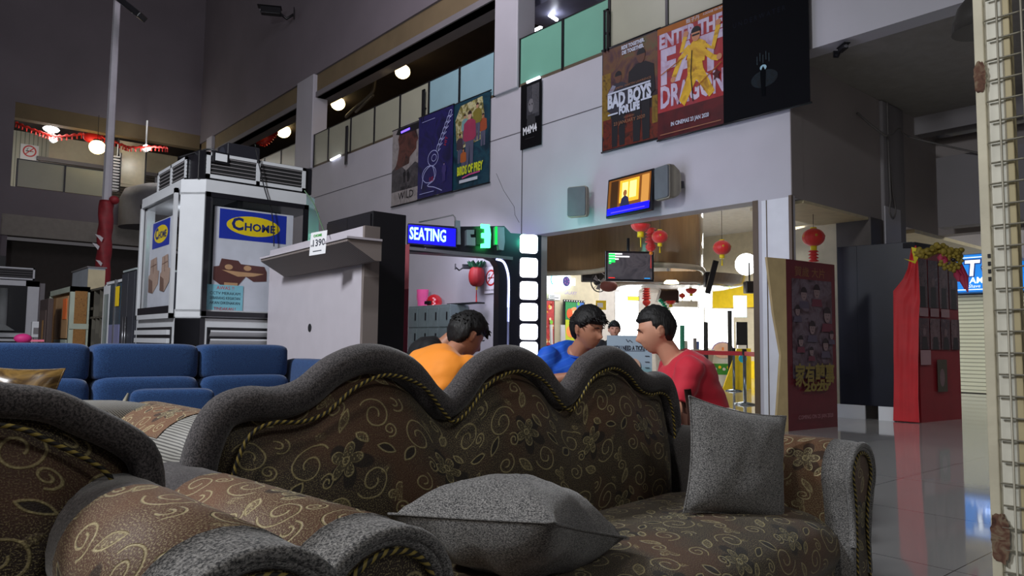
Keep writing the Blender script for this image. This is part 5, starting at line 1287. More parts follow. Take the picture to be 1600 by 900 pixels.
# ================================================================ left side: lamp post, booths, cabinets
# lamp post
pp = fa(160, 440, 15.0)
e = empty('street_lamp', (pp.x, pp.y, 0), 0, 'tall pale lamp post wrapped in dark red cloth at eye level', 'lamp')
polem = mat('pole_white', (172, 170, 176), .5, var=.06)
MB().tube([(0, 0, 0), (0, 0, 4), (0, 0, 8.6)], [.115, .09, .065], polem, 8, smooth=False).build('pole', e)
MB().bx(-.2, .2, -.2, .2, 0, .05, polem).build('base_plate', e)
MB().cyl((0, 0, 8.5), (0, 0, 8.9), .07, polem, 8).tube([(0, 0, 8.3), (FU.x * .3, FU.y * .3, 8.42)], .03, polem, 8).build('arm', e)
hp = fa(210, 8, 15.0) - Vector((pp.x, pp.y, 0)); h0 = fa(190, -8, 15.0) - Vector((pp.x, pp.y, 0))
q = MB(); dd = (hp - h0).normalized(); q.obox(h0 - dd * .25 - Z3 * .05, dd, dd.cross(FN).normalized(), FN, .95, .12, .3, blk, bev=.02); q.build('lamp_head', e)
clr = mat('wrap_red', (128, 26, 34), .6, var=.2, scale=9, bump=.3, bscale=18)
rows = []
zc0, zc1 = fa(158, 445, 15).z, fa(163, 312, 15).z
for i in range(30):
    z = zc0 + (zc1 - zc0) * i / 29
    rows.append([Vector((math.cos(a_) * (.135 + .012 * math.sin(3 * a_ + i * .7)), math.sin(a_) * (.135 + .012 * math.sin(3 * a_ + i * .7)), z)) for a_ in [2 * math.pi * j / 20 for j in range(20)]])
MB().grid(rows, clr, closed_v=True, caps=True).build('red_wrap', e)
q = MB(); q.ball((.12, -.08, zc1 + .02), (.1, .1, .09), clr, 8, 10); q.build('knot', e)
wpatch = mat('wrap_white', (205, 200, 204), .7)
for px, py, s_ in ((161, 372, 1), (156, 385, .9), (161, 411, .8)):
    c = fa(px, py, 15.0) - Vector((pp.x, pp.y, 0)); c = c + FN * .15
    q = MB(); q.poly(c, FU, Z3, [(-.08 * s_, .06 * s_), (.02, .03), (.09 * s_, -.02), (.06 * s_, -.10 * s_), (0, -.03 * s_)], wpatch, .006, N=FN); q.build('white_star', e)

boothw = mat('booth_white', (200, 202, 206), .3, var=.03, coat=.2); boothk = mat('booth_black', (20, 20, 26), .3, coat=.3)
gl_m, gl_t, gl_b = newmat('booth_glass'); gl_b.inputs['Base Color'].default_value = (.03, .035, .04, 1); gl_b.inputs['Roughness'].default_value = .05; gl_b.inputs['Alpha'].default_value = .07; MC['booth_glass'] = gl_m
blue_p = mat('poster_blue', (28, 52, 170), .35); yel_p = mat('poster_yellow', (236, 208, 24), .35); navy_p = mat('poster_navy_ink', (24, 40, 110), .4)
def chome(a, w, h, x0, x1, y0, y1):
    a.rect(x0, x1, y0, y1, blue_p); cx, cy = (x0 + x1) / 2, (y0 + y1) / 2
    a.ell(cx, cy, (x1 - x0) * .40, (y1 - y0) * .34, yel_p, 30)
    a.text('C', cx - (x1 - x0) * .24, cy + .005, (y1 - y0) * .58, navy_p, bold=.006); a.text('HOME', cx + (x1 - x0) * .09, cy - .012, (y1 - y0) * .36, navy_p, width=(x1 - x0) * .46, bold=.003)
# main booth
BX0, BX1, BY0, BY1, BZ = 2.02, 3.34, 6.95, 8.48, 2.52
CH = .17
B = empty('sales_booth', (BX0, BY0, 0), 0, 'large white booth with black window frames, posters behind glass and an air unit on top', 'booth')
def L_(x, y, z): return Vector((x - BX0, y - BY0, z))
q = MB()
oct_ = [(CH, 0), (BX1 - BX0 - CH, 0), (BX1 - BX0, CH), (BX1 - BX0, BY1 - BY0 - CH), (BX1 - BX0 - CH, BY1 - BY0), (CH, BY1 - BY0), (0, BY1 - BY0 - .02), (0, CH)]
ins = .05
q.poly((0, 0, 1.24), X3, Y3, oct_, boothw, .08, N=Z3)                 # sill ring
q.poly((0, 0, 2.38), X3, Y3, oct_, boothw, .14, N=Z3)                 # top ring
q.poly((0, 0, 0.05), X3, Y3, oct_, boothw, 1.2, N=Z3)
# corner posts
for (ax, ay), (bx_, by_) in (((CH, 0), (0, CH)), ((BX1 - BX0 - CH, 0), (BX1 - BX0, CH)), ((0, BY1 - BY0 - .25), (0, BY1 - BY0))):
    q.add([Vector((ax, ay, 1.3)), Vector((bx_, by_, 1.3)), Vector((bx_, by_, 2.4)), Vector((ax, ay, 2.4)), Vector((ax + .1, ay + .1, 1.3)), Vector((bx_ + .1, by_ + .1, 1.3)), Vector((bx_ + .1, by_ + .1, 2.4)), Vector((ax + .1, ay + .1, 2.4))], [[0, 1, 2, 3], [4, 7, 6, 5], [0, 3, 7, 4], [1, 5, 6, 2], [0, 4, 5, 1], [3, 2, 6, 7]], boothw)
q.build('body', B)
q = MB(); q.poly((0, 0, 0), X3, Y3, [(CH + .001, -.002), (-.002, CH + .001), (-.004, CH - .004), (CH - .004, -.004)], boothk, 1.23, N=Z3)
q.add([L_(0, 0, 0) * 0 + Vector(v) for v in ((CH + .04, -.004, 0.02), (CH - .004, -.004, 0.02), (-.004, CH - .004, .02), (-.004, CH - .004, 1.24), (CH - .004, -.004, 1.24), (CH + .04, -.004, 1.24))], [[0, 1, 4, 5], [1, 2, 3, 4]], boothk); q.build('black_corner', B)
# right window (facing -Y)
def win(name, O, U, N, w, z0, z1, dark=True):
    U = Vector(U); N = Vector(N); h = z1 - z0; f_ = .045
    q = MB()
    for (x0, x1, y0, y1) in ((0, w, 0, f_), (0, w, h - f_, h), (0, f_, 0, h), (w - f_, w, 0, h)):
        q.obox(O + U * x0 + Z3 * (z0 + y0), U, Z3, N, x1 - x0, y1 - y0, .03, boothk if dark else boothw)
    fr = q.build(name, B)
    q = MB(); q.obox(O + Z3 * (z0 + f_) + U * f_ + N * .012, U, Z3, N, w - 2 * f_, h - 2 * f_, .006, gl_m); q.build('pane', fr); return fr
win('window', Vector((CH - .01, -.012, 0)), (1, 0, 0), (0, -1, 0), BX1 - BX0 - 2 * CH + .02, 1.26, 2.40)
win('window', Vector((-.012, BY1 - BY0 - .14, 0)), (0, -1, 0), (-1, 0, 0), BY1 - BY0 - CH - .16, 1.24, 2.44, False)
MB().obox(Vector((-.02, BY1 - BY0 - .2, 1.285)), (0, -1, 0), Z3, (-1, 0, 0), BY1 - BY0 - CH - .24, .07, .02, boothk).build('window_sill', B)
MB().bx(.12, 1.1, .5, .55, 1.3, 2.38, mat('booth_inner', (40, 42, 46), .6)).bx(.5, .55, .1, 1.3, 1.3, 2.38, mat('booth_inner', ())).build('interior', B)
# louvres under the windows
q = MB(); q.bx(CH + .06, BX1 - BX0 - CH - .06, -.012, 0, .2, 1.16, blk)
for i in range(12):
    q.add([(CH + .08, -.015, .22 + i * .078), (BX1 - BX0 - CH - .08, -.015, .22 + i * .078), (BX1 - BX0 - CH - .08, -.045, .26 + i * .078), (CH + .08, -.045, .26 + i * .078), (CH + .08, -.045, .275 + i * .078), (BX1 - BX0 - CH - .08, -.045, .275 + i * .078)], [[0, 1, 2, 3], [3, 2, 5, 4]], boothw)
q.build('louvre', B)
q = MB(); q.bx(-.012, 0, CH + .08, BY1 - BY0 - .1, .2, 1.16, blk)
for i in range(12):
    q.bx(-.04, -.01, CH + .1, BY1 - BY0 - .12, .23 + i * .078, .275 + i * .078, boothw)
q.build('louvre', B)
# air unit on the roof
a0 = L_(*on(1, BY0, 318, 290)); z0 = BZ
A0 = empty('rooftop_air_unit', (BX0, BY0, BZ), 0, 'white air unit with black grilles on the roof of the main booth', 'air unit')
uw = BX1 - BX0 - .1
MB().bx(.10, uw, .03, 1.3, 0, .27, boothk, bev=.01).build('casing', A0)
q = MB()
def grille(q, O, U, N, w, h, nb):
    U, N = Vector(U), Vector(N); O = Vector(O)
    q.obox(O, U, Z3, N, w, h, .006, blkm)
    for x0, x1, y0, y1 in ((0, w, 0, .035), (0, w, h - .03, h), (0, .035, 0, h), (w - .035, w, 0, h), (w / 2 - .018, w / 2 + .018, 0, h)): q.obox(O + U * x0 + Z3 * y0, U, Z3, N, x1 - x0, y1 - y0, .02, boothw)
    for i in range(nb): q.obox(O + Z3 * (.035 + (h - .06) * (i + .5) / nb), U, Z3, N, w, .007, .014, greyp)
grille(q, (CH, .028, .02), (1, 0, 0), (0, -1, 0), uw - CH - .08, .24, 5); q.build('front_grille', A0)
q = MB(); grille(q, (.098, 1.28, .02), (0, -1, 0), (-1, 0, 0), .95, .24, 5); q.build('side_grille', A0)
# flood lamp and cables on the roof
p = on(1, BY0 + .02, 344, 247); e = empty('flood_lamp', p, .1, 'small black flood lamp with cable on the roof edge of the main booth', 'lamp')
MB().box((0, 0, 0), (.16, .05, .11), blk, bev=.01).build('housing', e); MB().box((0, -.028, 0), (.11, .006, .07), whitep).build('lens', e)
q = MB(); q.tube(catmull([(0, .03, .05), (-.06, .1, .09), (-.2, .16, .03), (-.3, .2, -.02)], 6), .01, blk, 6); q.build('cable', e)
p1_ = on(1, BY0 + .3, 272, 262)
e = empty('dark_box', on(1, BY0 + .75, 372, 262) + Vector((0, 0, -.15)), 0, 'black box with two speaker cones standing on the booth roof', 'box')
e.location.z = BZ + .27
MB().bx(-.17, .17, -.15, .15, 0, .27, mat('box_black', (34, 34, 42), .4), bev=.012).build('body', e)
q = MB(); q.poly((-.172, .0, .135), (0, -1, 0), Z3, ell(0, 0, .11, .11, 24), mat('box_sheen', (52, 54, 64), .3), .006, N=(-1, 0, 0)); q.build('round_cover', e)
q = MB(); pts = [on(1, BY0 - .03, *c) for c in ((398, 225), (412, 290), (424, 330), (427, 360), (428, 385))]; q.tube(catmull(pts, 5), .006, blk, 5); tag(q.build('hanging_cable'), 'thin dark cable hanging down the booth front window', 'cable')
q = MB(); pts = [fa(476, 298, 6.6), fa(490, 318, 6.4), fa(500, 345, 6.0), fa(508, 366, 5.9)]; q.tube(catmull(pts, 5), .005, mat('wire_green', (90, 120, 90), .5), 5); tag(q.build('hanging_wire'), 'thin wire running from the booth roof to the grey shelf', 'cable')
# posters behind the glass
paper = mat('poster_paper', (206, 210, 222), .35)
def sofa_pic(a, x, y, s, c1, c2):
    a.poly([(x - s, y - s * .3), (x - s, y + s * .18), (x - s * .8, y + s * .22), (x - s * .72, y + s * .5), (x - s * .1, y + s * .46), (x, y + s * .34), (x + s * .9, y + s * .3), (x + s, y + s * .1), (x + s, y - s * .25), (x + s * .5, y - s * .3), (x + s * .2, y - s * .12), (x - s * .1, y - s * .5), (x - s * .7, y - s * .5)], c1)
    a.poly([(x - s * .7, y + .02), (x - s * .1, y + s * .05), (x + s * .9, y + s * .02), (x + s * .5, y - s * .1), (x - s * .1, y - s * .14)], c2)
    for k in range(4): a.ell(x - s * .45 + k * s * .35, y + s * .2, s * .15, s * .1, c1 if k % 2 else c2, 12)
    a.poly([(x - s * .6, y - s * .5), (x - s * .1, y - s * .5), (x - s * .1, y - s * .38), (x - s * .6, y - s * .38)], c2)
p0 = on(1, BY0 + .02, 329, 487); p1 = on(1, BY0 + .02, 458, 345); w = p1.x - p0.x; h = p1.z - p0.z + .05
P_ = empty('shop_poster', p0, 0, 'white furniture shop poster with blue and yellow logo in the booth front window', 'poster')
q = MB(); q.obox((0, 0, 0), X3, Z3, (0, -1, 0), w, h, .003, paper); a = Art(q, (0, -.0035, 0), X3, Z3, (0, -1, 0), .0006)
chome(a, w, h, w * .06, w * .91, h * .70, h * .985)
sofa_pic(a, w * .34, h * .38, w * .33, mat('print_sofa_brown', (88, 48, 44), .5), mat('print_sofa_tan', (190, 150, 110), .5))
q.build('sheet', P_)
p0 = on(1, BY0 + .012, 322, 486); p1 = on(1, BY0 + .012, 380, 447); w = p1.x - p0.x; h = p1.z - p0.z
P_ = empty('warning_notice', p0, 0, 'light blue handwritten warning notice at the lower left of the front window', 'notice')
q = MB(); q.obox((0, 0, 0), X3, Z3, (0, -1, 0), w, h, .003, mat('notice_cyan', (130, 196, 214), .5)); a = Art(q, (0, -.0035, 0), X3, Z3, (0, -1, 0), .0004)
ink2 = mat('ink_marker', (30, 40, 60), .6); rink = mat('ink_red', (200, 40, 50), .6)
a.text('AWAS !!', w * .5, h * .88, h * .18, rink); 
for i, s_ in enumerate(('CCTV MERAKAM', 'SEBARANG KEGIATAN', 'AKAN DIKENAKAN')): a.text(s_, w * .5, h * (.68 - .18 * i), h * .15, ink2, width=w * .84)
a.text('TINDAKAN !', w * .5, h * .10, h * .16, rink, width=w * .6); q.build('sheet', P_)
lp = on(0, BX0 + .02, 230, 482); rp = on(0, BX0 + .02, 266, 345); w = lp.y - rp.y
P_ = empty('shop_poster', (BX0 + .02, lp.y, 1.32), 0, 'white furniture shop poster with two pale recliners in the booth side window', 'poster')
h = .90
q = MB(); q.obox((0, 0, 0), (0, -1, 0), Z3, (-1, 0, 0), w + .1, h, .003, paper); a = Art(q, (-.0035, 0, 0), (0, -1, 0), Z3, (-1, 0, 0), .0006)
chome(a, w, h, w * .14, w * 1.02, h * .70, h * .99)
rc, rc2 = mat('print_recliner', (176, 150, 136), .5), mat('print_recliner_dark', (120, 92, 80), .5)
for cx, s_ in ((.28, 1), (.88, .9)):
    x_ = w * cx
    a.poly([(x_ - .16 * s_, h * .22), (x_ - .17 * s_, h * .40), (x_ - .12 * s_, h * .42), (x_ - .11 * s_, h * .58), (x_ + .10 * s_, h * .60), (x_ + .13 * s_, h * .45), (x_ + .2 * s_, h * .44), (x_ + .18 * s_, h * .30), (x_, h * .20)], rc)
    a.poly([(x_ - .16 * s_, h * .22), (x_ - .16 * s_, h * .38), (x_ - .02, h * .34), (x_, h * .20)], rc2); a.line([(x_ - .1 * s_, h * .5), (x_ + .1 * s_, h * .52)], .008, rc2); a.line([(x_, h * .42), (x_ - .01, h * .58)], .008, rc2)
q.build('sheet', P_)
point('booth_inner_lamp', (2.35, 7.8, 2.3), 5, (.9, .95, 1), .08)
tag(MB().bx(-.09, .09, -.02, .02, -.05, .05, yel).build('yellow_lamp', loc=on(1, BY0 + .06, 411, 340)), 'small yellow box hanging behind the booth front window', 'box')

# grey TV panel with shelf
px_ = fa(568, 353, 5.5); X0 = px_.x; Y0_ = px_.y; Zt = px_.z
gry = mat('panel_greige', (190, 184, 192), .45, var=.03); grs = stripes('panel_woodgrain', (132, 122, 118), (112, 102, 98), 30, .5, axis=1, uvmap=False, slant=2)
Yb = on(0, X0, 411, 450).y; yb = on(0, X0, 430, 450).y
T_ = empty('tv_wall_unit', (X0, Y0_, 0), R(-3), 'pale grey television wall panel with a price-tagged floating shelf', 'wall unit')
LY = 2.02
MB().bx(0, .08, 0, LY - .02, 0.1, Zt, gry).build('panel', T_)
MB().bx(-.004, .12, -.035, 0, 0.0, Zt + .0, grs).build('side_panel', T_)
sh0 = on(0, X0 - .26, 548, 372); sh1 = on(0, X0 - .26, 395, 403)
zs = sh0.z; ya, yb2 = sh0.y - Y0_, sh1.y - Y0_
q = MB(); q.poly((0, ya, 0), (1, 0, 0), Z3, [(-.26, zs - .02), (-.26, zs), (0, zs), (0, zs - .14), (-.05, zs - .14)], grs, yb2 - ya, N=(0, 1, 0)); q.bx(-.27, 0, ya - .01, yb2 + .01, zs, zs + .015, gry); q.build('shelf', T_)
c_ = on(0, X0 - .002, 475, 512) - Vector((X0, Y0_, 0)); q = MB(); q.poly((-.002, c_.y, c_.z), (0, -1, 0), Z3, ell(0, 0, .035, .035, 20), blk, .002, N=(-1, 0, 0)); q.build('cable_hole', T_)
for i in range(2):
    pass
tg = on(0, X0 - .28, 497, 385); e = empty('price_tag', tg, 0, 'small white price tag reading 1390 on the grey shelf', 'tag')
tu = Vector((.3, -1, .06)).normalized(); tn_ = Vector((-1, -.3, 0)).normalized()
q = MB(); q.obox(-tu * .09 - Z3 * .06, tu, (Z3 + tu * .08).normalized(), tn_, .17, .17, .002, wht); a = Art(q, -tu * .09 - Z3 * .06 + tn_ * .003, tu, Z3, tn_, .0005)
a.text('1390', .095, .085, .07, ink, bold=.001); a.text('CHOME', .085, .14, .025, mat('ink_green', (60, 160, 60), .5), bold=.001); a.text('RM', .03, .07, .02, ink); a.rect(.04, .13, .025, .03, ink); q.build('sheet', e)
# black wardrobe
wc = fa(583, 329, 6.15); wl = on(0, wc.x, 512, 345); wr = on(1, wc.y, 635, 331)
e = empty('black_wardrobe', (wc.x, wc.y, 0), 0, 'tall black wardrobe standing behind the grey television panel', 'wardrobe')
MB().bx(0, wr.x - wc.x, 0, wl.y - wc.y, .05, wc.z, mat('wardrobe_black', (20, 18, 24), .5, var=.1), bev=.004).build('body', e)
dm = mat('wardrobe_door', (26, 24, 30), .4)
MB().bx(-.018, -.002, .02, (wl.y - wc.y) / 2 - .005, .08, wc.z - .02, dm, bev=.003).build('door', e); MB().bx(-.018, -.002, (wl.y - wc.y) / 2 + .005, wl.y - wc.y - .02, .08, wc.z - .02, dm, bev=.003).build('door', e)
MB().bx(.02, wr.x - wc.x - .02, .02, wl.y - wc.y - .02, 0, .05, blk).build('plinth', e)

# row of furniture on the left, facing -X
greenish = mat('white_green_frame', (168, 176, 162), .5); cork = mixmat('chipboard', [(120, 84, 44), (150, 106, 56), (96, 62, 34)], 40, .8); shelfw = stripes('grey_oak', (92, 88, 78), (76, 72, 64), 40, .5, axis=1, uvmap=False, slant=3)
def span(px0, px1, X, top, label, name, cat, depth=.45, body=None, dx=0):
    ya_ = on(0, X, px1, top[0]); yb_ = on(0, X, px0, top[0])
    e = empty(name, (X, ya_.y, 0), 0, label, cat); return e, yb_.y - ya_.y, ya_.z
# wooden framed cabinet with chipboard
e, wd_, ht = span(78, 111, 1.80, (447,), 'white-framed cabinet with raw chipboard sides and an orange sticker', 'framed_cabinet', 'cabinet')
q = MB(); dpt = .22; q.bx(.0, dpt, 0, .06, 0, ht, greenish); q.bx(0, dpt, wd_ - .06, wd_, 0, ht, greenish); q.bx(0, dpt, 0, wd_, ht - .07, ht, greenish); q.build('frame', e)
MB().bx(.04, dpt - .02, .06, wd_ - .06, 0, ht - .07, cork).build('back_panel', e)
q = MB(); q.bx(-.005, .005, .12, wd_ * .62, .1, ht * .60, mat('pale_board', (176, 186, 176), .5)); q.bx(-.005, .005, .12, wd_ * .62, ht * .61, ht - .12, mat('tan_paper', (178, 140, 100), .6)); q.build('sliding_door', e)
MB().bx(-.012, -.006, .16, .42, ht - .42, ht - .15, mat('orange_sticker', (240, 120, 60), .5)).build('sticker', e)
q = MB(); q.bx(.05, dpt - .03, -.012, 0, .1, ht * .68, cork); q.bx(.05, dpt - .03, -.012, 0, ht * .72, ht - .06, cork); q.bx(0, dpt, -.014, -.001, ht * .68, ht * .72, greenish); q.build('side_panel', e)
# open shelf
e, wd_, ht = span(138, 165, 2.03, (447,), 'grey oak bookcase with small open compartments', 'open_bookcase', 'bookcase')
q = MB(); q.bx(.0, .3, 0, .025, 0, ht, shelfw); q.bx(0, .3, wd_ - .025, wd_, 0, ht, shelfw); q.bx(0, .3, 0, wd_, ht - .025, ht, shelfw); q.bx(.27, .3, 0, wd_, 0, ht, shelfw); q.build('frame', e)
q = MB()
for z in (.1, ht * .52, ht * .78): q.bx(.01, .27, .02, wd_ - .02, z - .012, z + .012, shelfw)
q.bx(.01, .27, wd_ * .65, wd_ - .02, ht * .84, ht * .86, shelfw)
for y, z0_, z1_ in ((.33, .78, 1), (.66, .78, 1), (.28, .52, .78), (.5, .52, .78), (.72, .52, .78)): q.bx(.01, .27, wd_ * y - .01, wd_ * y + .01, ht * z0_, ht * z1_, shelfw)
q.build('shelves', e)
# white glass cabinet
e, wd_, ht = span(166, 193, 2.03, (435,), 'white-edged glass-door cabinet with a yellow price label', 'glass_cabinet', 'cabinet')
q = MB(); q.bx(0, .4, 0, .03, 0, ht, whitep); q.bx(0, .4, wd_ - .03, wd_, 0, ht, whitep); q.bx(0, .4, 0, wd_, ht - .03, ht, whitep); q.bx(.37, .4, 0, wd_, 0, ht, mat('cab_back', (96, 110, 122), .5)); q.build('body', e)
q = MB(); q.bx(-.02, 0, wd_ * .62, wd_, 0, ht - .05, whitep); q.bx(-.022, -.018, wd_ * .68, wd_ - .05, .3, ht - .15, mat('glass_grey', (120, 130, 134), .1)); q.build('door', e)
q = MB(); q.bx(-.02, 0, .02, wd_ * .6, .0, ht * .7, mat('lilac_panel', (120, 122, 160), .35)); q.bx(-.02, -.01, .02, wd_ * .6, ht * .7, ht - .05, mat('glass_dark', (60, 74, 86), .08)); q.bx(-.03, 0, wd_ * .28, wd_ * .32, 0, ht, mirrorg); q.build('sliding_door', e)
MB().bx(-.032, -.028, .03, .2, ht * .82, ht * .95, yel).build('price_label', e)
# dark wardrobe
e, wd_, ht = span(194, 214, 2.03, (421,), 'dark grey wardrobe with long bar handles beside the main booth', 'grey_wardrobe', 'wardrobe')
dg_ = mat('wardrobe_grey', (52, 54, 62), .45, var=.05)
MB().bx(0, .45, 0, wd_, 0, ht, dg_, bev=.004).build('body', e); MB().bx(-.01, .45, -.0, wd_, ht, ht + .02, mat('pale_top', (160, 170, 170), .4)).build('worktop', e)
for i in range(2):
    d_ = MB().bx(-.018, -.002, wd_ * i / 2 + .005, wd_ * (i + 1) / 2 - .005, .05, ht - .02, dg_, bev=.003).build('door', e)
    MB().cyl((-.035, wd_ / 2 + (.05 if i else -.05), ht * .55), (-.035, wd_ / 2 + (.05 if i else -.05), ht * .72), .008, mirrorg, 8).build('handle', d_)
# brown door piece, upper white box behind
e, wd_, ht = span(63, 76, 1.6, (466,), 'narrow dark brown door panel left of the chipboard cabinet', 'door_panel', 'panel')
MB().bx(0, .06, 0, wd_, 0, ht, mat('door_brown', (70, 56, 54), .5), bev=.006).build('leaf', e); q = MB(); q.bx(-.01, 0, .1, wd_ - .1, .15, ht - .15, mat('door_brown_light', (86, 70, 66), .5)); q.bx(-.012, -.009, wd_ * .35, wd_ * .5, ht * .62, ht * .82, mat('wood_scrap', (150, 110, 60), .7)); q.build('inset', e)
e, wd_, ht = span(114, 138, 2.5, (418,), 'pale box cabinet rising behind the chipboard cabinet', 'tall_cabinet', 'cabinet')
MB().bx(0, .25, 0, wd_, 0, ht, mat('pale_grey_board', (170, 176, 184), .5)).build('body', e); MB().bx(0, .25, -.01, 0, .3, ht - .03, mat('cream_board', (196, 184, 150), .5)).build('side_panel', e); MB().bx(-.02, .27, -.02, wd_ + .02, ht, ht + .02, greyp).build('worktop', e)
# second booth, far left
b1_ = on(1, 19.0, 62, 440); e = empty('small_booth', (b1_.x, 19, 0), 0, 'distant white booth with curtained window at the left edge of the picture', 'booth')
z_ = b1_.z; zf = lambda py: on(1, 19, 40, py).z
MB().bx(-2.4, 0, 0, 1.6, 0, zf(497) * 1.0, boothw).bx(-.25, 0, 0, 1.6, zf(497), z_, boothw).bx(-2.4, 0, 0, 1.6, z_ - .12, z_, boothw).bx(-2.4, -.25, 1.4, 1.6, 1, z_, boothw).bx(0, .12, .1, 1.6, 0, z_ - .03, greyp).build('body', e)
f__ = MB().bx(-2.3, -.22, -.03, .02, zf(520), zf(447), boothk).build('window', e)
q = MB(); 
for i in range(9): q.cyl((-2.1 + i * .18, -.06, zf(512)), (-2.1 + i * .18, -.06, zf(452)), .10, mat('curtain_grey', (120, 124, 124), .7), 10)
q.poly((0, -.16, 0), X3, Z3, [(-2.2, zf(517)), (-.42, zf(517)), (-.6, zf(508)), (-2.2, zf(508))], mat('curtain_grey', ()), .02, N=(0, -1, 0)); q.build('curtain', f__)
q = MB(); q.bx(-2.3, -.1, -.02, 0, .2, zf(527), blk)
for i in range(7): q.bx(-2.3, -.1, -.05, -.01, .3 + i * .11, .35 + i * .11, boothw)
q.build('louvre', e)
A1 = empty('rooftop_air_unit', (b1_.x, 19, z_), 0, 'air unit with white louvres on the distant booth at the left edge', 'air unit')
MB().bx(-2.3, -.08, 0, 1.2, 0, .28, boothk).build('casing', A1); q = MB(); grille(q, (-2.3, -.002, .02), (1, 0, 0), (0, -1, 0), 2.2, .26, 4); q.build('front_grille', A1)
tag(MB().bx(-2.2, -.6, 0, .4, 0, .26, blk, bev=.01).build('roof_box', loc=(b1_.x, 19.3, z_ + .28)), 'black box on top of the distant booth at the left edge', 'box')
p = fa(56, 515, 12); tag(MB().bx(-.03, .03, -.05, .05, -p.z, 0, greyp).box((0, 0, 0), (.13, .12, .26), whitep, bev=.015).box((0, -.065, -.02), (.08, .01, .1), greyp).build('switch_box', loc=p), 'small white electric box on a post before the distant booth', 'box')
p = fa(36, 529, 7.5); q = MB(); q.ball((0, 0, 0), (.08, .06, .05), mat('cloth_magenta', (200, 40, 120), .6), 8, 12); q.box((.1, 0, -.02), (.16, .05, .02), mat('cloth_pink', (220, 110, 140), .6)); q.cyl((0, 0, -.03), (0, 0, -p.z), .015, greyp, 6); q.lathe([(.12, -p.z), (.12, -p.z + .02)], greyp, 12)
tag(q.build('pink_stool_cushion', loc=p), 'small pink padded stand peeking over the left end of the blue sofa', 'stand')

# ================================================================ blue recliner sofa
blu = tweed('blue_fabric', (20, 44, 84), (44, 80, 128), 260, bump=.2); bluem = mat('blue_fabric_dark', (10, 24, 66), .8)
SY = 4.72
e0 = empty('blue_sofa', (1.2, SY, 0), 0, 'long royal blue fabric recliner sofa behind the brocade sofas', 'sofa')
ex = [-.30, .33, .905, 1.495, 2.07]
def cush(x0, x1, y0, y1, z0, z1, mt, r=.07, sag=.0, n=14):
    """soft rounded block"""
    q = MB(); rows = []
    cx, cy, cz = (x0 + x1) / 2, (y0 + y1) / 2, (z0 + z1) / 2; hx, hy, hz = (x1 - x0) / 2, (y1 - y0) / 2, (z1 - z0) / 2
    N = n * 2; pw = .28
    def sp(c): return math.copysign(abs(c) ** pw, c)
    for i in range(n + 1):
        ph = math.pi * i / n; r_ = []
        for j in range(N):
            a_ = 2 * math.pi * j / N
            s1 = math.sin(ph) ** pw if math.sin(ph) > 1e-6 else 0
            r_.append(Vector((cx + hx * s1 * sp(math.cos(a_)), cy + hy * s1 * sp(math.sin(a_)), cz + hz * sp(math.cos(ph)))))
        rows.append(r_)
    q.grid(rows, mt, closed_v=True); return q
for i in range(4):
    x0, x1 = ex[i] - 1.2, ex[i + 1] - 1.2
    b_ = cush(x0 + .004, x1 - .004, -.02, .20, .80, 1.02 - .0, blu).build('headrest', e0)
    b_ = cush(x0 + .004, x1 - .004, -.06, .20, .46, .83, blu).build('backrest', e0)
    cush(x0 + .004, x1 - .004, -.75, -.02, .25, .47, blu).build('seat', e0)
MB().bx(ex[0] - 1.2, ex[-1] - 1.2, -.7, .2, .04, .40, bluem, bev=.02).build('base', e0)
MB().bx(ex[0] - 1.2, ex[-1] - 1.2, .12, .24, .2, .96, bluem, bev=.03).build('back_shell', e0)
cush(ex[-1] - 1.2 + .01, ex[-1] - 1.2 + .20, -.7, .24, .08, .93, blu).build('arm', e0)
cush(ex[0] - 1.2 - .2, ex[0] - 1.2 - .01, -.7, .24, .08, .68, blu).build('arm', e0)

def pillow(name, loc, w, h, t, rotm, mt, label, cat='cushion', parent=None, n=22, seam=True, pinch=.10, wr=.0, seed=1, edge=None):
    q = MB(); random.seed(seed)
    def P(u, v, sgn):
        # u,v in -1..1, corners pulled outward, sides slightly hollow
        x = u * (1 - pinch * (1 - v * v)); y = v * (1 - pinch * (1 - u * u))
        th = max(0, (1 - abs(u) ** 2.6) * (1 - abs(v) ** 2.6)) ** .55
        k = 1 + wr * noise.noise(Vector((u * 2.3 + seed, v * 2.3, sgn))) * 1.6 + wr * .6 * math.sin((u * 2 + v * 5) * 3 + seed) * (1 - th)
        return Vector((x * w / 2, y * h / 2, sgn * th * t / 2 * k))
    for sgn in (1, -1):
        rows = [[P(-1 + 2 * i / n, -1 + 2 * j / n, sgn) for j in range(n + 1)] for i in range(n + 1)]
        if sgn < 0: rows = [r[::-1] for r in rows]
        q.grid([[rotm @ p for p in r] for r in rows], mt, uvscale=1)
    o = q.build(name, parent, loc=loc)
    if not parent: tag(o, label, cat)
    if seam:
        pts = []
        for k in range(4):
            for i in range(n):
                s_ = -1 + 2 * i / n; u, v = ((s_, -1), (1, s_), (-s_, 1), (-1, -s_))[k]; pts.append(rotm @ P(u, v, 1))
        MB().tube(pts, .0035, edge or mt, 6, closed=True).build('piping', o)
    return o
E3 = lambda ax, ay, az: (Matrix.Rotation(R(az), 3, 'Z') @ Matrix.Rotation(R(ay), 3, 'Y') @ Matrix.Rotation(R(ax), 3, 'X'))
bc_ = empty('blue_cushion', fa(266, 642, 4.0), R(-14), 'small rounded blue cushion with a cream left edge leaning on the blue sofa', 'cushion')
cush(-.20, .22, -.07, .07, -.13, .12, blu).build('cover', bc_); q = MB(); q.tube([(-.205, -.02, .10), (-.222, -.03, .05), (-.225, -.03, -.04), (-.21, -.02, -.11)], [.006, .014, .014, .006], mat('cream_edge', (170, 164, 144), .6), 8); q.build('edge_strip', bc_)

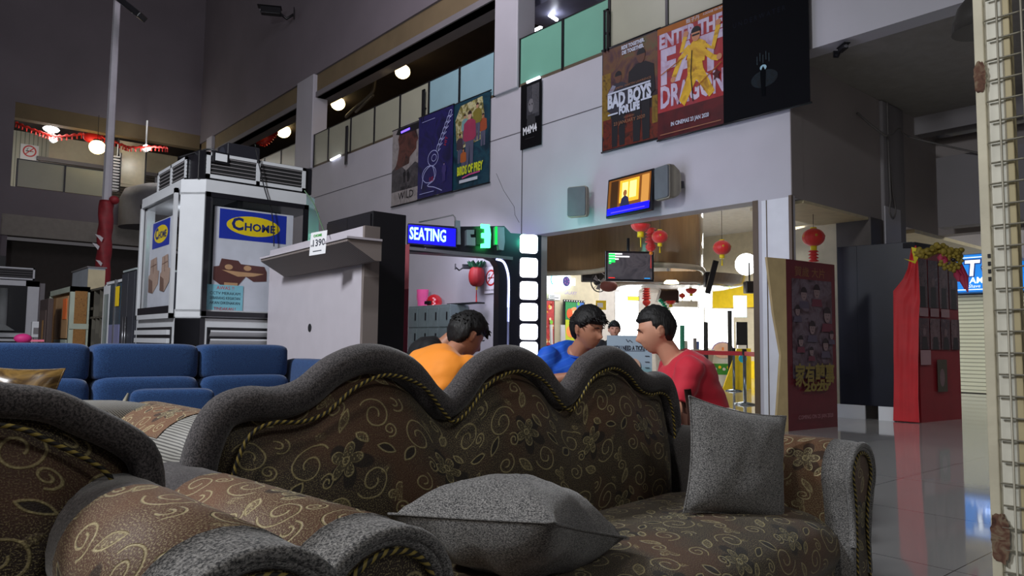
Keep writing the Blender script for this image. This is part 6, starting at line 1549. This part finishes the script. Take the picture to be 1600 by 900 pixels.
# ================================================================ brocade camelback sofas
broc = brocade(); 
brocb = brocade('brocade_copper', base=(92, 64, 48), dark=(44, 30, 24), gold=(196, 184, 140), copper=(112, 74, 50), cell=.34)
grytw = tweed('grey_tweed', (38, 36, 38), (98, 93, 94), 260, bump=.35); grytl = tweed('grey_tweed_light', (46, 46, 48), (146, 144, 142), 240, (1, 1, 1.6))
rope = stripes('rope_gold_black', (150, 132, 62), (22, 19, 17), 52, .42, axis=0, slant=60)
legm = mat('sofa_leg_wood', (40, 24, 16), .4)
def camel_outline(w, hl, zs, zh, zo, zv, zend):
    """right half control points (x, z) of the camelback, mirrored for the left"""
    Rr = [(0, zh), (.13 * w / .56, zh - .035), (.22 * w / .56, zv + .03), (w / 2, zv), (.34 * w / .56, zv + .03), (.43 * w / .56, zh - .035), (w, zh), (1.20 * w, zh - .03), (1.36 * w, zo + .02), (1.50 * w, zo), (1.64 * w, zs), (1.75 * w, zs - .022), (hl - .015, zs - .085), (hl + .002, zs - .17), (hl, zend)]
    return [(-x, z) for x, z in Rr[::-1]][:-1] + Rr
def make_sofa(loc, rz, label, w=.56, hl=1.06, zs=.935, zh=1.045, zo=.925, zv=.90, zend=.66, r=.052, arm_x=1.07, arm_r=.12, arm_zb=.745, arm_zf=.715, y_front=-.80, ax_out=.0, k=1.0, seat_z=.45, right_drop=0, name='brocade_sofa', group=None):
    e = empty(name, loc, rz, label, 'sofa', group)
    ol_ = [Vector((x, 0, z)) for x, z in camel_outline(w, hl, zs, zh, zo, zv, zend)]
    path = catmull([Vector((p.x, -.085 * k, p.z - r)) for p in ol_], 5)
    MB().tube(path, r, grytw, 14).build('back_roll', e)
    # patterned bulging panel
    outl = catmull([Vector((p.x, 0, p.z - r * 1.6)) for p in ol_], 5)
    xs_, zs_ = [p.x for p in outl], [p.z for p in outl]
    def top(x):
        best = None
        for i in range(len(outl) - 1):
            a, b = outl[i], outl[i + 1]
            if a.x <= x <= b.x and b.x > a.x: 
                z = a.z + (b.z - a.z) * (x - a.x) / (b.x - a.x); best = z if best is None else max(best, z)
        return best if best is not None else zend - r
    nx = 90; rows = []; back = []
    H = hl - r * .9
    for i in range(nx + 1):
        x = -H + 2 * H * i / nx; zt = top(x); r_ = []; b_ = []
        edge = max(0, min(1, (1 - abs(x) / H) * 6)) ** .5
        for j in range(15):
            s_ = j / 14; z = seat_z - .12 + (zt - (seat_z - .12)) * s_
            bul = (math.sin(math.pi * min(1, s_ * .96 + .04)) ** .6) if s_ < 1 else 0
            y = -.055 * k - .10 * k * bul * edge - .05 * k * (1 - s_)
            r_.append(Vector((x, y, z))); b_.append(Vector((x, -.035 * k, z)))
        rows.append(r_); back.append(b_)
    q = MB(); q.grid(rows, broc); q.grid([b[::-1] for b in back], bluem if 0 else blkm)
    q.grid([[a[0], b[0]] for a, b in zip(rows, back)], blkm); q.grid([rows[0], back[0]], blkm); q.grid([rows[-1], back[-1]], blkm)
    q.build('backrest', e)
    pp_ = catmull([Vector((p.x * (1 - .055 / hl if abs(p.x) > .3 else 1), -.118 * k, p.z - r * 2.05)) for p in ol_ ], 5)
    pp_ = [p + Vector((0, -.018 * k, 0)) for p in pp_]
    MB().tube(pp_, .0055 * k, rope, 8).build('rope_piping', e)
    # solid frame behind the panel and down to the floor
    MB().bx(-hl + .03, hl - .03, -.02, .06, .12, seat_z + .2, blkm).build('back_board', e)
    # seat
    sx = arm_x - arm_r * .75
    rows = []
    for i in range(41):
        x = -sx + 2 * sx * i / 40; ed = max(0, min(1, (1 - abs(x) / sx) * 8)) ** .5; r_ = []
        prof = [(-.04, seat_z - .05), (-.12, seat_z - .01), (-.3, seat_z + .02), (-.5, seat_z + .025), (y_front + .12, seat_z + .01), (y_front + .04, seat_z - .02), (y_front, seat_z - .07), (y_front - .01, seat_z - .14), (y_front + .01, seat_z - .20), (y_front + .01, .13)]
        cp = catmull([Vector((0, a * (k if a > -.4 else 1), b)) for a, b in prof], 4)
        rows.append([Vector((x, c.y, c.z - (.02 * (1 - ed) if c.z > seat_z - .06 else 0))) for c in cp])
    q = MB(); q.grid(rows, broc); q.add([(-sx, -.04, .13), (sx, -.04, .13), (sx, y_front + .01, .13), (-sx, y_front + .01, .13)], [[0, 1, 2, 3]], blkm); q.build('seat', e)
    MB().bx(-sx, sx, y_front + .03, -.03, .10, seat_z - .12, blkm).build('seat_base', e)
    # arms
    for s in (-1, 1):
        dz = -right_drop if s > 0 else 0
        ps = []
        R_ = arm_r; 
        for a_ in range(-35, 216, 14): ps.append((R_ * math.cos(R(a_)), R_ * math.sin(R(a_))))
        low = [(-R_ * .80, -R_ * 1.15), (-R_ * .78, -R_ * 2.2), (-R_ * .85, -9), (R_ * .75, -9), (R_ * .50, -R_ * 3.3), (R_ * .42, -R_ * 2.2), (R_ * .60, -R_ * 1.25)]
        prof = ps + low
        def sec(y, sc=1.0, dr=0):
            f_ = (y - 0) / (y_front); zc = arm_zb + (arm_zf - arm_zb) * max(0, min(1, f_)) - R_ + dz
            out = []
            for px_, pz_ in prof:
                if pz_ < -8: z = .12
                else: z = zc + pz_ * sc
                flare = (1 + .15 * max(0, f_) ** 2)
                out.append(Vector((s * (arm_x + px_ * sc * flare), y, z)))
            return out if s > 0 else out[::-1]
        yf = y_front - .06
        yb = [(-.02, 1.0), (-.24 * k, 1.0), (-.24 * k, 1.014), (yf * .5, 1.018), (yf + .10, 1.02), (yf + .10, 1.0), (yf + .05, .995), (yf + .022, .96), (yf + .004, .89), (yf + .002, .78), (yf + .012, .70)]
        secs = [sec(y, sc) for y, sc in yb]
        mts = [grytw, brocb, brocb, brocb, grytl, grytl, grytl, grytl, grytl, grytl]
        # seams share a ring so the band edge is crisp
        q = MB(); q.grid(secs, grytl, closed_v=True, mts=mts, caps=False)
        q.add(sec(-.02, 1.0), [list(range(len(prof)))], grytw)
        arm = q.build('arm', e)
        # front face: rim roll, rope and patterned face
        rim = sec(yf + .008, .90); npf = len(ps)
        rimp = (rim if s > 0 else rim[::-1])[:npf + 3]
        rimp = [(rim if s > 0 else rim[::-1])[-3]] + (rim if s > 0 else rim[::-1])[-2:] + (rim if s > 0 else rim[::-1])[:npf + 2]
        MB().tube(rimp, .012 * arm_r / .12, grytl, 10).build('scroll_rim', arm)
        rp = sec(yf + .004, .66); rpl = rp if s > 0 else rp[::-1]
        rpp = [Vector((rpl[-4].x, rpl[-4].y, .14))] + rpl[-3:] + rpl[:npf] + rpl[npf:npf + 2] + [Vector((rpl[npf + 1].x, rpl[npf + 1].y, .14))]
        MB().tube(catmull(rpp, 3), .0055 * k, rope, 8).build('rope_piping', arm)
        fc_ = sec(yf + .010, .72)
        q = MB(); q.add(fc_, [list(range(len(fc_)))[::-1]], broc); q.build('face_panel', arm)
    for x in (-1, 1):
        for y in (-.06, y_front + .06): MB().lathe([(.03, 0), (.04, .06), (.045, .13)], legm, 12, c=(x * (arm_x - .03), y, 0)).build('leg', e)
    return e
rz0 = R(6.4)
S1 = make_sofa((1.585, 1.985, 0), rz0, 'large brown brocade camelback sofa with grey rolled edges, in the middle foreground', right_drop=.06, r=.043, hl=1.03, zo=.935, zs=.938, arm_zb=.765, arm_zf=.765)
S2 = make_sofa((-.50, 1.33, 0), R(4), 'second brown brocade sofa cut off by the left edge of the picture', w=.42, hl=.845, zs=.975, zh=1.06, zo=.985, zv=.95, zend=.80, r=.026, arm_x=.79, arm_r=.10, arm_zb=.835, arm_zf=.825, y_front=-.52, seat_z=.55, k=.7)
def on_sofa(S, x, y, z): return S.matrix_basis @ Vector((x, y, z)) if 0 else (Matrix.Translation(S.location) @ Matrix.Rotation(S.rotation_euler.z, 4, 'Z')) @ Vector((x, y, z))
pillow('throw_cushion', fa(1152, 722, 2.62), .42, .40, .15, E3(78, 11, 4 - 40 + 14), grytl, 'grey tweed cushion standing against the right arm of the brocade sofa', wr=.08, seed=4)
pillow('throw_cushion', on_sofa(S1, -.36, -.46, .575), .50, .44, .24, E3(-4, 16, 22), grytl, 'grey tweed cushion lying on the seat beside the left arm of the brocade sofa', wr=.16, seed=9)
# third sofa glimpsed between the two: corduroy arm with copper top
cord = stripes('grey_corduroy', (150, 148, 142), (84, 82, 80), 90, .6, axis=1, bump=.4)
satin = mixmat('satin_brown', [(48, 34, 18), (120, 92, 44), (70, 50, 26), (150, 120, 66)], 7, .3)
G = empty('corduroy_sofa', (.35, 3.2, 0), R(4), 'grey corduroy sofa with a copper-coloured arm top, glimpsed between the brocade sofas', 'sofa')
rows = []
prof = ell(0, 0, .20, .16, 24)
for y, s_ in ((-.62, .8), (-.6, .96), (-.5, 1.0), (-.1, 1.0), (.2, 1.0)): rows.append([Vector((.55 + a * s_, y, .62 + b * s_)) for a, b in prof])
q = MB(); q.grid(rows, cord, closed_v=True, caps=True); q.bx(.42, .66, -.56, .2, .05, .6, cord); q.build('arm', G)
q = MB(); rows = [[Vector((.55 + .203 * math.cos(R(a_)), y, .62 + .163 * math.sin(R(a_)))) for a_ in range(30, 151, 10)] for y in (-.42, -.1, .2)]; q.grid([r[::-1] for r in rows], brocb); q.build('arm_cover', G)
cush(-1.2, .40, -.5, .1, .2, .48, cord).build('seat', G)
cush(-1.2, .62, .05, .28, .2, .80, cord).build('backrest', G)
MB().bx(-1.15, .6, -.45, .2, .03, .3, blkm).build('base', G)
pillow('satin_cushion', fa(-2, 640, 2.9), .40, .36, .12, E3(74, 4, -30), satin, 'shiny brown satin cushion at the left edge before the blue sofa', wr=.2, seed=3)
# ================================================================ people
skin = mat('skin', (176, 122, 96), .5, var=.06, scale=9); skin2 = mat('skin_tan', (206, 150, 124), .5, var=.06, scale=9)
hairm = mat('hair_black', (13, 11, 12), .62, var=.3, scale=40, stretch=(1, 1, .2), bump=.5, bscale=120)
def remesh(q, name, voxel, mt, parent=None, smooth=6):
    o = q.build(name)
    md = o.modifiers.new('r', 'REMESH'); md.mode = 'VOXEL'; md.voxel_size = voxel; md.use_smooth_shade = True
    if smooth: s = o.modifiers.new('s', 'SMOOTH'); s.iterations = smooth; s.factor = .5
    dg = bpy.context.evaluated_depsgraph_get(); dg.update()
    me = bpy.data.meshes.new_from_object(o.evaluated_get(dg)); me.name = name
    me.materials.clear(); me.materials.append(mt)
    me.polygons.foreach_set('use_smooth', [True] * len(me.polygons))
    me.polygons.foreach_set('material_index', [0] * len(me.polygons))
    old = o.data; o.modifiers.clear(); o.data = me; bpy.data.meshes.remove(old)
    if parent: o.parent = parent
    return o
def limb(q, pts, rs, mt, flat=1):
    P = [Vector(p) for p in pts]
    q.tube(P, rs, mt, 14)
    for p, r in zip(P, rs): q.ball(p, r, mt, 8, 12)
def head_pt(d):
    """surface point of a head for a unit direction; x right, y front, z up"""
    x, y, z = d.x * .076, d.y * .096, d.z * .118
    if z < 0:
        t_ = -z / .118
        x *= 1 - .34 * t_ ** 1.6
        if y < 0: y *= 1 - .55 * min(1, t_ * 1.3)
        else: y *= 1 + .10 * t_
    if d.y > 0:
        g = lambda cx, cz, sx, sz: math.exp(-((x - cx) / sx) ** 2 - ((z - cz) / sz) ** 2)
        y += .026 * g(0, -.024, .011, .017) + .012 * g(0, -.002, .009, .022)      # nose
        y -= .013 * (g(.031, .008, .015, .012) + g(-.031, .008, .015, .012))      # eye sockets
        y += .006 * (g(.03, .030, .024, .009) + g(-.03, .030, .024, .009))        # brow
        y += .008 * g(0, -.060, .022, .006) + .007 * g(0, -.072, .018, .006) - .006 * g(0, -.0655, .022, .0025)   # lips
        y += .009 * g(0, -.098, .018, .014)                                       # chin
        y += .004 * (g(.04, -.03, .018, .02) + g(-.04, -.03, .018, .02))          # cheeks
    return Vector((x, y, z))
def add_head(q, M, mt):
    rows = []
    n, k = 60, 72
    for i in range(n + 1):
        ph = math.pi * i / n
        rows.append([M @ head_pt(Vector((math.sin(ph) * math.cos(2 * math.pi * j / k), math.sin(ph) * math.sin(2 * math.pi * j / k), math.cos(ph)))) for j in range(k)])
    q.grid(rows, mt, closed_v=True)
    for s in (-1, 1):
        ME = M @ Matrix.Translation((s * .076, -.008, -.005)) @ Matrix.Rotation(s * -.35, 4, 'Z') @ Matrix.Rotation(-.15, 4, 'X')
        q.tube([ME @ Vector(p) for p in ((s * .004, .012, -.028), (s * .008, .014, 0), (s * .012, .010, .022), (s * .015, -.004, .030), (s * .014, -.016, .020), (s * .010, -.016, 0), (s * .005, -.006, -.02))], .0058, mt, 8, closed=True)
        q.ball(ME @ Vector((s * .006, 0, 0)), (.008, .017, .024), mt, 8, 10)
def add_hair(parent, M, style='short', seed=1, name='hair'):
    q = MB(); n, k = 44, 60; random.seed(seed)
    def dens(d):
        if style == 'buzz' and d.y > .2 and d.z < .52: return -.1
        # 1 where hair grows
        front = d.y
        line = .42 if front > .55 else (.42 - (.55 - front) * .75 if front > 0 else .0 - .62 * min(1, -front * 1.4))
        if abs(d.x) > .75 and -.3 < d.y < .45: line = max(line, .12)
        return d.z - line
    rows = []
    for i in range(n + 1):
        ph = math.pi * i / n; r_ = []
        for j in range(k):
            d = Vector((math.sin(ph) * math.cos(2 * math.pi * j / k), math.sin(ph) * math.sin(2 * math.pi * j / k), math.cos(ph)))
            p = head_pt(d); e_ = dens(d)
            t_ = max(0, min(1, (e_ + .05) / .22))
            lift = (.003 + .009 * t_ + (.010 * max(0, d.z) + (.012 if style == 'full' else 0)) * t_) if e_ > -.05 else -.012
            nz = noise.noise(Vector((d.x * 9, d.y * 9, d.z * 3 + seed))) * .005 + noise.noise(Vector((d.x * 30, d.y * 30, d.z * 6 + seed))) * .003
            r_.append(M @ (p + d * (lift + (nz * t_ if e_ > -.05 else 0))))
        rows.append(r_)
    q.grid(rows, hairm, closed_v=True)
    # tufts
    for i in range(320 if style == 'full' else 160 if style == 'short' else 0):
        a_ = random.uniform(0, 2 * math.pi); zz = random.uniform(.25, 1); rr = math.sqrt(1 - zz * zz)
        d = Vector((rr * math.cos(a_), rr * math.sin(a_), zz))
        if dens(d) < .08: continue
        p = head_pt(d) + d * (.016 if style == 'full' else .008); tip = p + d * random.uniform(.004, .012) + Vector((random.uniform(-.018, .018), .026 if d.y > 0 else -.012, random.uniform(-.022, -.002)))
        q.tube([M @ p, M @ ((p + tip) / 2 + d * .004), M @ tip], [.006, .0045, .001], hairm, 5)
    # eyebrows
    for s in (-1, 1):
        q.tube([M @ (Vector((s * x, .094 + (.004 if x < .04 else -.006), .027 + dz))) for x, dz in ((.014, 0), (.028, .004), (.045, -.002))], [.003, .0035, .002], hairm, 6)
    return q.build(name, parent)
def hand(q, wr, d, up, mt, side=1, curl=.8):
    """palm and five fingers from the wrist along d"""
    d = d.normalized(); s = d.cross(up).normalized() * side; n_ = s.cross(d).normalized() * side
    pal = wr + d * .045
    M = Matrix((s, d, n_)).transposed().to_4x4()
    q.ball(pal, (.040, .052, .016), mt, 10, 14, M=M)
    for i, (off, L_1, r_) in enumerate(((-.030, .062, .0078), (-.010, .074, .0084), (.011, .080, .0086), (.031, .072, .0084))):
        b = wr + d * (.085 - abs(off) * .15) + s * off
        a1 = curl * .5; a2 = curl * 1.1
        p1 = b + (d * math.cos(a1) + n_ * -math.sin(a1)) * L_1 * .45; p2 = p1 + (d * math.cos(a2) + n_ * -math.sin(a2)) * L_1 * .32; p3 = p2 + (d * math.cos(a2 * 1.3) + n_ * -math.sin(a2 * 1.3)) * L_1 * .25
        limb(q, [b - d * .02, b, p1, p2, p3], [r_, r_ * 1.05, r_, r_ * .95, r_ * .8], mt)
    b = wr + d * .02 + s * .030; limb(q, [b, b + s * .024 + d * .022, b + s * .030 + d * .048 - n_ * .008, b + s * .024 + d * .068 - n_ * .016], [.013, .0115, .0100, .0085], mt)
def person(loc, heading, seat, lean, hp, hy, armL, armR, shirt_m, trouser_m, label, skinm=skin, sc=1.0, hair='short', seed=1, curve=0, collar=None, sleeve=.5, hroll=0, shoe=None, bulk=0):
    e = empty('person', (loc[0], loc[1], 0), heading, label, 'person')
    e.scale = (1, 1, 1)
    S_ = sc; l = R(lean); V = Vector
    pel = V((0, 0, seat + .085 * S_))
    spine = [pel]; ang = l * .5
    for L_1, a_ in ((.13, l * .6), (.14, l), (.13, l + R(curve) * .6), (.10, l + R(curve))): spine.append(spine[-1] + V((0, math.sin(a_), math.cos(a_))) * L_1 * S_)
    nb = spine[-1]; na = l + R(curve) + R(8); nk = nb + V((0, math.sin(na), math.cos(na))) * .085 * S_
    hm = Matrix.Rotation(R(hy), 4, 'Z') @ Matrix.Rotation(-R(hp), 4, 'X') @ Matrix.Rotation(R(hroll), 4, 'Y')
    hc = nk + (hm.to_3x3() @ V((0, .022, .095))) * S_
    M = Matrix.Translation(hc) @ hm @ Matrix.Scale(S_, 4)
    t = MB(); c = MB()
    # torso: stacked rounded sections along the spine
    def torso(q, mt, grow, z0=0):
        secs = [(spine[0], .165, .115), (spine[1], .150, .105), (spine[2], .160, .112), (spine[3], .182, .118), (spine[3].lerp(spine[4], .6), .180, .108), (spine[4], .105, .078), (spine[4].lerp(nk, .25), .062, .060)]
        rows = []
        for i, (p, a_, b_) in enumerate(secs):
            t_ = ((secs[min(i + 1, 6)][0]) - secs[max(i - 1, 0)][0]).normalized(); fwd = V((1, 0, 0)).cross(t_) * -1
            fwd = t_.cross(V((1, 0, 0))) * 1
            rows.append([p + V((1, 0, 0)) * (math.copysign(abs(math.cos(w_)) ** .8, math.cos(w_)) * (a_ + grow) * S_) + fwd * (math.copysign(abs(math.sin(w_)) ** .85, math.sin(w_)) * (b_ + grow) * S_) for w_ in [2 * math.pi * j / 28 for j in range(28)]])
        q.grid(rows, mt, closed_v=True, caps=True)
    torso(t, skinm, 0)
    limb(t, [nb - V((0, 0, .02)), nk, hc - V((0, 0, .03 * S_))], [.060 * S_, .054 * S_, .055 * S_], skinm)
    add_head(t, M, skinm)
    arms = []
    for s, A in ((-1, armL), (1, armR)):
        shd = spine[3].lerp(spine[4], .55) + V((s * .185 * S_, .0, .012))
        el, wrp = V(A[0]), V(A[1]); arms.append((shd, el, wrp))
        limb(t, [shd, shd.lerp(el, .5), el, el.lerp(wrp, .4), wrp], [.052 * S_, .045 * S_, .037 * S_, .036 * S_, .024 * S_], skinm)
        hand(t, wrp, (wrp - el), V((0, 0, 1)), skinm, -s)
    # legs
    lg = MB()
    for s in (-1, 1):
        hip = pel + V((s * .09 * S_, 0, -.01)); kn = V((s * .15, .42 * S_, seat + .06)); an = V((s * .15, .40 * S_, .09)); toe = V((s * .16, .56 * S_, .035))
        limb(t, [hip, hip.lerp(kn, .5), kn], [.085, .070, .050], skinm); limb(t, [kn, kn.lerp(an, .35), an], [.050, .052, .034], skinm); limb(t, [an, V((s * .15, .46 * S_, .05)), toe], [.036, .036, .026], skinm)
        limb(lg, [hip, hip.lerp(kn, .5), kn, kn.lerp(an, .4), an + V((0, 0, .03))], [.110, .092, .070, .066, .056], trouser_m)
    lg.ball(pel + V((0, -.01, -.0)), (.175 * S_, .125 * S_, .12 * S_), trouser_m)
    remesh(t, 'body', .0075, skinm, e, 4)
    remesh(lg, 'trousers', .012, trouser_m, e, 4)
    # shirt
    torso(c, shirt_m, .022 + bulk)
    c.ball(pel + V((0, .0, .03)), (.175 * S_, .13 * S_, .10 * S_), shirt_m)
    for shd, el, wrp in arms:
        m1 = shd.lerp(el, sleeve * .6); m2 = shd.lerp(el, sleeve * 1.15)
        limb(c, [shd + V((0, 0, -.004)), m1], [.070 * S_, .066 * S_], shirt_m); c.tube([m1, m2], [.066 * S_, .070 * S_], shirt_m, 14)
    so = remesh(c, 'shirt', .011, shirt_m, e, 5)
    for v in so.data.vertices:
        n1 = noise.noise(V((v.co.x * 7, v.co.y * 7, v.co.z * 16 + seed))) * .012 + noise.noise(V((v.co.x * 18, v.co.y * 18, v.co.z * 24 + seed))) * .004
        v.co += v.normal * n1
    if collar:
        q = MB(); q.tube([nb + V((math.cos(w_) * .070 * S_, math.sin(w_) * .066 * S_ + .01, -.005 + math.sin(w_) * -.02)) for w_ in [2 * math.pi * i / 18 for i in range(18)]], .009, collar, 8, closed=True); q.build('collar', e)
    add_hair(e, M, hair, seed)
    for s in (-1, 1):
        q = MB(); q.ball(M @ V((s * .031, .066, .008)), .0115 * S_, mat('eye_white', (225, 220, 215), .2), 8, 12); q.ball(M @ V((s * .031, .0745, .007)), .005 * S_, blk, 6, 8); q.build('eye', e)
    for s in (-1, 1):
        q = MB(); a_ = V((s * .15, .46 * S_, .045)); limb(q, [a_ + V((0, -.06, 0)), a_, a_ + V((s * .01, .11, -.008))], [.042, .046, .036], shoe or blkm); q.build('shoe', e)
    return e, M
def stool(p, rz, h, lab, mt=None, name='stool'):
    e = empty(name, (p[0], p[1], 0), rz, lab, 'stool'); mt = mt or mat('stool_dark', (46, 34, 30), .5)
    h -= .05
    MB().lathe([(.15, h - .05), (.18, h - .035), (.18, h - .008), (.16, h)], mt, 20).build('seat', e)
    for a_ in range(4): 
        c_, s_ = math.cos(a_ * math.pi / 2 + .78), math.sin(a_ * math.pi / 2 + .78); MB().cyl((c_ * .12, s_ * .12, h - .04), (c_ * .17, s_ * .17, 0), .014, mt, 8).build('leg', e)
def head_to(px, py, D): return fa(px, py, D)
def heading(fwd, right):
    h = f0 * fwd + FU * right; return math.atan2(-h.x, h.y)
jeans = mat('dark_trousers', (36, 36, 46), .8)
def place(hx, hy_, D, hd, off_f, off_r=0):
    """base under a head seen at the pixel, set back along the heading"""
    p = fa(hx, hy_, D); c_, s_ = math.cos(hd), math.sin(hd)
    return Vector((p.x + s_ * off_f - c_ * off_r, p.y - c_ * off_f - s_ * off_r, 0)), p.z
# man in red: side view, facing left
hd = heading(-.02, -1); b_, hz = place(1022, 516, 4.05, hd, .30)
red_shirt = mat('shirt_red', (206, 34, 58), .75, var=.05, bump=.15, bscale=14, sheen=.2)
PR, MR = person(b_, hd, .385, 17, 14, -6, ((-.24, .26, .62), (-.12, .46, .70)), ((.24, .26, .62), (.14, .46, .70)), red_shirt, jeans, 'man in a red t-shirt seated in profile looking left and down', skin2, 1.05, 'buzz', 3, curve=14, bulk=.004)
stool(b_, hd, .385, 'dark stool under the man in red')
# man in orange: from behind
hd = heading(.72, .62); b_, hz = place(712, 514, 4.15, hd, .27)
PO, MO = person(b_, hd, .40, 20, 30, -14, ((-.22, .30, .60), (-.10, .46, .66)), ((.23, .28, .60), (.12, .45, .66)), mat('shirt_orange', (255, 150, 34), .7, var=.04, bump=.15, bscale=14, sheen=.2), jeans, 'man in a bright orange t-shirt seen from behind with head bent right', skin, 1.03, 'full', 8, curve=18, collar=mat('collar_dark', (60, 40, 30), .7), bulk=.02, sleeve=.7)
stool(b_, hd, .40, 'dark stool under the man in orange')
# man in blue: facing the camera, head bowed
hd = heading(-.80, .55); b_, hz = place(921, 517, 4.55, hd, .36)
bs_m = stripes('shirt_blue', (24, 92, 214), (40, 108, 224), 26, .8, axis=2, uvmap=False, slant=10, rough=.7)
PBl, MBl = person(b_, hd, .43, 22, 12, 8, ((-.30, .22, .74), (-.10, .40, .80)), ((.32, .16, .80), (.12, .38, .86)), bs_m, jeans, 'man in a blue sports shirt bowing his head, between the other two seated men', skin, 1.05, 'full', 5, curve=18, collar=mat('collar_blue', (20, 80, 190), .6), bulk=.012)
stool(b_, hd, .40, 'dark stool under the man in blue')
# hunched person in black behind the man in orange
hd = heading(-.1, 1); b_, hz = place(706, 520, 4.95, hd, .30)
person(b_, hd, .50, 20, 40, 0, ((-.22, .34, .66), (-.08, .52, .62)), ((.24, .30, .66), (.12, .5, .62)), mat('shirt_black', (16, 16, 20), .8), jeans, 'hunched person in a black shirt mostly hidden behind the man in orange', skin, 1.0, 'short', 6, curve=26, sleeve=.95)
stool(b_, hd, .50, 'dark stool under the hunched person in black')
# attendant far behind
hd = heading(-1, -.1); b_, hz = place(960, 518, 10.6, hd, .16)
person(b_, hd, hz - .72, 8, 4, 0, ((-.26, .16, hz - .42), (-.1, .36, hz - .38)), ((.26, .16, hz - .42), (.1, .36, hz - .34)), mat('shirt_black', ()), jeans, 'attendant in black with pulled-back hair, far behind the ticket sign', skin2, 1.0, 'short', 11, curve=10)
stool(b_, hd, hz - .72, 'dark stool under the far attendant')
# low dark table and folding chair behind the sofa
tb = mat('table_dark_wood', (52, 30, 24), .4, var=.15, scale=5, stretch=(1, 8, 1))
p = fa(1157, 642, 3.6); e = empty('side_table', (p.x, p.y, 0), -YAW, 'small dark wooden table edge behind the right end of the brocade sofa', 'table')
MB().bx(-.235, 0, 0, .18, p.z - .025, p.z, tb, bev=.004).build('tabletop', e); MB().bx(-.22, -.03, .02, .16, p.z - .09, p.z - .026, tb).build('apron', e)
for x in (-.21, -.05):
    for y in (.03, .15): MB().bx(x - .018, x + .018, y - .018, y + .018, 0, p.z - .03, tb).build('leg', e)
a0, a1 = fa(1074, 608, 3.62), fa(1084, 648, 3.62)
e = empty('wooden_post_chair', (a1.x, a1.y, 0), -YAW, 'dark wooden chair back edge beside the elbow of the man in red', 'chair')
c0 = a0 - Vector((a1.x, a1.y, 0)); rr_ = Matrix.Rotation(YAW, 3, 'Z'); c0 = rr_ @ c0
MB().tube([(0, 0, a1.z - .1), (c0.x, c0.y, c0.z)], .018, tb, 6).tube([(0, .15, a1.z - .1), (c0.x, .15, c0.z)], .018, tb, 6).build('back_post', e)
MB().bx(-.03, .0, 0, .15, a1.z - .06, a1.z + .0, tb).build('back_slat', e)
MB().bx(-.20, .01, 0, .16, .40, .43, tb).build('seat', e)
for x in (0, -.18):
    for y in (.01, .15): MB().bx(x - .012, x + .012, y - .012, y + .012, 0, (a1.z - .09) if x == 0 else .4, tb).build('leg', e)
